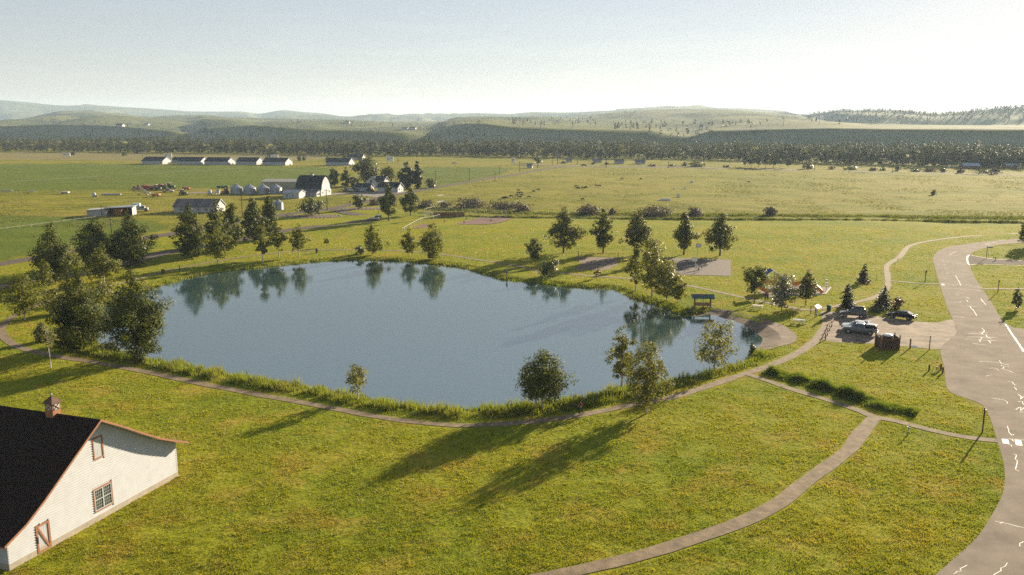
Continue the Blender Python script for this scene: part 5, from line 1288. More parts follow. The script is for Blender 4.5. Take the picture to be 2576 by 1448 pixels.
P_, a = by_wheels((2128, 831), (2179, 836), 1.85)
v = vehicle('car', 'white wagon with roof rack half hidden behind the silver pickup', 'car', 'wagon', P_, a, paint('white', (.70, .70, .68), .05), 'cars on the gravel lot')
for x in (-1.3, -.1): MB().box((x, 0, 1.68), (.1, 1.3, .09)).build('rack_bar', M_BLK, v)
MB().box((-1.75, .1, 1.70), (.9, .5, .14)).build('cargo', M_LAMP, v, bevel=.05)
P_, a = by_wheels((2136, 840), (2186.5, 845.5), 1.85)
v = vehicle('pickup_truck', 'silver crew-cab pickup with a black bed canopy nearest the camera', 'truck', 'pickup', P_, a, paint('silver', (.30, .33, .36)), 'cars on the gravel lot')
MB().prism([(-2.68, -.86, 1.13), (-.9, -.86, 1.13), (-.86, -.74, 1.72), (-2.52, -.74, 1.68)], (0, 0, 0), (0, 1.5, 0)).build('bed_canopy', M_BLK, v, bevel=.06)
MB().box((-1.7, -.03, 1.76), (1.2, 1.2, .06)).build('canopy_rack', M_LAMP, v)
P_, a = by_wheels((2244, 801.5), (2283.5, 807), 1.8)
vehicle('car', 'black sedan at the right side of the gravel lot, sun on its rear', 'car', 'sedan', P_, a, paint('black', (.012, .012, .014), .1, .12), 'cars on the gravel lot')
def at_px(px, py): g = G(px, py); return (g[0], g[1], .03)
vehicle('car', 'light tan car stopped on the grass by the park loop road', 'car', 'suv', at_px(950, 554.5), R(-100), paint('tan', (.45, .42, .36), .2))
for k, (x, kd, c, lab) in enumerate([(869, 'suv', (.05, .05, .05), 'dark car leftmost of four parked at the farm'), (882, 'suv', (.7, .7, .7), 'white car second of four parked at the farm'), (896, 'pickup', (.06, .06, .07), 'dark pickup third of four parked at the farm'), (908.5, 'sedan', (.55, .55, .56), 'pale car rightmost of four parked at the farm')]):
    vehicle('car', lab, 'car', kd, at_px(x, 482.5), R(-70), paint('farm%d' % k, c, .1), 'cars parked at the farm')
vehicle('car', 'white car on the far plain right of the billboard', 'car', 'sedan', at_px(1144, 413), R(10), paint('white', (.7, .7, .68), .05))
vehicle('car', 'silver car behind the small shed by the lane', 'car', 'suv', at_px(1335, 417.5), R(20), paint('silver', (.3, .33, .36)))
vehicle('car', 'dark car turning at the highway junction', 'car', 'sedan', at_px(1469, 418), R(8), paint('dark', (.05, .05, .055)))
vehicle('pickup_truck', 'rusty pale pickup wreck beside the machinery', 'truck', 'pickup', at_px(591 - 168, 485), R(5), paint('wreck', (.45, .36, .30), .0, .7))
vehicle('car', 'pale car parked left of the ranch with blue roofs', 'car', 'sedan', at_px(2392, 424), R(4), paint('white', (.7, .7, .68), .05))

# box truck at the open shed
def box_truck():
    g = G(344, 533); o = thing('old_truck', 'old pale teal box truck parked at the open shed\'s right side', 'truck', (g[0], g[1], .0), R(10))
    MB().box((0, 0, 2.0), (3.0, 2.2, 2.6)).build('box_body', mat('teal_paint', (.33, .46, .45), .6, .1, 1), o, bevel=.1)
    MB().box((2.4, 0, 1.45), (1.7, 2.0, 1.6), taper=.85).build('cab', M_WHITE2, o, bevel=.15)
    MB().box((3.75, 0, 1.1), (1.2, 1.6, .9)).build('hood', M_WHITE2, o, bevel=.15)
    MB().box((2.5, 0, 1.9), (1.3, 2.02, .5)).build('window', M_CARGL, o)
    for x in (-.8, 3.6):
        for s in (-1, 1): MB().tube((x, s * .75, .48), (x, s * 1.05, .48), .48, n=14).build('wheel', M_TYRE, o)
box_truck()

# ---- farm machinery ----------------------------------------------------------
M_RED = mat('red_machine', (.36, .055, .04), .55, .15, 1); M_GRN = mat('green_machine', (.045, .11, .045), .55, .15, 1); M_YEL = mat('yellow_wheel', (.5, .34, .05), .6, .1, 1); M_ORG = mat('orange_machine', (.42, .16, .06), .6, .15, 1)
def tractor(label, px, py, rz, m, s=1.0, rims=None):
    g = G(px, py); o = thing('tractor', label, 'tractor', (g[0], g[1], 0), R(rz), 'machinery in the farm yard'); o.scale = (s, s, s)
    MB().box((.9, 0, 1.25), (2.2, .85, .9), taper=.9).build('hood', m, o, bevel=.08)
    MB().box((-.75, 0, 1.0), (1.4, 1.2, .5)).build('chassis', m, o)
    c = MB().box((-.75, 0, 2.05), (1.35, 1.4, 1.5), taper=.88).build('cab', M_CARGL, o)
    MB().box((-.75, 0, 2.86), (1.5, 1.5, .14)).build('cab_roof', M_WHITE if m is M_GRN else m, o, bevel=.04)
    for x in (-1.4, -.1):
        for y in (-.66, .66): MB().tube((x, y, 1.3), (x, y * .9, 2.82), .05).build('pillar', m, c)
    for y in (-1, 1):
        w = MB().tube((-.9, y * .7, .85), (-.9, y * 1.15, .85), .85, n=16).build('rear_wheel', M_TYRE, o); MB().tube((-.9, y * 1.1, .85), (-.9, y * 1.18, .85), .5, n=12).build('rim', rims or M_YEL, w)
        w = MB().tube((1.5, y * .6, .5), (1.5, y * .92, .5), .5, n=14).build('front_wheel', M_TYRE, o); MB().tube((1.5, y * .9, .5), (1.5, y * .95, .5), .28, n=10).build('rim', rims or M_YEL, w)
    MB().tube((1.3, .3, 1.6), (1.3, .3, 2.5), .05).build('exhaust', M_BLK, o)
def combine(label, px, py, rz, m, s=1.0):
    g = G(px, py); o = thing('combine_harvester', label, 'combine', (g[0], g[1], 0), R(rz), 'machinery in the farm yard'); o.scale = (s, s, s)
    MB().prism([(-3, 0, 1.2), (1.6, 0, 1.2), (1.6, 0, 3.0), (.6, 0, 3.6), (-2.0, 0, 3.7), (-3.2, 0, 2.8)], (0, -1.3, 0), (0, 1.3, 0)).build('body', m, o, bevel=.15)
    MB().box((2.2, 0, 2.6), (1.3, 1.6, 1.7), taper=.9).build('cab', M_CARGL, o, bevel=.08); MB().box((2.2, 0, 3.52), (1.5, 1.8, .15)).build('cab_roof', m, o)
    MB().prism([(2.3, 0, 1.6), (3.8, 0, .5), (3.8, 0, .9), (2.3, 0, 2.2)], (0, -.6, 0), (0, .6, 0)).build('feeder', m, o)
    MB().tube((4.1, -2.4, .6), (4.1, 2.4, .6), .45, n=10).build('header', M_WHITE2, o)
    MB().tube((-.5, 1.4, 3.4), (-3.6, 1.9, 3.6), .18).build('unloader', m, o)
    for y in (-1, 1):
        MB().tube((1.4, y * .9, .85), (1.4, y * 1.5, .85), .85, n=16).build('front_wheel', M_TYRE, o); MB().tube((-2.2, y * .8, .55), (-2.2, y * 1.15, .55), .55, n=14).build('rear_wheel', M_TYRE, o)
def zm(x, y): return (314.8 + x * .11111, 457.96 + y * .11111)
combine('red combine harvester in the middle of the machinery', *zm(565, 190), -10, M_RED, .62)
combine('highest red combine harvester behind the green tractors', *zm(850, 160), -15, M_RED, .68)
combine('small red combine left of the machinery cluster', *zm(450, 165), -20, M_RED, .55)
tractor('dark red tractor at the left end of the machinery', *zm(240, 200), 15, M_RED, .8); tractor('dark red tractor behind the leftmost one', *zm(330, 165), 0, M_RED, .75)
tractor('green tractor left of two in front of the red combine', *zm(735, 205), -10, M_GRN, 1.1); tractor('green tractor right under the red combine', *zm(870, 180), 10, M_GRN, .9); tractor('large green tractor at the right of the cluster', *zm(1040, 165), -5, M_GRN, 1.1)
tractor('green and yellow tractor alone on the bare earth', *zm(1325, 310), -12, M_GRN, 1.0); tractor('yellow loader tractor beside the first grain bin', *zm(2260, 285), -120, M_ORG, 1.0, M_BLK); tractor('orange tractor parked by the farmhouse garage', 931.5, 482.5, -30, M_ORG, .9, M_BLK)
def auger(label, a, b, zb, r=.16, m=M_WHITE2):
    A, B = G(*zm(*a)), G(*zm(*b)); o = thing('grain_auger', label, 'auger', (A[0], A[1], 0), 0, 'grain augers'); d = B - A
    MB().tube((0, 0, .4), (d[0], d[1], zb), r, n=8).build('tube', m, o)
    MB().box((0, 0, .4), (.8, .8, .6)).build('hopper', m, o)
    mid = d * .5
    for s in (-1, 1):
        MB().tube((mid[0], mid[1] + s * .8, .3), (mid[0], mid[1], .4 + (zb - .4) * .5), .05).build('strut', m, o)
        MB().tube((mid[0], mid[1] + s * .8, .3), (mid[0], mid[1] + s * 1.0, .3), .3, n=10).build('wheel', M_TYRE, o)
auger('pale tan grain auger sloping across the others', (500, 305), (150, 290), 3.2, .28, mat('auger_tan', (.50, .38, .24), .7, .1, 1)); auger('pale auger pointing up to the left', (550, 275), (330, 250), 3.0, .25); auger('flat white auger lying toward the right', (780, 300), (500, 312), .9, .25)
def small_thing(name, label, cat, px, py, build, rz=0, group=None):
    g = G(px, py); o = thing(name, label, cat, (g[0], g[1], hz(g[0], g[1]) if 80 < g[1] < 260 else 0), R(rz), group); build(o); return o
def tank(o):
    MB().lathe((0, 0, 0), [(.95, 0), (1.0, .1), (1.0, 1.85), (.85, 2.0), (.25, 2.1)], 18).build('tank', M_WHITE, o, smooth=True); MB().lathe((0, 0, 2.05), [(.25, 0), (.25, .12), (.05, .14)], 10).build('lid', M_WHITE2, o)
small_thing('water_tank', 'upright white water tank left of the grain bins', 'tank', *zm(1915, 285), tank)
def ptank(o):
    MB().tube((-.9, 0, .9), (.9, 0, .9), .5, n=14).build('tank', M_WHITE, o, bevel=.15)
    for x in (-.6, .6): MB().box((x, 0, .25), (.12, .8, .5)).build('leg', M_WHITE2, o)
small_thing('fuel_tank', 'white fuel tank on a stand left of the first bin', 'tank', *zm(2110, 235), ptank); small_thing('fuel_tank', 'white fuel tank lower right of the upright tank', 'tank', *zm(2095, 278), ptank)
def wagon_(m):
    def f(o):
        MB().box((0, 0, 1.0), (3.4, 1.9, .8), taper=1.06).build('bed', m, o)
        for x in (-1.1, 1.1):
            for y in (-.9, .9): MB().tube((x, y, .35), (x, y * 1.15, .35), .35, n=10).build('wheel', M_TYRE, o)
        MB().tube((1.7, 0, .6), (3.0, 0, .4), .05).build('drawbar', M_BLK, o)
    return f
small_thing('farm_wagon', 'green farm wagon left of two beyond the bins', 'wagon', *zm(2160, 150), wagon_(M_GRN)); small_thing('farm_wagon', 'green farm wagon right of two beyond the bins', 'wagon', *zm(2265, 145), wagon_(M_GRN)); small_thing('farm_wagon', 'dark red implement wagon right of the large green tractor', 'wagon', *zm(1385, 185), wagon_(M_RED)); small_thing('farm_wagon', 'low orange wagon below the flat auger', 'wagon', *zm(700, 335), wagon_(M_ORG)); small_thing('farm_wagon', 'pale wagon in the grass left of the yard', 'wagon', 164.5, 489.5, wagon_(M_WHITE2))
def drum(o): MB().lathe((0, 0, 0), [(.8, 0), (.85, .1), (.85, 1.5), (.6, 1.9), (.2, 2.0)], 14).build('tank', M_WHITE, o, smooth=True); MB().box((1.2, -.2, .4), (.9, .7, .8)).build('crate', M_WOOD, o)
small_thing('feed_tank', 'white round feed tank in the left field', 'tank', 237, 496, drum)
def pipe(o): MB().tube((-4.5, 0, .45), (4.5, .4, .45), .42, n=10).build('pipe', M_WHITE, o); MB().box((-3, 0, .06), (.3, 1, .12)).build('block', M_WOOD, o); MB().box((3, 0, .06), (.3, 1, .12)).build('block', M_WOOD, o)
small_thing('white_pipe', 'long white pipe lying in the grass left of the augers', 'pipe', 280, 492, pipe)
def lumber(o):
    for k in range(4): MB().box((k * .3, k * .2, .3 + .18 * k), (8 - k, .3, .12), R(-8 * k)).build('board', M_WHITE2, o)
small_thing('lumber_pile', 'pale boards dumped in the far left field', 'lumber', 78, 484, lumber, -25); small_thing('lumber_pile', 'brown scrap pile at the left picture edge', 'lumber', 12, 483, lumber, 10)

# ---- irrigation wheel lines --------------------------------------------------
def wheel_line(label, a, b, nw, m):
    A, B = G(*a), G(*b); d = B - A; Ln = np.linalg.norm(d); o = thing('wheel_line', label, 'irrigation pipe', (A[0], A[1], 0), math.atan2(d[1], d[0]), 'irrigation wheel lines')
    MB().tube((0, 0, .75), (Ln, 0, .75), .06, n=5).build('pipe', m, o)
    for k in range(nw):
        x = Ln * (k + .5) / nw; w = MB()
        for i in range(12):
            t0, t1 = i * math.pi / 6, (i + 1) * math.pi / 6
            w.tube((x, math.cos(t0) * .75, .75 + math.sin(t0) * .75), (x, math.cos(t1) * .75, .75 + math.sin(t1) * .75), .035, n=3)
        for i in range(4): t = i * math.pi / 4; w.tube((x, -math.cos(t) * .75, .75 - math.sin(t) * .75), (x, math.cos(t) * .75, .75 + math.sin(t) * .75), .015, n=3)
        w.build('wheel', m, o)
M_ALU = mat('aluminium_pipe', (.38, .36, .28), .6, .1, 1, metal=.1)
wheel_line('wheel-line irrigation pipe crossing the left crop field', (27, 461), (251, 447), 12, M_ALU); wheel_line('wheel-line irrigation pipe right half of the crop field', (310, 443.5), (610, 426), 14, M_ALU); wheel_line('near wheel-line irrigation pipe left of the brown power poles', (-60, 589), (277, 546), 12, M_ALU)

# ================================================================== PARK FURNITURE
M_GALV = mat('fence_steel', (.33, .33, .32), .5, .1, 2, metal=.5)
M_PALE = mat('pale_metal', (.62, .60, .55), .45, .08, 1, metal=.2)
M_BROWNP = mat('brown_post', (.13, .062, .035), .8, .2, 2)
M_SIGNW = mat('sign_white', (.72, .72, .70), .5, .05, 2)

# shelter with bench
def shelter(o):
    for x in (-2.15, 2.15):
        for y in (-.75, .75): MB().tube((x, y, 0), (x, y, 2.55 + (.25 if y > 0 else 0)), .13, .12, 8).build('post', M_WOOD, o)
    for k in range(5): MB().box((0, -.62, .42 + k * .19), (4.1, .07, .17)).build('back_board', M_WOOD, o)
    for k in range(3): MB().box((0, -.25 + k * .2, .48), (4.0, .18, .05)).build('seat_board', M_WOOD, o)
    MB().tube((0, -.7, 0), (0, -.7, 2.6), .05).build('centre_post', M_WOOD, o)
    for y in (-.75, .75): MB().box((0, y, 2.62), (4.7, .14, .18)).build('beam', M_WOOD, o)
    n_ = 16
    for k in range(n_):
        x = -3.0 + (k + .5) * 6.0 / n_
        MB().prism([(0, -1.55, 2.50), (0, .15, 3.35), (0, .15, 3.42), (0, -1.55, 2.57)], (x - 3 / n_ + .012, 0, 0), (x + 3 / n_ - .012, 0, 0)).build('roof_panel', M_GREENR, o)
        MB().prism([(0, 1.75, 2.55), (0, .155, 3.35), (0, .155, 3.42), (0, 1.75, 2.62)], (x - 3 / n_ + .012, 0, 0), (x + 3 / n_ - .012, 0, 0)).build('roof_panel', M_GREENR, o)
    MB().prism([(-3, -1.5, 2.48), (-3, .15, 3.30), (-3, 1.7, 2.52), (-3, 1.7, 2.50), (-3, -1.5, 2.44)], (.02, 0, 0), (5.98, 0, 0)).build('roof_deck', M_WOOD, o)
    for x in (-3.04, 3.04):
        MB().prism([(x, -1.6, 2.42), (x, .15, 3.30), (x, .15, 3.48), (x, -1.6, 2.60)], (-.03, 0, 0), (.03, 0, 0)).build('fascia', M_PALE, o); MB().prism([(x, 1.8, 2.47), (x, .155, 3.30), (x, .155, 3.48), (x, 1.8, 2.65)], (-.03, 0, 0), (.03, 0, 0)).build('fascia', M_PALE, o)
    for x, y, s in ((-2.2, -.9, .35), (2.2, -.9, .42), (2.5, -1.2, .25), (-2.6, -.8, .22), (1.9, -1.25, .2)):
        MB().lathe((x, y, -.05), [(s, 0), (s * 1.05, s * .35), (s * .6, s * .7), (.02, s * .8)], 7).build('stone', mat('field_stone', (.27, .23, .19), .9, .2, 3), o)
g = put(1767, 771.5)
o = thing('park_shelter', 'timber bench shelter with dark green metal roof at the beach', 'shelter', g, R(-6)); shelter(o); o.scale = (.7, .8, .70)

def table(m):
    def f(o):
        for k in range(3): MB().box((0, -.26 + k * .26, .74), (2.0, .24, .05)).build('table_board', m, o)
        for s in (-1, 1):
            MB().box((0, s * .72, .44), (2.0, .26, .05)).build('bench_board', m, o)
            MB().tube((s * .7, -.75, 0), (s * .7, .25, .72), .035, n=5).build('leg', M_GALV, o); MB().tube((s * .7, .75, 0), (s * .7, -.25, .72), .035, n=5).build('leg', M_GALV, o)
            MB().tube((s * .7, -.75, .40), (s * .7, .75, .40), .03, n=5).build('brace', M_GALV, o)
    return f
small_thing('picnic_table', 'pale wooden picnic table below the fan-crowned tree', 'picnic table', 1906, 778, table(mat('pale_planks', (.58, .49, .40), .8, .1, 2)), -20, 'picnic tables')
small_thing('picnic_table', 'blue-grey picnic table between the beach and the kiosk', 'picnic table', 2009, 815, table(mat('grey_planks', (.33, .37, .40), .6, .1, 2)), -28, 'picnic tables')

# playground
M_OR = mat('orange_plastic', (.75, .24, .02), .4, .06, 2, spec=.5); M_YL = mat('yellow_plastic', (.60, .36, .03), .4, .05, 2); M_BL = mat('blue_roof', (.03, .08, .25), .8, .08, 2)
def playset(o):
    for x in (-1.0, .9):
        for y in (-1, 1): MB().tube((x, y, 0), (x, y, 4.0), .07, n=8).build('post', M_BROWNP, o)
    for x in (4.2, 6.2, 8.2):
        for y in (-1, 1): MB().tube((x, y, 0), (x, y, 2.8), .07, n=8).build('post', M_BROWNP, o)
    MB().box((0, 0, 1.6), (2.0, 2.0, .1)).build('deck', M_WOODD, o); MB().box((6.2, 0, 1.3), (4.2, 2.0, .1)).build('deck', M_WOODD, o)
    MB().prism([(-1.5, 0, 3.7), (0, 0, 4.7), (1.5, 0, 3.7), (1.5, 0, 3.62), (0, 0, 4.6), (-1.5, 0, 3.62)], (0, -1.4, 0), (0, 1.4, 0)).build('roof', M_BL, o)
    for x in (-1.0, .9): MB().box((x, 0, 2.2), (.06, 1.9, .9)).build('panel', M_OR, o)
    MB().box((0, -1, 2.2), (1.8, .06, .9)).build('panel', M_YL, o)
    for x in (4.9, 7.2): MB().box((x, -1.02, 1.9), (1.3, .06, .9)).build('panel', M_OR, o)
    # twisting slide
    pts = [(-1.2, 0, 1.9), (-2.0, -.3, 1.7), (-2.6, -.9, 1.4), (-2.6, -1.6, 1.1), (-2.0, -2.1, .8), (-1.3, -2.2, .5), (-.7, -2.5, .35)]
    for i in range(6): MB().tube(pts[i], pts[i + 1], .42, n=12).build('slide_section', M_OR, o)
    pts = [(8.3, 0, 1.6), (9.2, -.4, 1.2), (9.8, -1.1, .7), (10.0, -1.9, .35)]
    for i in range(3): MB().tube(pts[i], pts[i + 1], .38, n=12).build('slide_section', M_OR, o)
    for i in range(5): MB().tube((1.3 + i * .6, -.5, 2.4), (1.3 + i * .6, .5, 2.4), .03).build('rung', M_GALV, o)
    for y in (-.5, .5): MB().tube((1.0, y, 2.4), (4.2, y, 2.4), .04).build('ladder_rail', M_GALV, o)
small_thing('playground_set', 'orange playground with blue roof and twisting slide behind the trees', 'playground', 1938, 733, playset, -4)
def stack(o):
    MB().tube((0, 0, 0), (0, 0, 2.4), .05).build('pole', M_BROWNP, o)
    for z in (1.1, 1.6, 2.3): MB().lathe((0, 0, z), [(.28, 0), (.34, .12), (.28, .26)], 10).build('drum', M_SIGNW, o)
small_thing('play_pole', 'pole with three white drums on the wood chips', 'play equipment', 2090 - 12, 734, stack)
ko = thing('bed_kerb', 'pale timber kerb along the right side of the wood chips', 'kerb', (0, 0, 0))
for a_, b_ in (((2090, 724), (2076, 741)), ((2076, 741), (2050, 743))):
    A_, B_ = G(*a_), G(*b_); d_ = B_ - A_
    MB().box(((A_ + B_) / 2)[:2].tolist() + [.08], (np.linalg.norm(d_), .18, .16), math.atan2(d_[1], d_[0])).build('timber', M_PALE, ko)

# volleyball and basketball
def net(o):
    W = np.linalg.norm(G(1554.5, 663.5) - G(1455, 660)); o['span'] = 0; del o['span']
    for x in (0, W): MB().tube((x, 0, 0), (x, 0, 2.75), .09, n=8).build('post', M_BROWNP, o)
    for z in (1.5, 2.43): MB().tube((.7, 0, z), (W - .7, 0, z), .035, n=4).build('net_tape', M_BLK, o)
    for x in (.75, W - .75): MB().tube((x, 0, 1.5), (x, 0, 2.43), .03, n=4).build('net_side', M_BLK, o)
    m_ = MB()
    for k in range(40): x = .75 + (W - 1.5) * k / 39; m_.tube((x, 0, 1.5), (x, 0, 2.43), .004, n=3, caps=False)
    for k in range(5): m_.tube((.75, 0, 1.6 + k * .18), (W - .75, 0, 1.6 + k * .18), .004, n=3, caps=False)
    tag(m_.build('net_mesh', M_BLK, o), kind='stuff')
gA = put(1455, 660); gB = put(1554.5, 663.5)
o = thing('volleyball_net', 'volleyball net on two brown posts over the sand court', 'volleyball net', gA, math.atan2(gB[1] - gA[1], gB[0] - gA[0])); net(o)
def hoop(o):
    MB().tube((0, 0, 0), (0, 0, 3.0), .07, n=8).build('pole', M_PALE, o); MB().tube((0, 0, 2.9), (0, -.9, 3.3), .05).build('arm', M_PALE, o)
    b = MB().box((0, -.95, 3.45), (1.3, .05, .9)).build('backboard', M_SIGNW, o)
    for z, h in ((3.88, .08), (3.0, .08)): MB().box((0, -.985, z), (1.34, .03, h)).build('border', M_BLK, b)
    for x in (-.63, .63): MB().box((x, -.986, 3.45), (.08, .025, .8)).build('border', M_BLK, b)
    r_ = MB()
    for k in range(12): t0, t1 = k * .5236, (k + 1) * .5236; r_.tube((.23 * math.cos(t0), -1.25 + .23 * math.sin(t0), 3.05), (.23 * math.cos(t1), -1.25 + .23 * math.sin(t1), 3.05), .02, n=4)
    r_.build('rim', M_OR, o)
small_thing('basketball_hoop', 'basketball hoop at the near edge of the court', 'basketball hoop', 1748, 692, hoop, 180); small_thing('basketball_hoop', 'basketball hoop at the far edge of the court', 'basketball hoop', 1754, 650, hoop, 0)

# ball field
def zb(x, y): return (1030.4 + x * .1112, 486.6 + y * .1112)
def pz(px, base, top): X, Y, _ = G(px, base); return top_z(Y, top)
def chain_link(name, parent, P, z0, z1, step=.5):
    m_ = MB()
    for a_, b_ in zip(P[:-1], P[1:]):
        a_, b_ = np.array(a_), np.array(b_); n_ = max(2, int(np.linalg.norm(b_ - a_) / step))
        for k in range(n_): q = a_ + (b_ - a_) * k / n_; q2 = a_ + (b_ - a_) * (k + 1) / n_; m_.tube((*q, z0), (*q2, z1), .006, n=3, caps=False); m_.tube((*q2, z0), (*q, z1), .006, n=3, caps=False)
    tag(m_.build(name, M_GALV, parent), kind='stuff')
bs = thing('backstop', 'tall chain-link backstop with bent-over top behind home plate', 'backstop', (0, 0, 0))
base_px = [(580, 575), (640, 560), (693, 548), (748, 540), (895, 525), (1045, 520), (1200, 528), (1358, 532), (1515, 535)]; BP = [G(*zb(*q))[:2] for q in base_px]
for k, q in enumerate(BP):
    MB().tube((*q, -.1), (*q, 6.2 if k > 3 else 5.4), .06, n=6).build('post', M_GALV, bs)
    if k > 2: MB().tube((*q, 6.2 if k > 3 else 5.4), (q[0] - .3, q[1] - 1.2, 8.0), .05, n=5).build('top_arm', M_GALV, bs)
for z, dy_, nm in ((3.0, 0, 'rail'), (5.6, 0, 'rail'), (8.0, -1.2, 'top_rail')):
    for a_, b_ in zip(BP[2:-1], BP[3:]): MB().tube((a_[0] - (.3 if dy_ else 0), a_[1] + dy_, z), (b_[0] - (.3 if dy_ else 0), b_[1] + dy_, z), .035, n=4).build(nm, M_GALV, bs)
chain_link('mesh', bs, BP, .1, 5.6, .9)
chain_link('mesh', bs, [q + np.array([-.3, -1.2]) for q in BP[3:]], 5.7, 8.0, .9)
for k, (a_, b_) in enumerate((((680, 245), (795, 228)), ((585, 328), (745, 290)))):
    A_, B_ = G(*zb(640, 560)), G(*zb(748, 540)); zz = (8.2, 5.9)[k]
    MB().box((*((A_ + B_) / 2)[:2], zz), (np.linalg.norm(B_ - A_) * (1.1, 1.5)[k], 1.2, .08), math.atan2(B_[1] - A_[1], B_[0] - A_[0])).build('dugout_roof', M_PALE, bs)
def fence(name, label, px, h, step=3.0, m=M_GALV, group=None, mesh=True):
    P = smooth_line(GL(px), step) if len(px) > 2 else np.array([G(*px[0])[:2] + (G(*px[1]) - G(*px[0]))[:2] * t for t in np.linspace(0, 1, max(2, int(np.linalg.norm(G(*px[1]) - G(*px[0])) / step)))])
    o = thing(name, label, 'fence', (0, 0, 0), 0, group)
    for q in P: MB().tube((*q, -.1), (*q, h), .04, n=5).build('post', m, o)
    for a_, b_ in zip(P[:-1], P[1:]): MB().tube((*a_, h), (*b_, h), .03, n=4).build('rail', m, o)
    if mesh: chain_link('mesh', o, P, .05, h, .7)
    return o
fence('dugout_fence', 'tall chain-link fence in front of the left dugout', [zb(345, 560), zb(580, 500)], 3.4, 3, M_PALE)
fence('foul_fence', 'low chain-link fence running from the dugout toward the pond', [zb(680, 560), zb(540, 600), zb(290, 640), zb(0, 790), (1012, 585)], 1.3, 3, M_PALE)
fence('foul_fence', 'chain-link fence right of the backstop along the infield', [zb(1515, 535), zb(1680, 540), zb(1990, 548), zb(2140, 555), zb(2190, 556)], 3.0, 4)
def dug(o):
    for k in range(6): MB().box((0, 0, .2 + k * .3), (11.2, .08, .28)).build('plank', M_WOOD, o)
    for x in (-5.5, -1.9, 1.9, 5.5): MB().box((x, .1, .95), (.14, .14, 1.9)).build('post', M_WOODD, o)
small_thing('dugout_wall', 'long brown plank wall of the dugout at the infield', 'wall', *zb(900, 543), dug, 4)
def bleach(o):
    for k in range(3):
        MB().box((0, k * .6, .45 + k * .4), (4.5, .3, .06)).build('seat', M_PALE, o)
        for x in (-1.8, 1.8): MB().tube((x, k * .6, 0), (x, k * .6, .45 + k * .4), .04).build('leg', M_GALV, o)
small_thing('bleachers', 'small pale bleachers behind the left dugout fence', 'bleachers', *zb(400, 520), bleach, 10)
def bin_(m, h=1.0, r=.3):
    def f(o):
        MB().lathe((0, 0, 0), [(r * .85, 0), (r, h * .9), (r * 1.05, h * .93)], 12).build('barrel', m, o); MB().lathe((0, 0, h * .93), [(r * 1.08, 0), (r * .9, .1), (.05, .16)], 12).build('lid', m, o)
    return f
M_BINB = mat('bin_brown', (.10, .075, .06), .7, .1, 3); M_BING = mat('bin_green', (.02, .09, .055), .5, .1, 3)
small_thing('litter_bin', 'brown litter bin behind the left dugout fence', 'bin', *zb(478, 515), bin_(M_BINB, 1.1)); small_thing('litter_bin', 'dark litter bin on the far bank by the footpath', 'bin', 797, 637, bin_(M_BINB, 1.2, .38)); small_thing('litter_bin', 'dark litter bin on the left bank near the end of the lot of poplars', 'bin', 410, 689, bin_(M_BINB, 1.0, .42)); small_thing('litter_bin', 'green-lidded litter bin by the footpath left of the roof-box car', 'bin', 2084.5, 784, bin_(M_BING, 1.2, .42))

# ---- kiosk, posts, signs -----------------------------------------------------
def kiosk(o):
    for x in (-.9, .9): MB().box((x, 0, 1.3), (.18, .18, 2.6)).build('post', M_BROWNP, o)
    MB().box((0, 0, 1.25), (1.6, .1, 1.5)).build('notice_board', M_WOODD, o); MB().box((0, -.06, 1.3), (1.3, .03, 1.1)).build('notice', M_SIGNW, o)
    for s in (-1, 1): MB().prism([(0, 0, 3.1), (0, s * 1.1, 2.5), (0, s * 1.1, 2.56), (0, 0, 3.17)], (-1.5, 0, 0), (1.5, 0, 0)).build('roof', mat('kiosk_roof', (.34, .32, .30), .5, .1, 2, metal=.3, spec=.6), o)
small_thing('notice_kiosk', 'roofed notice kiosk at the corner of the gravel lot', 'kiosk', 2052, 799, kiosk, 52).scale = (.55, .55, .72)
def post(h=1.2, r=.07, m=M_BROWNP, cap=None):
    def f(o):
        MB().tube((0, 0, -.05), (0, 0, h), r, n=6).build('post', m, o)
        if cap: MB().box((0, 0, h + .05), (r * 2.4, r * 2.4, .1)).build('cap', cap, o)
    return f
def signpost(h, board, bz, bm=M_SIGNW, r=.05):
    def f(o):
        MB().box((0, 0, h / 2), (r * 2, r * 2, h)).build('post', M_BROWNP, o); MB().box((0, -r - .02, bz), (board[0], .03, board[1])).build('sign_board', bm, o)
    return f
small_thing('sign_post', 'brown sign post at the road bend right of the weed strip', 'sign', 2471, 1089, signpost(3.0, (.5, .6), 2.5, M_GALV, .08), 60)
small_thing('sign_post', 'brown sign post beside the thin crossing path near the road', 'sign', 2327, 711, signpost(2.7, (.55, .6), 2.4, M_WOODD, .06), 30)
small_thing('sign_post', 'sign post on the grass right of the road', 'sign', 2510, 737, signpost(2.7, (.5, .5), 2.4, M_WOODD, .06), 40)
def street_sign(o):
    MB().tube((0, 0, 0), (0, 0, 3.3), .07, n=6).build('post', M_BROWNP, o); MB().box((.75, 0, 2.9), (1.4, .04, .28)).build('name_blade', mat('green_sign', (.02, .17, .12), .5, .05, 2), o)
small_thing('street_sign', 'brown street-name post with a green blade at the side road', 'sign', 2481, 651, street_sign)
small_thing('bollard', 'short bollard on the upper edge of the side road', 'bollard', 2504, 656, post(1.1, .12, M_GALV))
small_thing('sign_post', 'post with small white plate at the lot\'s near right corner', 'post', 2337.5, 881.5, signpost(2.3, (.2, .18), 1.8, M_SIGNW, .05), 10)
small_thing('marker_post', 'thick dark post beside the puddle', 'post', 2289, 877.5, post(1.6, .11, M_BROWNP))
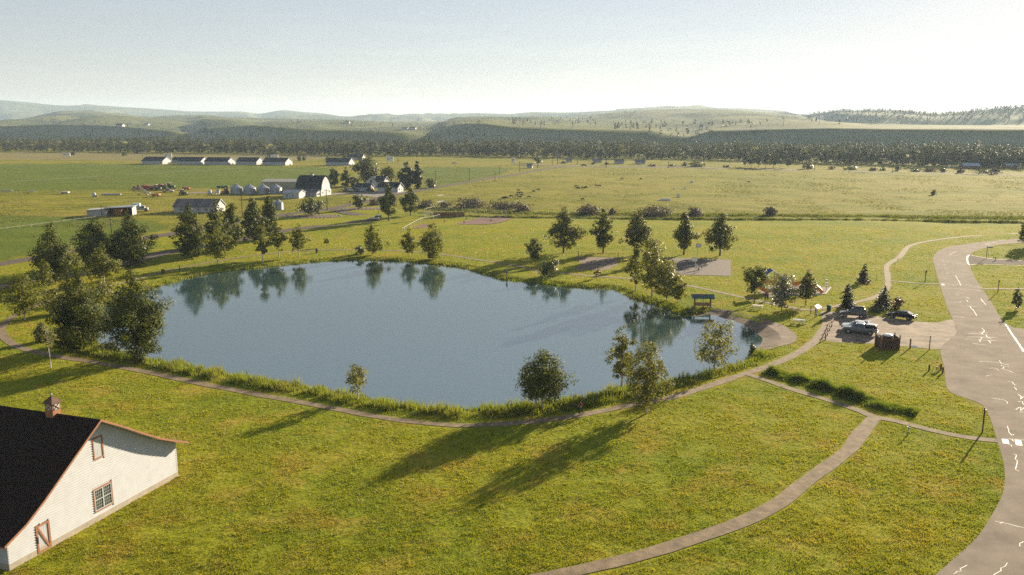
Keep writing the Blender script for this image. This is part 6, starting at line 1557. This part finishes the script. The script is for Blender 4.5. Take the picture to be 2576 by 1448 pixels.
small_thing('marker_post', 'thin post alone on the grass behind the spruces', 'post', 2205, 706, post(1.5, .05)); small_thing('marker_post', 'small post beside the winding meadow path', 'post', 2258.5, 660, post(1.1, .05)); small_thing('marker_post', 'brown stake in the lawn shadow near the middle', 'post', 1024.5, 1180, post(.95, .06, M_WOOD)); small_thing('marker_post', 'post by the footpath left of the kiosk', 'post', 2039, 791, post(1.5, .07)); small_thing('marker_post', 'post on the grass above the blue-grey picnic table', 'post', 1986, 808, post(1.5, .06)); small_thing('marker_post', 'post on the left bank by the footpath', 'post', 452, 684, post(1.6, .09, M_WOODD)); small_thing('marker_post', 'post left of the roof-box car\'s front', 'post', 2108, 789, post(.9, .08))
def hydrant(o):
    MB().tube((0, 0, 0), (0, 0, 1.0), .045, n=6).build('riser', M_GALV, o); MB().tube((-.05, 0, .98), (.28, 0, .86), .05, n=6).build('spout', M_GALV, o); MB().tube((0, 0, 1.0), (-.25, 0, 1.12), .03, n=5).build('handle', M_GALV, o); MB().box((0, 0, .3), (.14, .12, .4)).build('valve_box', M_GALV, o)
small_thing('yard_hydrant', 'grey yard hydrant below the meadow path', 'hydrant', 2283.5, 1096, hydrant, 20)
for x, y, l in ((2337, 934, 'left of the two thick posts by the yellow pipes'), (2366.5, 931, 'right of the two thick posts by the yellow pipes'), (2371, 940, 'nearest of the thick posts at the road edge')): small_thing('guard_post', l, 'post', x, y, post(.95, .12, M_BROWNP), 0, 'guard posts at the gas pipes')
def gas(o):
    for k, x in enumerate((-.5, 0, .25)): MB().tube((x, 0, 0), (x, 0, .8 + .1 * k), .05, n=6).build('riser', mat('yellow_pipe', (.5, .36, .04), .5, .1, 3), o)
    MB().tube((-.5, 0, .55), (.25, 0, .6), .045, n=6).build('manifold', MATS['yellow_pipe'], o); MB().box((0, 0, .5), (.3, .2, .3)).build('meter', MATS['yellow_pipe'], o)
small_thing('gas_pipes', 'yellow gas pipes between thick posts at the road', 'pipe', 2356, 934, gas, -10)
# rail fence at the lot
rf = thing('rail_fence', 'low brown post-and-rail fence along the left side of the lot', 'fence', (0, 0, 0)); RP = [G(2039.3 + x * .1389, 715.6 + y * .1389)[:2] for x, y in ((265, 1010), (300, 935), (338, 850), (378, 775), (405, 680))]
for q in RP: MB().tube((*q, -.1), (*q, 1.05), .09, n=6).build('post', M_BROWNP, rf)
for a_, b_ in zip(RP[:-1], RP[1:]): MB().tube((*a_, .75), (*b_, .75), .06, n=5).build('rail', M_BROWNP, rf)
# lattice enclosure with portable toilet
def enclosure(o):
    W, D, H = 2.9, 2.4, 2.0
    for x in (-W / 2, W / 2):
        for y in (0, D):
            p = MB().box((x, y, 1.15), (.14, .14, 2.3)).build('post', M_WOOD, o)
            if y == 0: MB().lathe((x, y, 2.3), [(.12, 0), (.14, .1), (.1, .2), (.02, .24)], 8).build('post_cap', M_PALE, p); MB().tube((x + .1, y, 2.3), (x + .1, y, 2.55), .03).build('finial', M_PALE, p)
    for k in range(15):
        x = -W / 2 + .14 + k * (W - .28) / 14; MB().box((x, 0, .98), (.13, .04, 1.9)).build('slat', M_WOODD, o); MB().box((x, D, .98), (.13, .04, 1.9)).build('slat', M_WOODD, o)
    for k in range(12):
        y = .14 + k * (D - .28) / 11
        for x in (-W / 2, W / 2): MB().box((x, y, .98), (.04, .13, 1.9)).build('slat', M_WOODD, o)
    for z in (.3, 1.7):
        MB().box((0, -.04, z), (W, .05, .1)).build('rail', M_WOOD, o)
small_thing('slat_enclosure', 'brown slatted enclosure on the near edge of the lot', 'enclosure', 2237, 882, enclosure, -6)
def toilet(o):
    MB().box((0, 0, 1.05), (1.15, 1.15, 2.1)).build('cabin', M_WOODD, o); MB().lathe((0, 0, 2.1), [(.72, 0), (.70, .12), (.45, .26), (.05, .3)], 12).build('roof', M_SIGNW, o); MB().tube((.4, .4, 2.1), (.4, .4, 2.6), .05).build('vent_pipe', M_SIGNW, o); MB().box((0, .58, 1.0), (.8, .03, 1.8)).build('door', M_WOOD, o)
g = G(2237, 882); small_thing('portable_toilet', 'portable toilet with white roof inside the slatted enclosure', 'toilet', 2237, 882, toilet, -6).location = (g[0] + .1, g[1] + 1.1, 0)
# stone ring round the island bed
def ring(label, px, py, rx, ry, n_):
    g = G(px, py); o = thing('planting_bed', label, 'planting bed', (g[0], g[1], 0))
    MB().lathe((0, 0, -.1), [(rx * .98, 0), (rx * .9, .25), (.1, .4)], 20).build('soil', mat('bed_soil', (.12, .075, .05), .95, .2, 1), o).scale = (1, ry / rx, 1)
    for k in range(n_):
        t = k * 6.2832 / n_; s = random.uniform(.28, .5); MB().lathe((rx * math.cos(t), ry * math.sin(t), -.05), [(s, 0), (s * 1.05, s * .35), (s * .6, s * .7), (.02, s * .8)], 7).build('stone', mat('pale_stone', (.33, .29, .25), .9, .2, 2), o)
ring('stone-ringed planting bed on the loop island', 786, 545.5, 10.5, 5.5, 44); ring('stone-ringed planting bed right of the road junction', 914, 526, 8.5, 4.5, 34)
def stop_sign(o):
    MB().tube((0, 0, 0), (0, 0, 2.4), .05, n=6).build('post', M_BROWNP, o)
    MB().prism([(.42 * math.cos(t), 0, 2.5 + .42 * math.sin(t)) for t in np.linspace(math.pi / 8, 2 * math.pi + math.pi / 8, 8, endpoint=False)], (0, -.06, 0), (0, -.03, 0)).build('sign_board', mat('sign_red', (.35, .04, .03), .5, .05, 2), o)
small_thing('stop_sign', 'red stop sign left of the bushy tree at the junction', 'sign', 881, 524, stop_sign)
small_thing('sign_post', 'slim white-topped sign at the road junction', 'sign', 825.5, 530, signpost(2.4, (.7, .5), 2.2, M_SIGNW, .05)); small_thing('marker_post', 'dark post behind the tan car at the loop road', 'post', 951.5, 542, post(2.2, .09, M_WOODD))
def bike(o):
    for x in (-.7, .7): MB().tube((x, -.06, .32), (x, .06, .32), .32, n=14).build('wheel', M_TYRE, o)
    MB().box((0, 0, .6), (.9, .25, .35), taper=.8).build('frame', M_SIGNW, o, bevel=.05); MB().tube((.7, 0, .32), (.5, 0, 1.0), .03).build('fork', M_GALV, o); MB().tube((.5, -.35, 1.0), (.5, .35, 1.0), .025).build('handlebar', M_GALV, o); MB().box((-.35, 0, .85), (.6, .25, .1)).build('seat', M_BLK, o)
small_thing('motorcycle', 'pale motorcycle in front of the tan car on the loop road', 'motorcycle', 934, 554.5, bike, -60)

# ---- poles, billboards, troughs ------------------------------------------------
def upole(label, px, base, top, arm=2.2, group='utility poles', rz=0, name='utility_pole', m=None, r=.13):
    g = G(px, base); H = top_z(g[1], top); o = thing(name, label, 'utility pole', (g[0], g[1], 0), R(rz), group)
    MB().tube((0, 0, -.2), (0, 0, H), r * 1.2, r * .8, 7).build('pole', m or M_WOODD, o)
    if arm:
        MB().box((0, 0, H - .5), (arm, .12, .14)).build('crossarm', m or M_WOODD, o)
        for x in (-arm / 2 + .15, 0, arm / 2 - .15): MB().lathe((x, 0, H - .43), [(.05, 0), (.07, .08), (.03, .2)], 6).build('insulator', M_SIGNW, o)
    return o
def z2p(x, y): return (644 + x * .2501, 214.7 + y * .2501)
for lab, x, b, t in [('utility pole in front of the farm garage', 1408, 1092, 915), ('utility pole first to the right along the farm lane', 1805, 972, 862), ('utility pole second to the right along the farm lane', 2148, 962, 835), ('short utility pole close to the lane, right of the second', 2405, 972, 885), ('utility pole farthest along the farm lane', 2447, 902, 815), ('thin pole at the road junction right of the barn', 715, 1260, 1045)]:
    upole(lab, z2p(x, b)[0], z2p(x, b)[1], z2p(x, t)[1])
for lab, x, b, t in [('brown power pole at the open shed\'s front corner', 256.5, 545, 517), ('brown power pole right of the open shed with a leaning brace', 281, 590, 548), ('grey pole among the poplars by the lower shed', 610, 546, 490)]: upole(lab, x, b, t, 1.8, m=M_BROWNP)
for k, (x, b, t) in enumerate([(1307.5, 433, 408), (1352.5, 424, 400), (1389, 417, 395), (1402.5, 415, 396), (1452, 415, 397), (1525, 422, 398), (1681, 424, 407), (2048, 431, 408), (2245.5, 435, 414.8), (2462, 440, 421), (1001, 411, 398), (848, 400, 388), (358, 396, 384)]):
    upole(['first', 'second', 'third', 'fourth', 'fifth', 'sixth', 'seventh', 'eighth', 'ninth', 'tenth', 'eleventh', 'twelfth', 'thirteenth'][k] + ' of the thin poles standing out on the plain', x, b, t, 2.0, 'thin poles on the plain', r=.2)
for k, (x, b, t) in enumerate([(1360, 324, 306), (1440, 324, 305), (1497, 324, 306), (1557, 324, 307), (1971, 321, 296), (2062, 314, 291)]):
    h_ = hill_hit(x, b)
    if h_:
        o = upole(['first', 'second', 'third', 'fourth', 'fifth', 'sixth'][k] + ' from the left of the power poles on the hill bench', x, 420, 400, 4, 'power poles on the bench', r=.25); o.location = (h_[0], h_[1], h_[2] - .5); o.scale = (1, 1, (top_z(h_[1], t) - h_[2]) / (top_z(G(x, 420)[1], 400)))
for k, (x, t) in enumerate([(1674, 258), (1722, 256), (1727, 262), (1768, 255)]):
    h_ = hill_hit(x, C2(x) + 1.5)
    if h_:
        H = top_z(h_[1], t) - h_[2]; o = thing('radio_mast', ['leftmost', 'second', 'third', 'rightmost'][k] + ' of the thin radio masts on the far ridge', 'mast', (h_[0], h_[1], h_[2] - 1), 0, 'radio masts on the ridge')
        m_ = MB()
        for a_ in range(3): t_ = a_ * 2.094; m_.tube((math.cos(t_) * .8, math.sin(t_) * .8, 0), (math.cos(t_) * .5, math.sin(t_) * .5, H), .25, n=4)
        m_.build('lattice', M_GALV, o); MB().tube((0, 0, H * .98), (0, 0, H * 1.1), .2, n=5).build('antenna', M_GALV, o)
def board(label, px, base, top, wpx, bh, m, legs=3):
    g = G(px, base); H = top_z(g[1], top); w = wpx * px_m(g[1]); o = thing('billboard', label, 'billboard', (g[0], g[1], 0), R(-5), 'billboards along the highway')
    MB().box((0, 0, H - bh / 2), (w, .4, bh)).build('panel', m, o)
    MB().box((-w * .2, -.23, H - bh * .45), (w * .3, .04, bh * .5)).build('picture', mat('faded_picture', (.45, .36, .32), .7, .3, .5), o); MB().box((w * .22, -.23, H - bh * .4), (w * .4, .04, bh * .3)).build('picture', mat('faded_text', (.42, .44, .45), .7, .2, .5), o)
    for k in range(legs): MB().tube((-w * .35 + .7 * w * k / max(1, legs - 1), 0, -.2), (-w * .35 + .7 * w * k / max(1, legs - 1), 0, H - bh), .18, n=6).build('leg', M_WOODD, o)
board('far-left billboard on dry grass', 168, 400, 385, 19, 3.2, M_SIGNW); board('billboard behind the first white barns', 423, 404, 387, 20, 3.4, M_SIGNW); board('billboard behind the fifth white barn', 691, 407, 390, 19, 3.2, M_SIGNW); board('tall billboard on one leg above the farm trees', 981, 412, 394, 17.5, 4.2, M_SIGNW, 2); board('red-lettered billboard by the lane\'s far end', 1291, 416, 397, 9, 4.5, M_SIGNW, 2)
def flags(o):
    for k in range(3): MB().tube((k * 2.5, 0, 0), (k * 2.5, 0, 6.5), .08, n=5).build('pole', M_SIGNW, o); MB().prism([(k * 2.5, 0, 6.4), (k * 2.5 + 1.8, 0, 6.7), (k * 2.5 + 1.8, 0, 5.7), (k * 2.5, 0, 5.5)], (0, -.03, 0), (0, .03, 0)).build('flag', mat('flag_red', (.45, .2, .18), .7, .2, 2), o)
small_thing('flag_poles', 'three flags on poles by the highway junction', 'flag', 1398, 406, flags)
def trough(L_, W, H): 
    def f(o): MB().box((0, 0, H / 2), (L_, W, H), taper=.94).build('shell', M_PALE, o, bevel=.1); MB().box((0, 0, H + .02), (L_ * .8, W * .7, .04)).build('cover', M_GALV, o)
    return f
for lab, x, y, s in [('long white trough out on the pasture', 1673.5, 505.5, (5, 1.4, .9)), ('white box above the long trough on the pasture', 1706.5, 497, (1.5, 1.3, 1.6)), ('white box at the wet spot on the pasture', 1740, 461, (1.6, 1.2, 1.3)), ('small white box left of two mid pasture', 1695.5, 478, (.8, .7, 1.2)), ('small white box right of two mid pasture', 1723, 477, (1.2, .9, 1.0))]: small_thing('pasture_box', lab, 'trough', x, y, trough(*s))

# ---- cattle ----------------------------------------------------------------------
M_COW = mat('black_hide', (.014, .012, .011), .7, .2, 3, spec=.25)
def skin(name, verts, edges, rad, m, parent=None, sub=1, root=0):
    me = bpy.data.meshes.new(name); me.from_pydata([tuple(v) for v in verts], edges, [])
    o = link(name, me, m, parent); s = o.modifiers.new('skin', 'SKIN'); s.use_smooth_shade = True
    sk = me.skin_vertices[0].data
    for i, r_ in enumerate(rad):
        sk[i].radius = (r_, r_) if np.isscalar(r_) else r_; sk[i].use_root = i == root
    if sub: b = o.modifiers.new('sub', 'SUBSURF'); b.levels = b.render_levels = sub
    return o
def cow_mesh(graze):
    v = [(-.75, 0, 1.12), (-.2, 0, 1.05), (.4, 0, 1.08), (.72, 0, 1.15), (1.0, 0, 1.25 if not graze else 1.0), (1.28, 0, 1.36 if not graze else .52), (1.52, 0, 1.25 if not graze else .25)]
    r_ = [.30, .40, .38, .30, .19, .16, .10]; e = [(i, i + 1) for i in range(6)]
    for sx, px_ in ((-.72, 0), (.55, 2)):
        for sy in (-1, 1):
            k = len(v); v += [(sx, sy * .2, .78), (sx + (-.08 if sx < 0 else .02), sy * .21, .42), (sx + (.02 if sx < 0 else 0), sy * .21, .03)]; r_ += [.17, .085, .065]; e += [(px_, k), (k, k + 1), (k + 1, k + 2)]
    k = len(v); v += [(-1.02, 0, 1.1), (-1.08, 0, .6)]; r_ += [.05, .04]; e += [(0, k), (k, k + 1)]
    return v, e, r_
def z3p(x, y): return (1288 + x * .2501, 214.7 + y * .2501)
COWS = [(67, 1072, 'topmost of the left cows, alone'), (62, 1098, 'left of two cows standing close above the willow clump'), (92, 1095, 'right of two cows standing close above the willow clump'), (48, 1122, 'cow lower left of the close pair'), (97, 1120, 'cow below the close pair'), (82, 1140, 'cow lower still in the left group'), (168, 1138, 'cow right of the left group'), (219, 1080, 'small cow right of the left group, higher up'), (267, 1063, 'cow standing by itself between two groups'),
        (645, 1027, 'topmost cow of the middle group'), (652, 1046, 'leftmost cow of the middle group'), (668, 1046, 'second cow of the middle group'), (715, 1043, 'third cow of the middle group'), (735, 1043, 'fourth cow of the middle group'), (748, 1038, 'rightmost cow of the middle group'), (852, 1022, 'left of two cows right of the middle group'), (880, 1025, 'right of two cows right of the middle group'), (708, 1160, 'cow nearest the ditch, alone'), (1108, 950, 'farthest left cow high on the pasture'), (1298, 956, 'farthest right cow high on the pasture'),
        (2380, 986, 'cow far right on the pasture'), (-8, 1130, 'cow at the left end of the herd'), (-90, 1150, 'left of three cows above the backstop scrub'), (-72, 1152, 'middle of three cows above the backstop scrub'), (-60, 1144, 'right of three cows above the backstop scrub')]
for k, (x, y, lab) in enumerate(COWS):
    g = G(*z3p(x, y)); o = thing('cow', 'black ' + lab if not lab.startswith(('top', 'left', 'right', 'small', 'second', 'third', 'fourth', 'far', 'middle', 'nearest', 'lower')) else lab + ', black', 'cow', (g[0], g[1], 0), random.choice([0, math.pi]) + random.uniform(-.5, .5), 'black cattle grazing on the pasture'); o.scale = (.8,) * 3
    skin('body', *cow_mesh(random.random() < .7), M_COW, o, 1)

# ---- people -------------------------------------------------------------------
M_SKIN = mat('skin', (.45, .28, .20), .6, .05, 3)
def person(label, px, py, h, face, shirt, legs, hair=(.06, .04, .03), pose='stand', short=False, base=None):
    g = base if base is not None else put(px, py); o = thing('person', label, 'person', (g[0], g[1], g[2] + .03), R(face)); k = h / 1.75; o.scale = (k, k, k)
    st = {'stand': .06, 'walk': .26, 'wide': .2}[pose]; ar = {'stand': .05, 'walk': .2, 'wide': .32}[pose]
    # faces +X; y is the person's left
    hip = (0, 0, .92); ch = (.02, 0, 1.30)
    L1 = [(st * .45, .10, .88), (st * .9, .11, .48), (st * .8, .11, .06), (st * .8 + .14, .11, .03)]; L2 = [(-st * .3, -.10, .88), (-st * .5, -.11, .48), (-st * 1.3, -.11, .07), (-st * 1.3 + .13, -.11, .03)]
    A1 = [(0, .19, 1.40), (-ar * .6, .25, 1.12), (ar * .3, .26, .90), (ar * .45, .25, .80)]; A2 = [(0, -.19, 1.40), (ar * .6, -.25, 1.12), (ar * 1.4, -.22, .93), (ar * 1.6, -.21, .84)]
    v = [hip, ch, (.02, 0, 1.47), (.03, 0, 1.56), (.04, 0, 1.70)]; r_ = [(.14, .10), (.15, .10), .055, .085, .075]; e = [(0, 1), (1, 2), (2, 3), (3, 4)]
    for pt, rr, root in ((L1, (.085, .06, .045, .035), 0), (L2, (.085, .06, .045, .035), 0), (A1, (.055, .042, .034, .03), 1), (A2, (.055, .042, .034, .03), 1)):
        n0 = len(v); v += pt; r_ += list(rr); e += [(root, n0)] + [(n0 + i, n0 + i + 1) for i in range(3)]
    skin('body', v, e, r_, M_SKIN, o, 1)
    sm_ = mat('cloth_%d_%d_%d' % tuple(int(c * 100) for c in shirt), shirt, .85, .1, 6); lm = mat('cloth_%d_%d_%d' % tuple(int(c * 100) for c in legs), legs, .85, .1, 6)
    skin('shirt', [(0, 0, .93), ch, (.02, 0, 1.43), (0, .2, 1.40), A1[1], (0, -.2, 1.40), A2[1]], [(0, 1), (1, 2), (1, 3), (3, 4), (1, 5), (5, 6)], [(.16, .12), (.17, .12), .09, .075, .06, .075, .06], sm_, o, 1, 1)
    f = .75 if short else 1.0
    lp = lambda L_, i: L_[i]
    kn1, kn2 = L1[1], L2[1]
    if short: skin('shorts', [hip, L1[0], kn1, L2[0], kn2], [(0, 1), (1, 2), (0, 3), (3, 4)], [(.15, .11), .11, .09, .11, .09], lm, o, 1)
    else: skin('trousers', [hip, L1[0], kn1, L1[2], L2[0], kn2, L2[2]], [(0, 1), (1, 2), (2, 3), (0, 4), (4, 5), (5, 6)], [(.15, .11), .105, .075, .06, .105, .075, .06], lm, o, 1)
    MB().lathe((.01, 0, 1.62), [(.095, 0), (.105, .06), (.095, .14), (.05, .19), (.01, .2)], 10).build('hair', mat('hair_%d' % int(hair[0] * 100), hair, .7, .1, 5), o, smooth=True)
    return o
W_ = (.62, .62, .6); K_ = (.02, .02, .022); N_ = (.05, .07, .13)
person('person in dark red top walking on the near footpath', 1461, 1043.5, 1.8, 190, (.28, .05, .04), (.03, .03, .035), pose='walk')
person('adult in white shirt playing on the basketball court', 1751, 681, 1.85, 100, W_, (.55, .55, .55), short=True, pose='wide'); person('smaller child right of the adult on the court', 1757, 685.5, 1.35, 110, (.6, .45, .4), K_, (.35, .25, .1), short=True); person('child in white top farther right on the court', 1765, 679, 1.45, 200, W_, K_, (.3, .2, .1), short=True); person('child at the left part of the court', 1721.5, 687, 1.25, 10, (.55, .3, .28), (.45, .3, .28), short=True)
person('angler in blue standing at the water\'s edge', 1275, 701, 1.75, 250, (.05, .13, .30), (.04, .05, .09))
person('dark-clothed parent on the footpath by the playground', 2560 * .71556 + 838 * .1112, 900 * .71556 + 1030 * .1112, 1.75, 60, K_, K_); person('person in blue and white beside the dark-clothed one', 2560 * .71556 + 888 * .1112, 900 * .71556 + 1030 * .1112, 1.75, 60, N_, (.1, .08, .07), (.5, .4, .25))
for x, y, f, s_, l_, lab in [(788, 675, 0, (.4, .25, .22), K_, 'player at the infield\'s left side'), (1075, 560, 200, K_, W_, 'player in white trousers near the dugout wall'), (1285, 605, 160, K_, N_, 'dark-clothed player in the middle of the infield'), (1233, 708, 90, W_, K_, 'pale-shirted player at the infield\'s near edge'), (1843, 698, 90, K_, W_, 'dark-shirted player at the near right of the infield'), (2020, 610, 180, (.45, .2, .2), (.5, .4, .35), 'player at the far right of the infield'), (808, 520, 270, W_, K_, 'person in white leaning behind the dugout wall'), (835, 500, 270, K_, K_, 'dark figure behind the dugout wall'), (908, 525, 270, W_, W_, 'person in white at the middle of the dugout wall')]:
    person(lab, *zb(x, y), 1.7, f, s_, l_, pose=random.choice(['stand', 'wide', 'walk']), short=l_ is K_)

# ---- summer haze -----------------------------------------------------------
hb = MB().box((0, 4700, 120), (30000, 13000, 256))
haze = hb.build('haze', None)
hm = bpy.data.materials.new('haze_air'); hm.use_nodes = True; hm.node_tree.nodes.clear()
vo = hm.node_tree.nodes.new('ShaderNodeVolumePrincipled'); ho = hm.node_tree.nodes.new('ShaderNodeOutputMaterial')
vo.inputs['Color'].default_value = (.62, .80, 1.0, 1); vo.inputs['Density'].default_value = .00008; vo.inputs['Anisotropy'].default_value = .2
hm.node_tree.links.new(vo.outputs[0], ho.inputs['Volume'])
haze.data.materials.append(hm)
tag(haze, 'thin bluish summer haze filling the valley air', 'haze', kind='stuff')
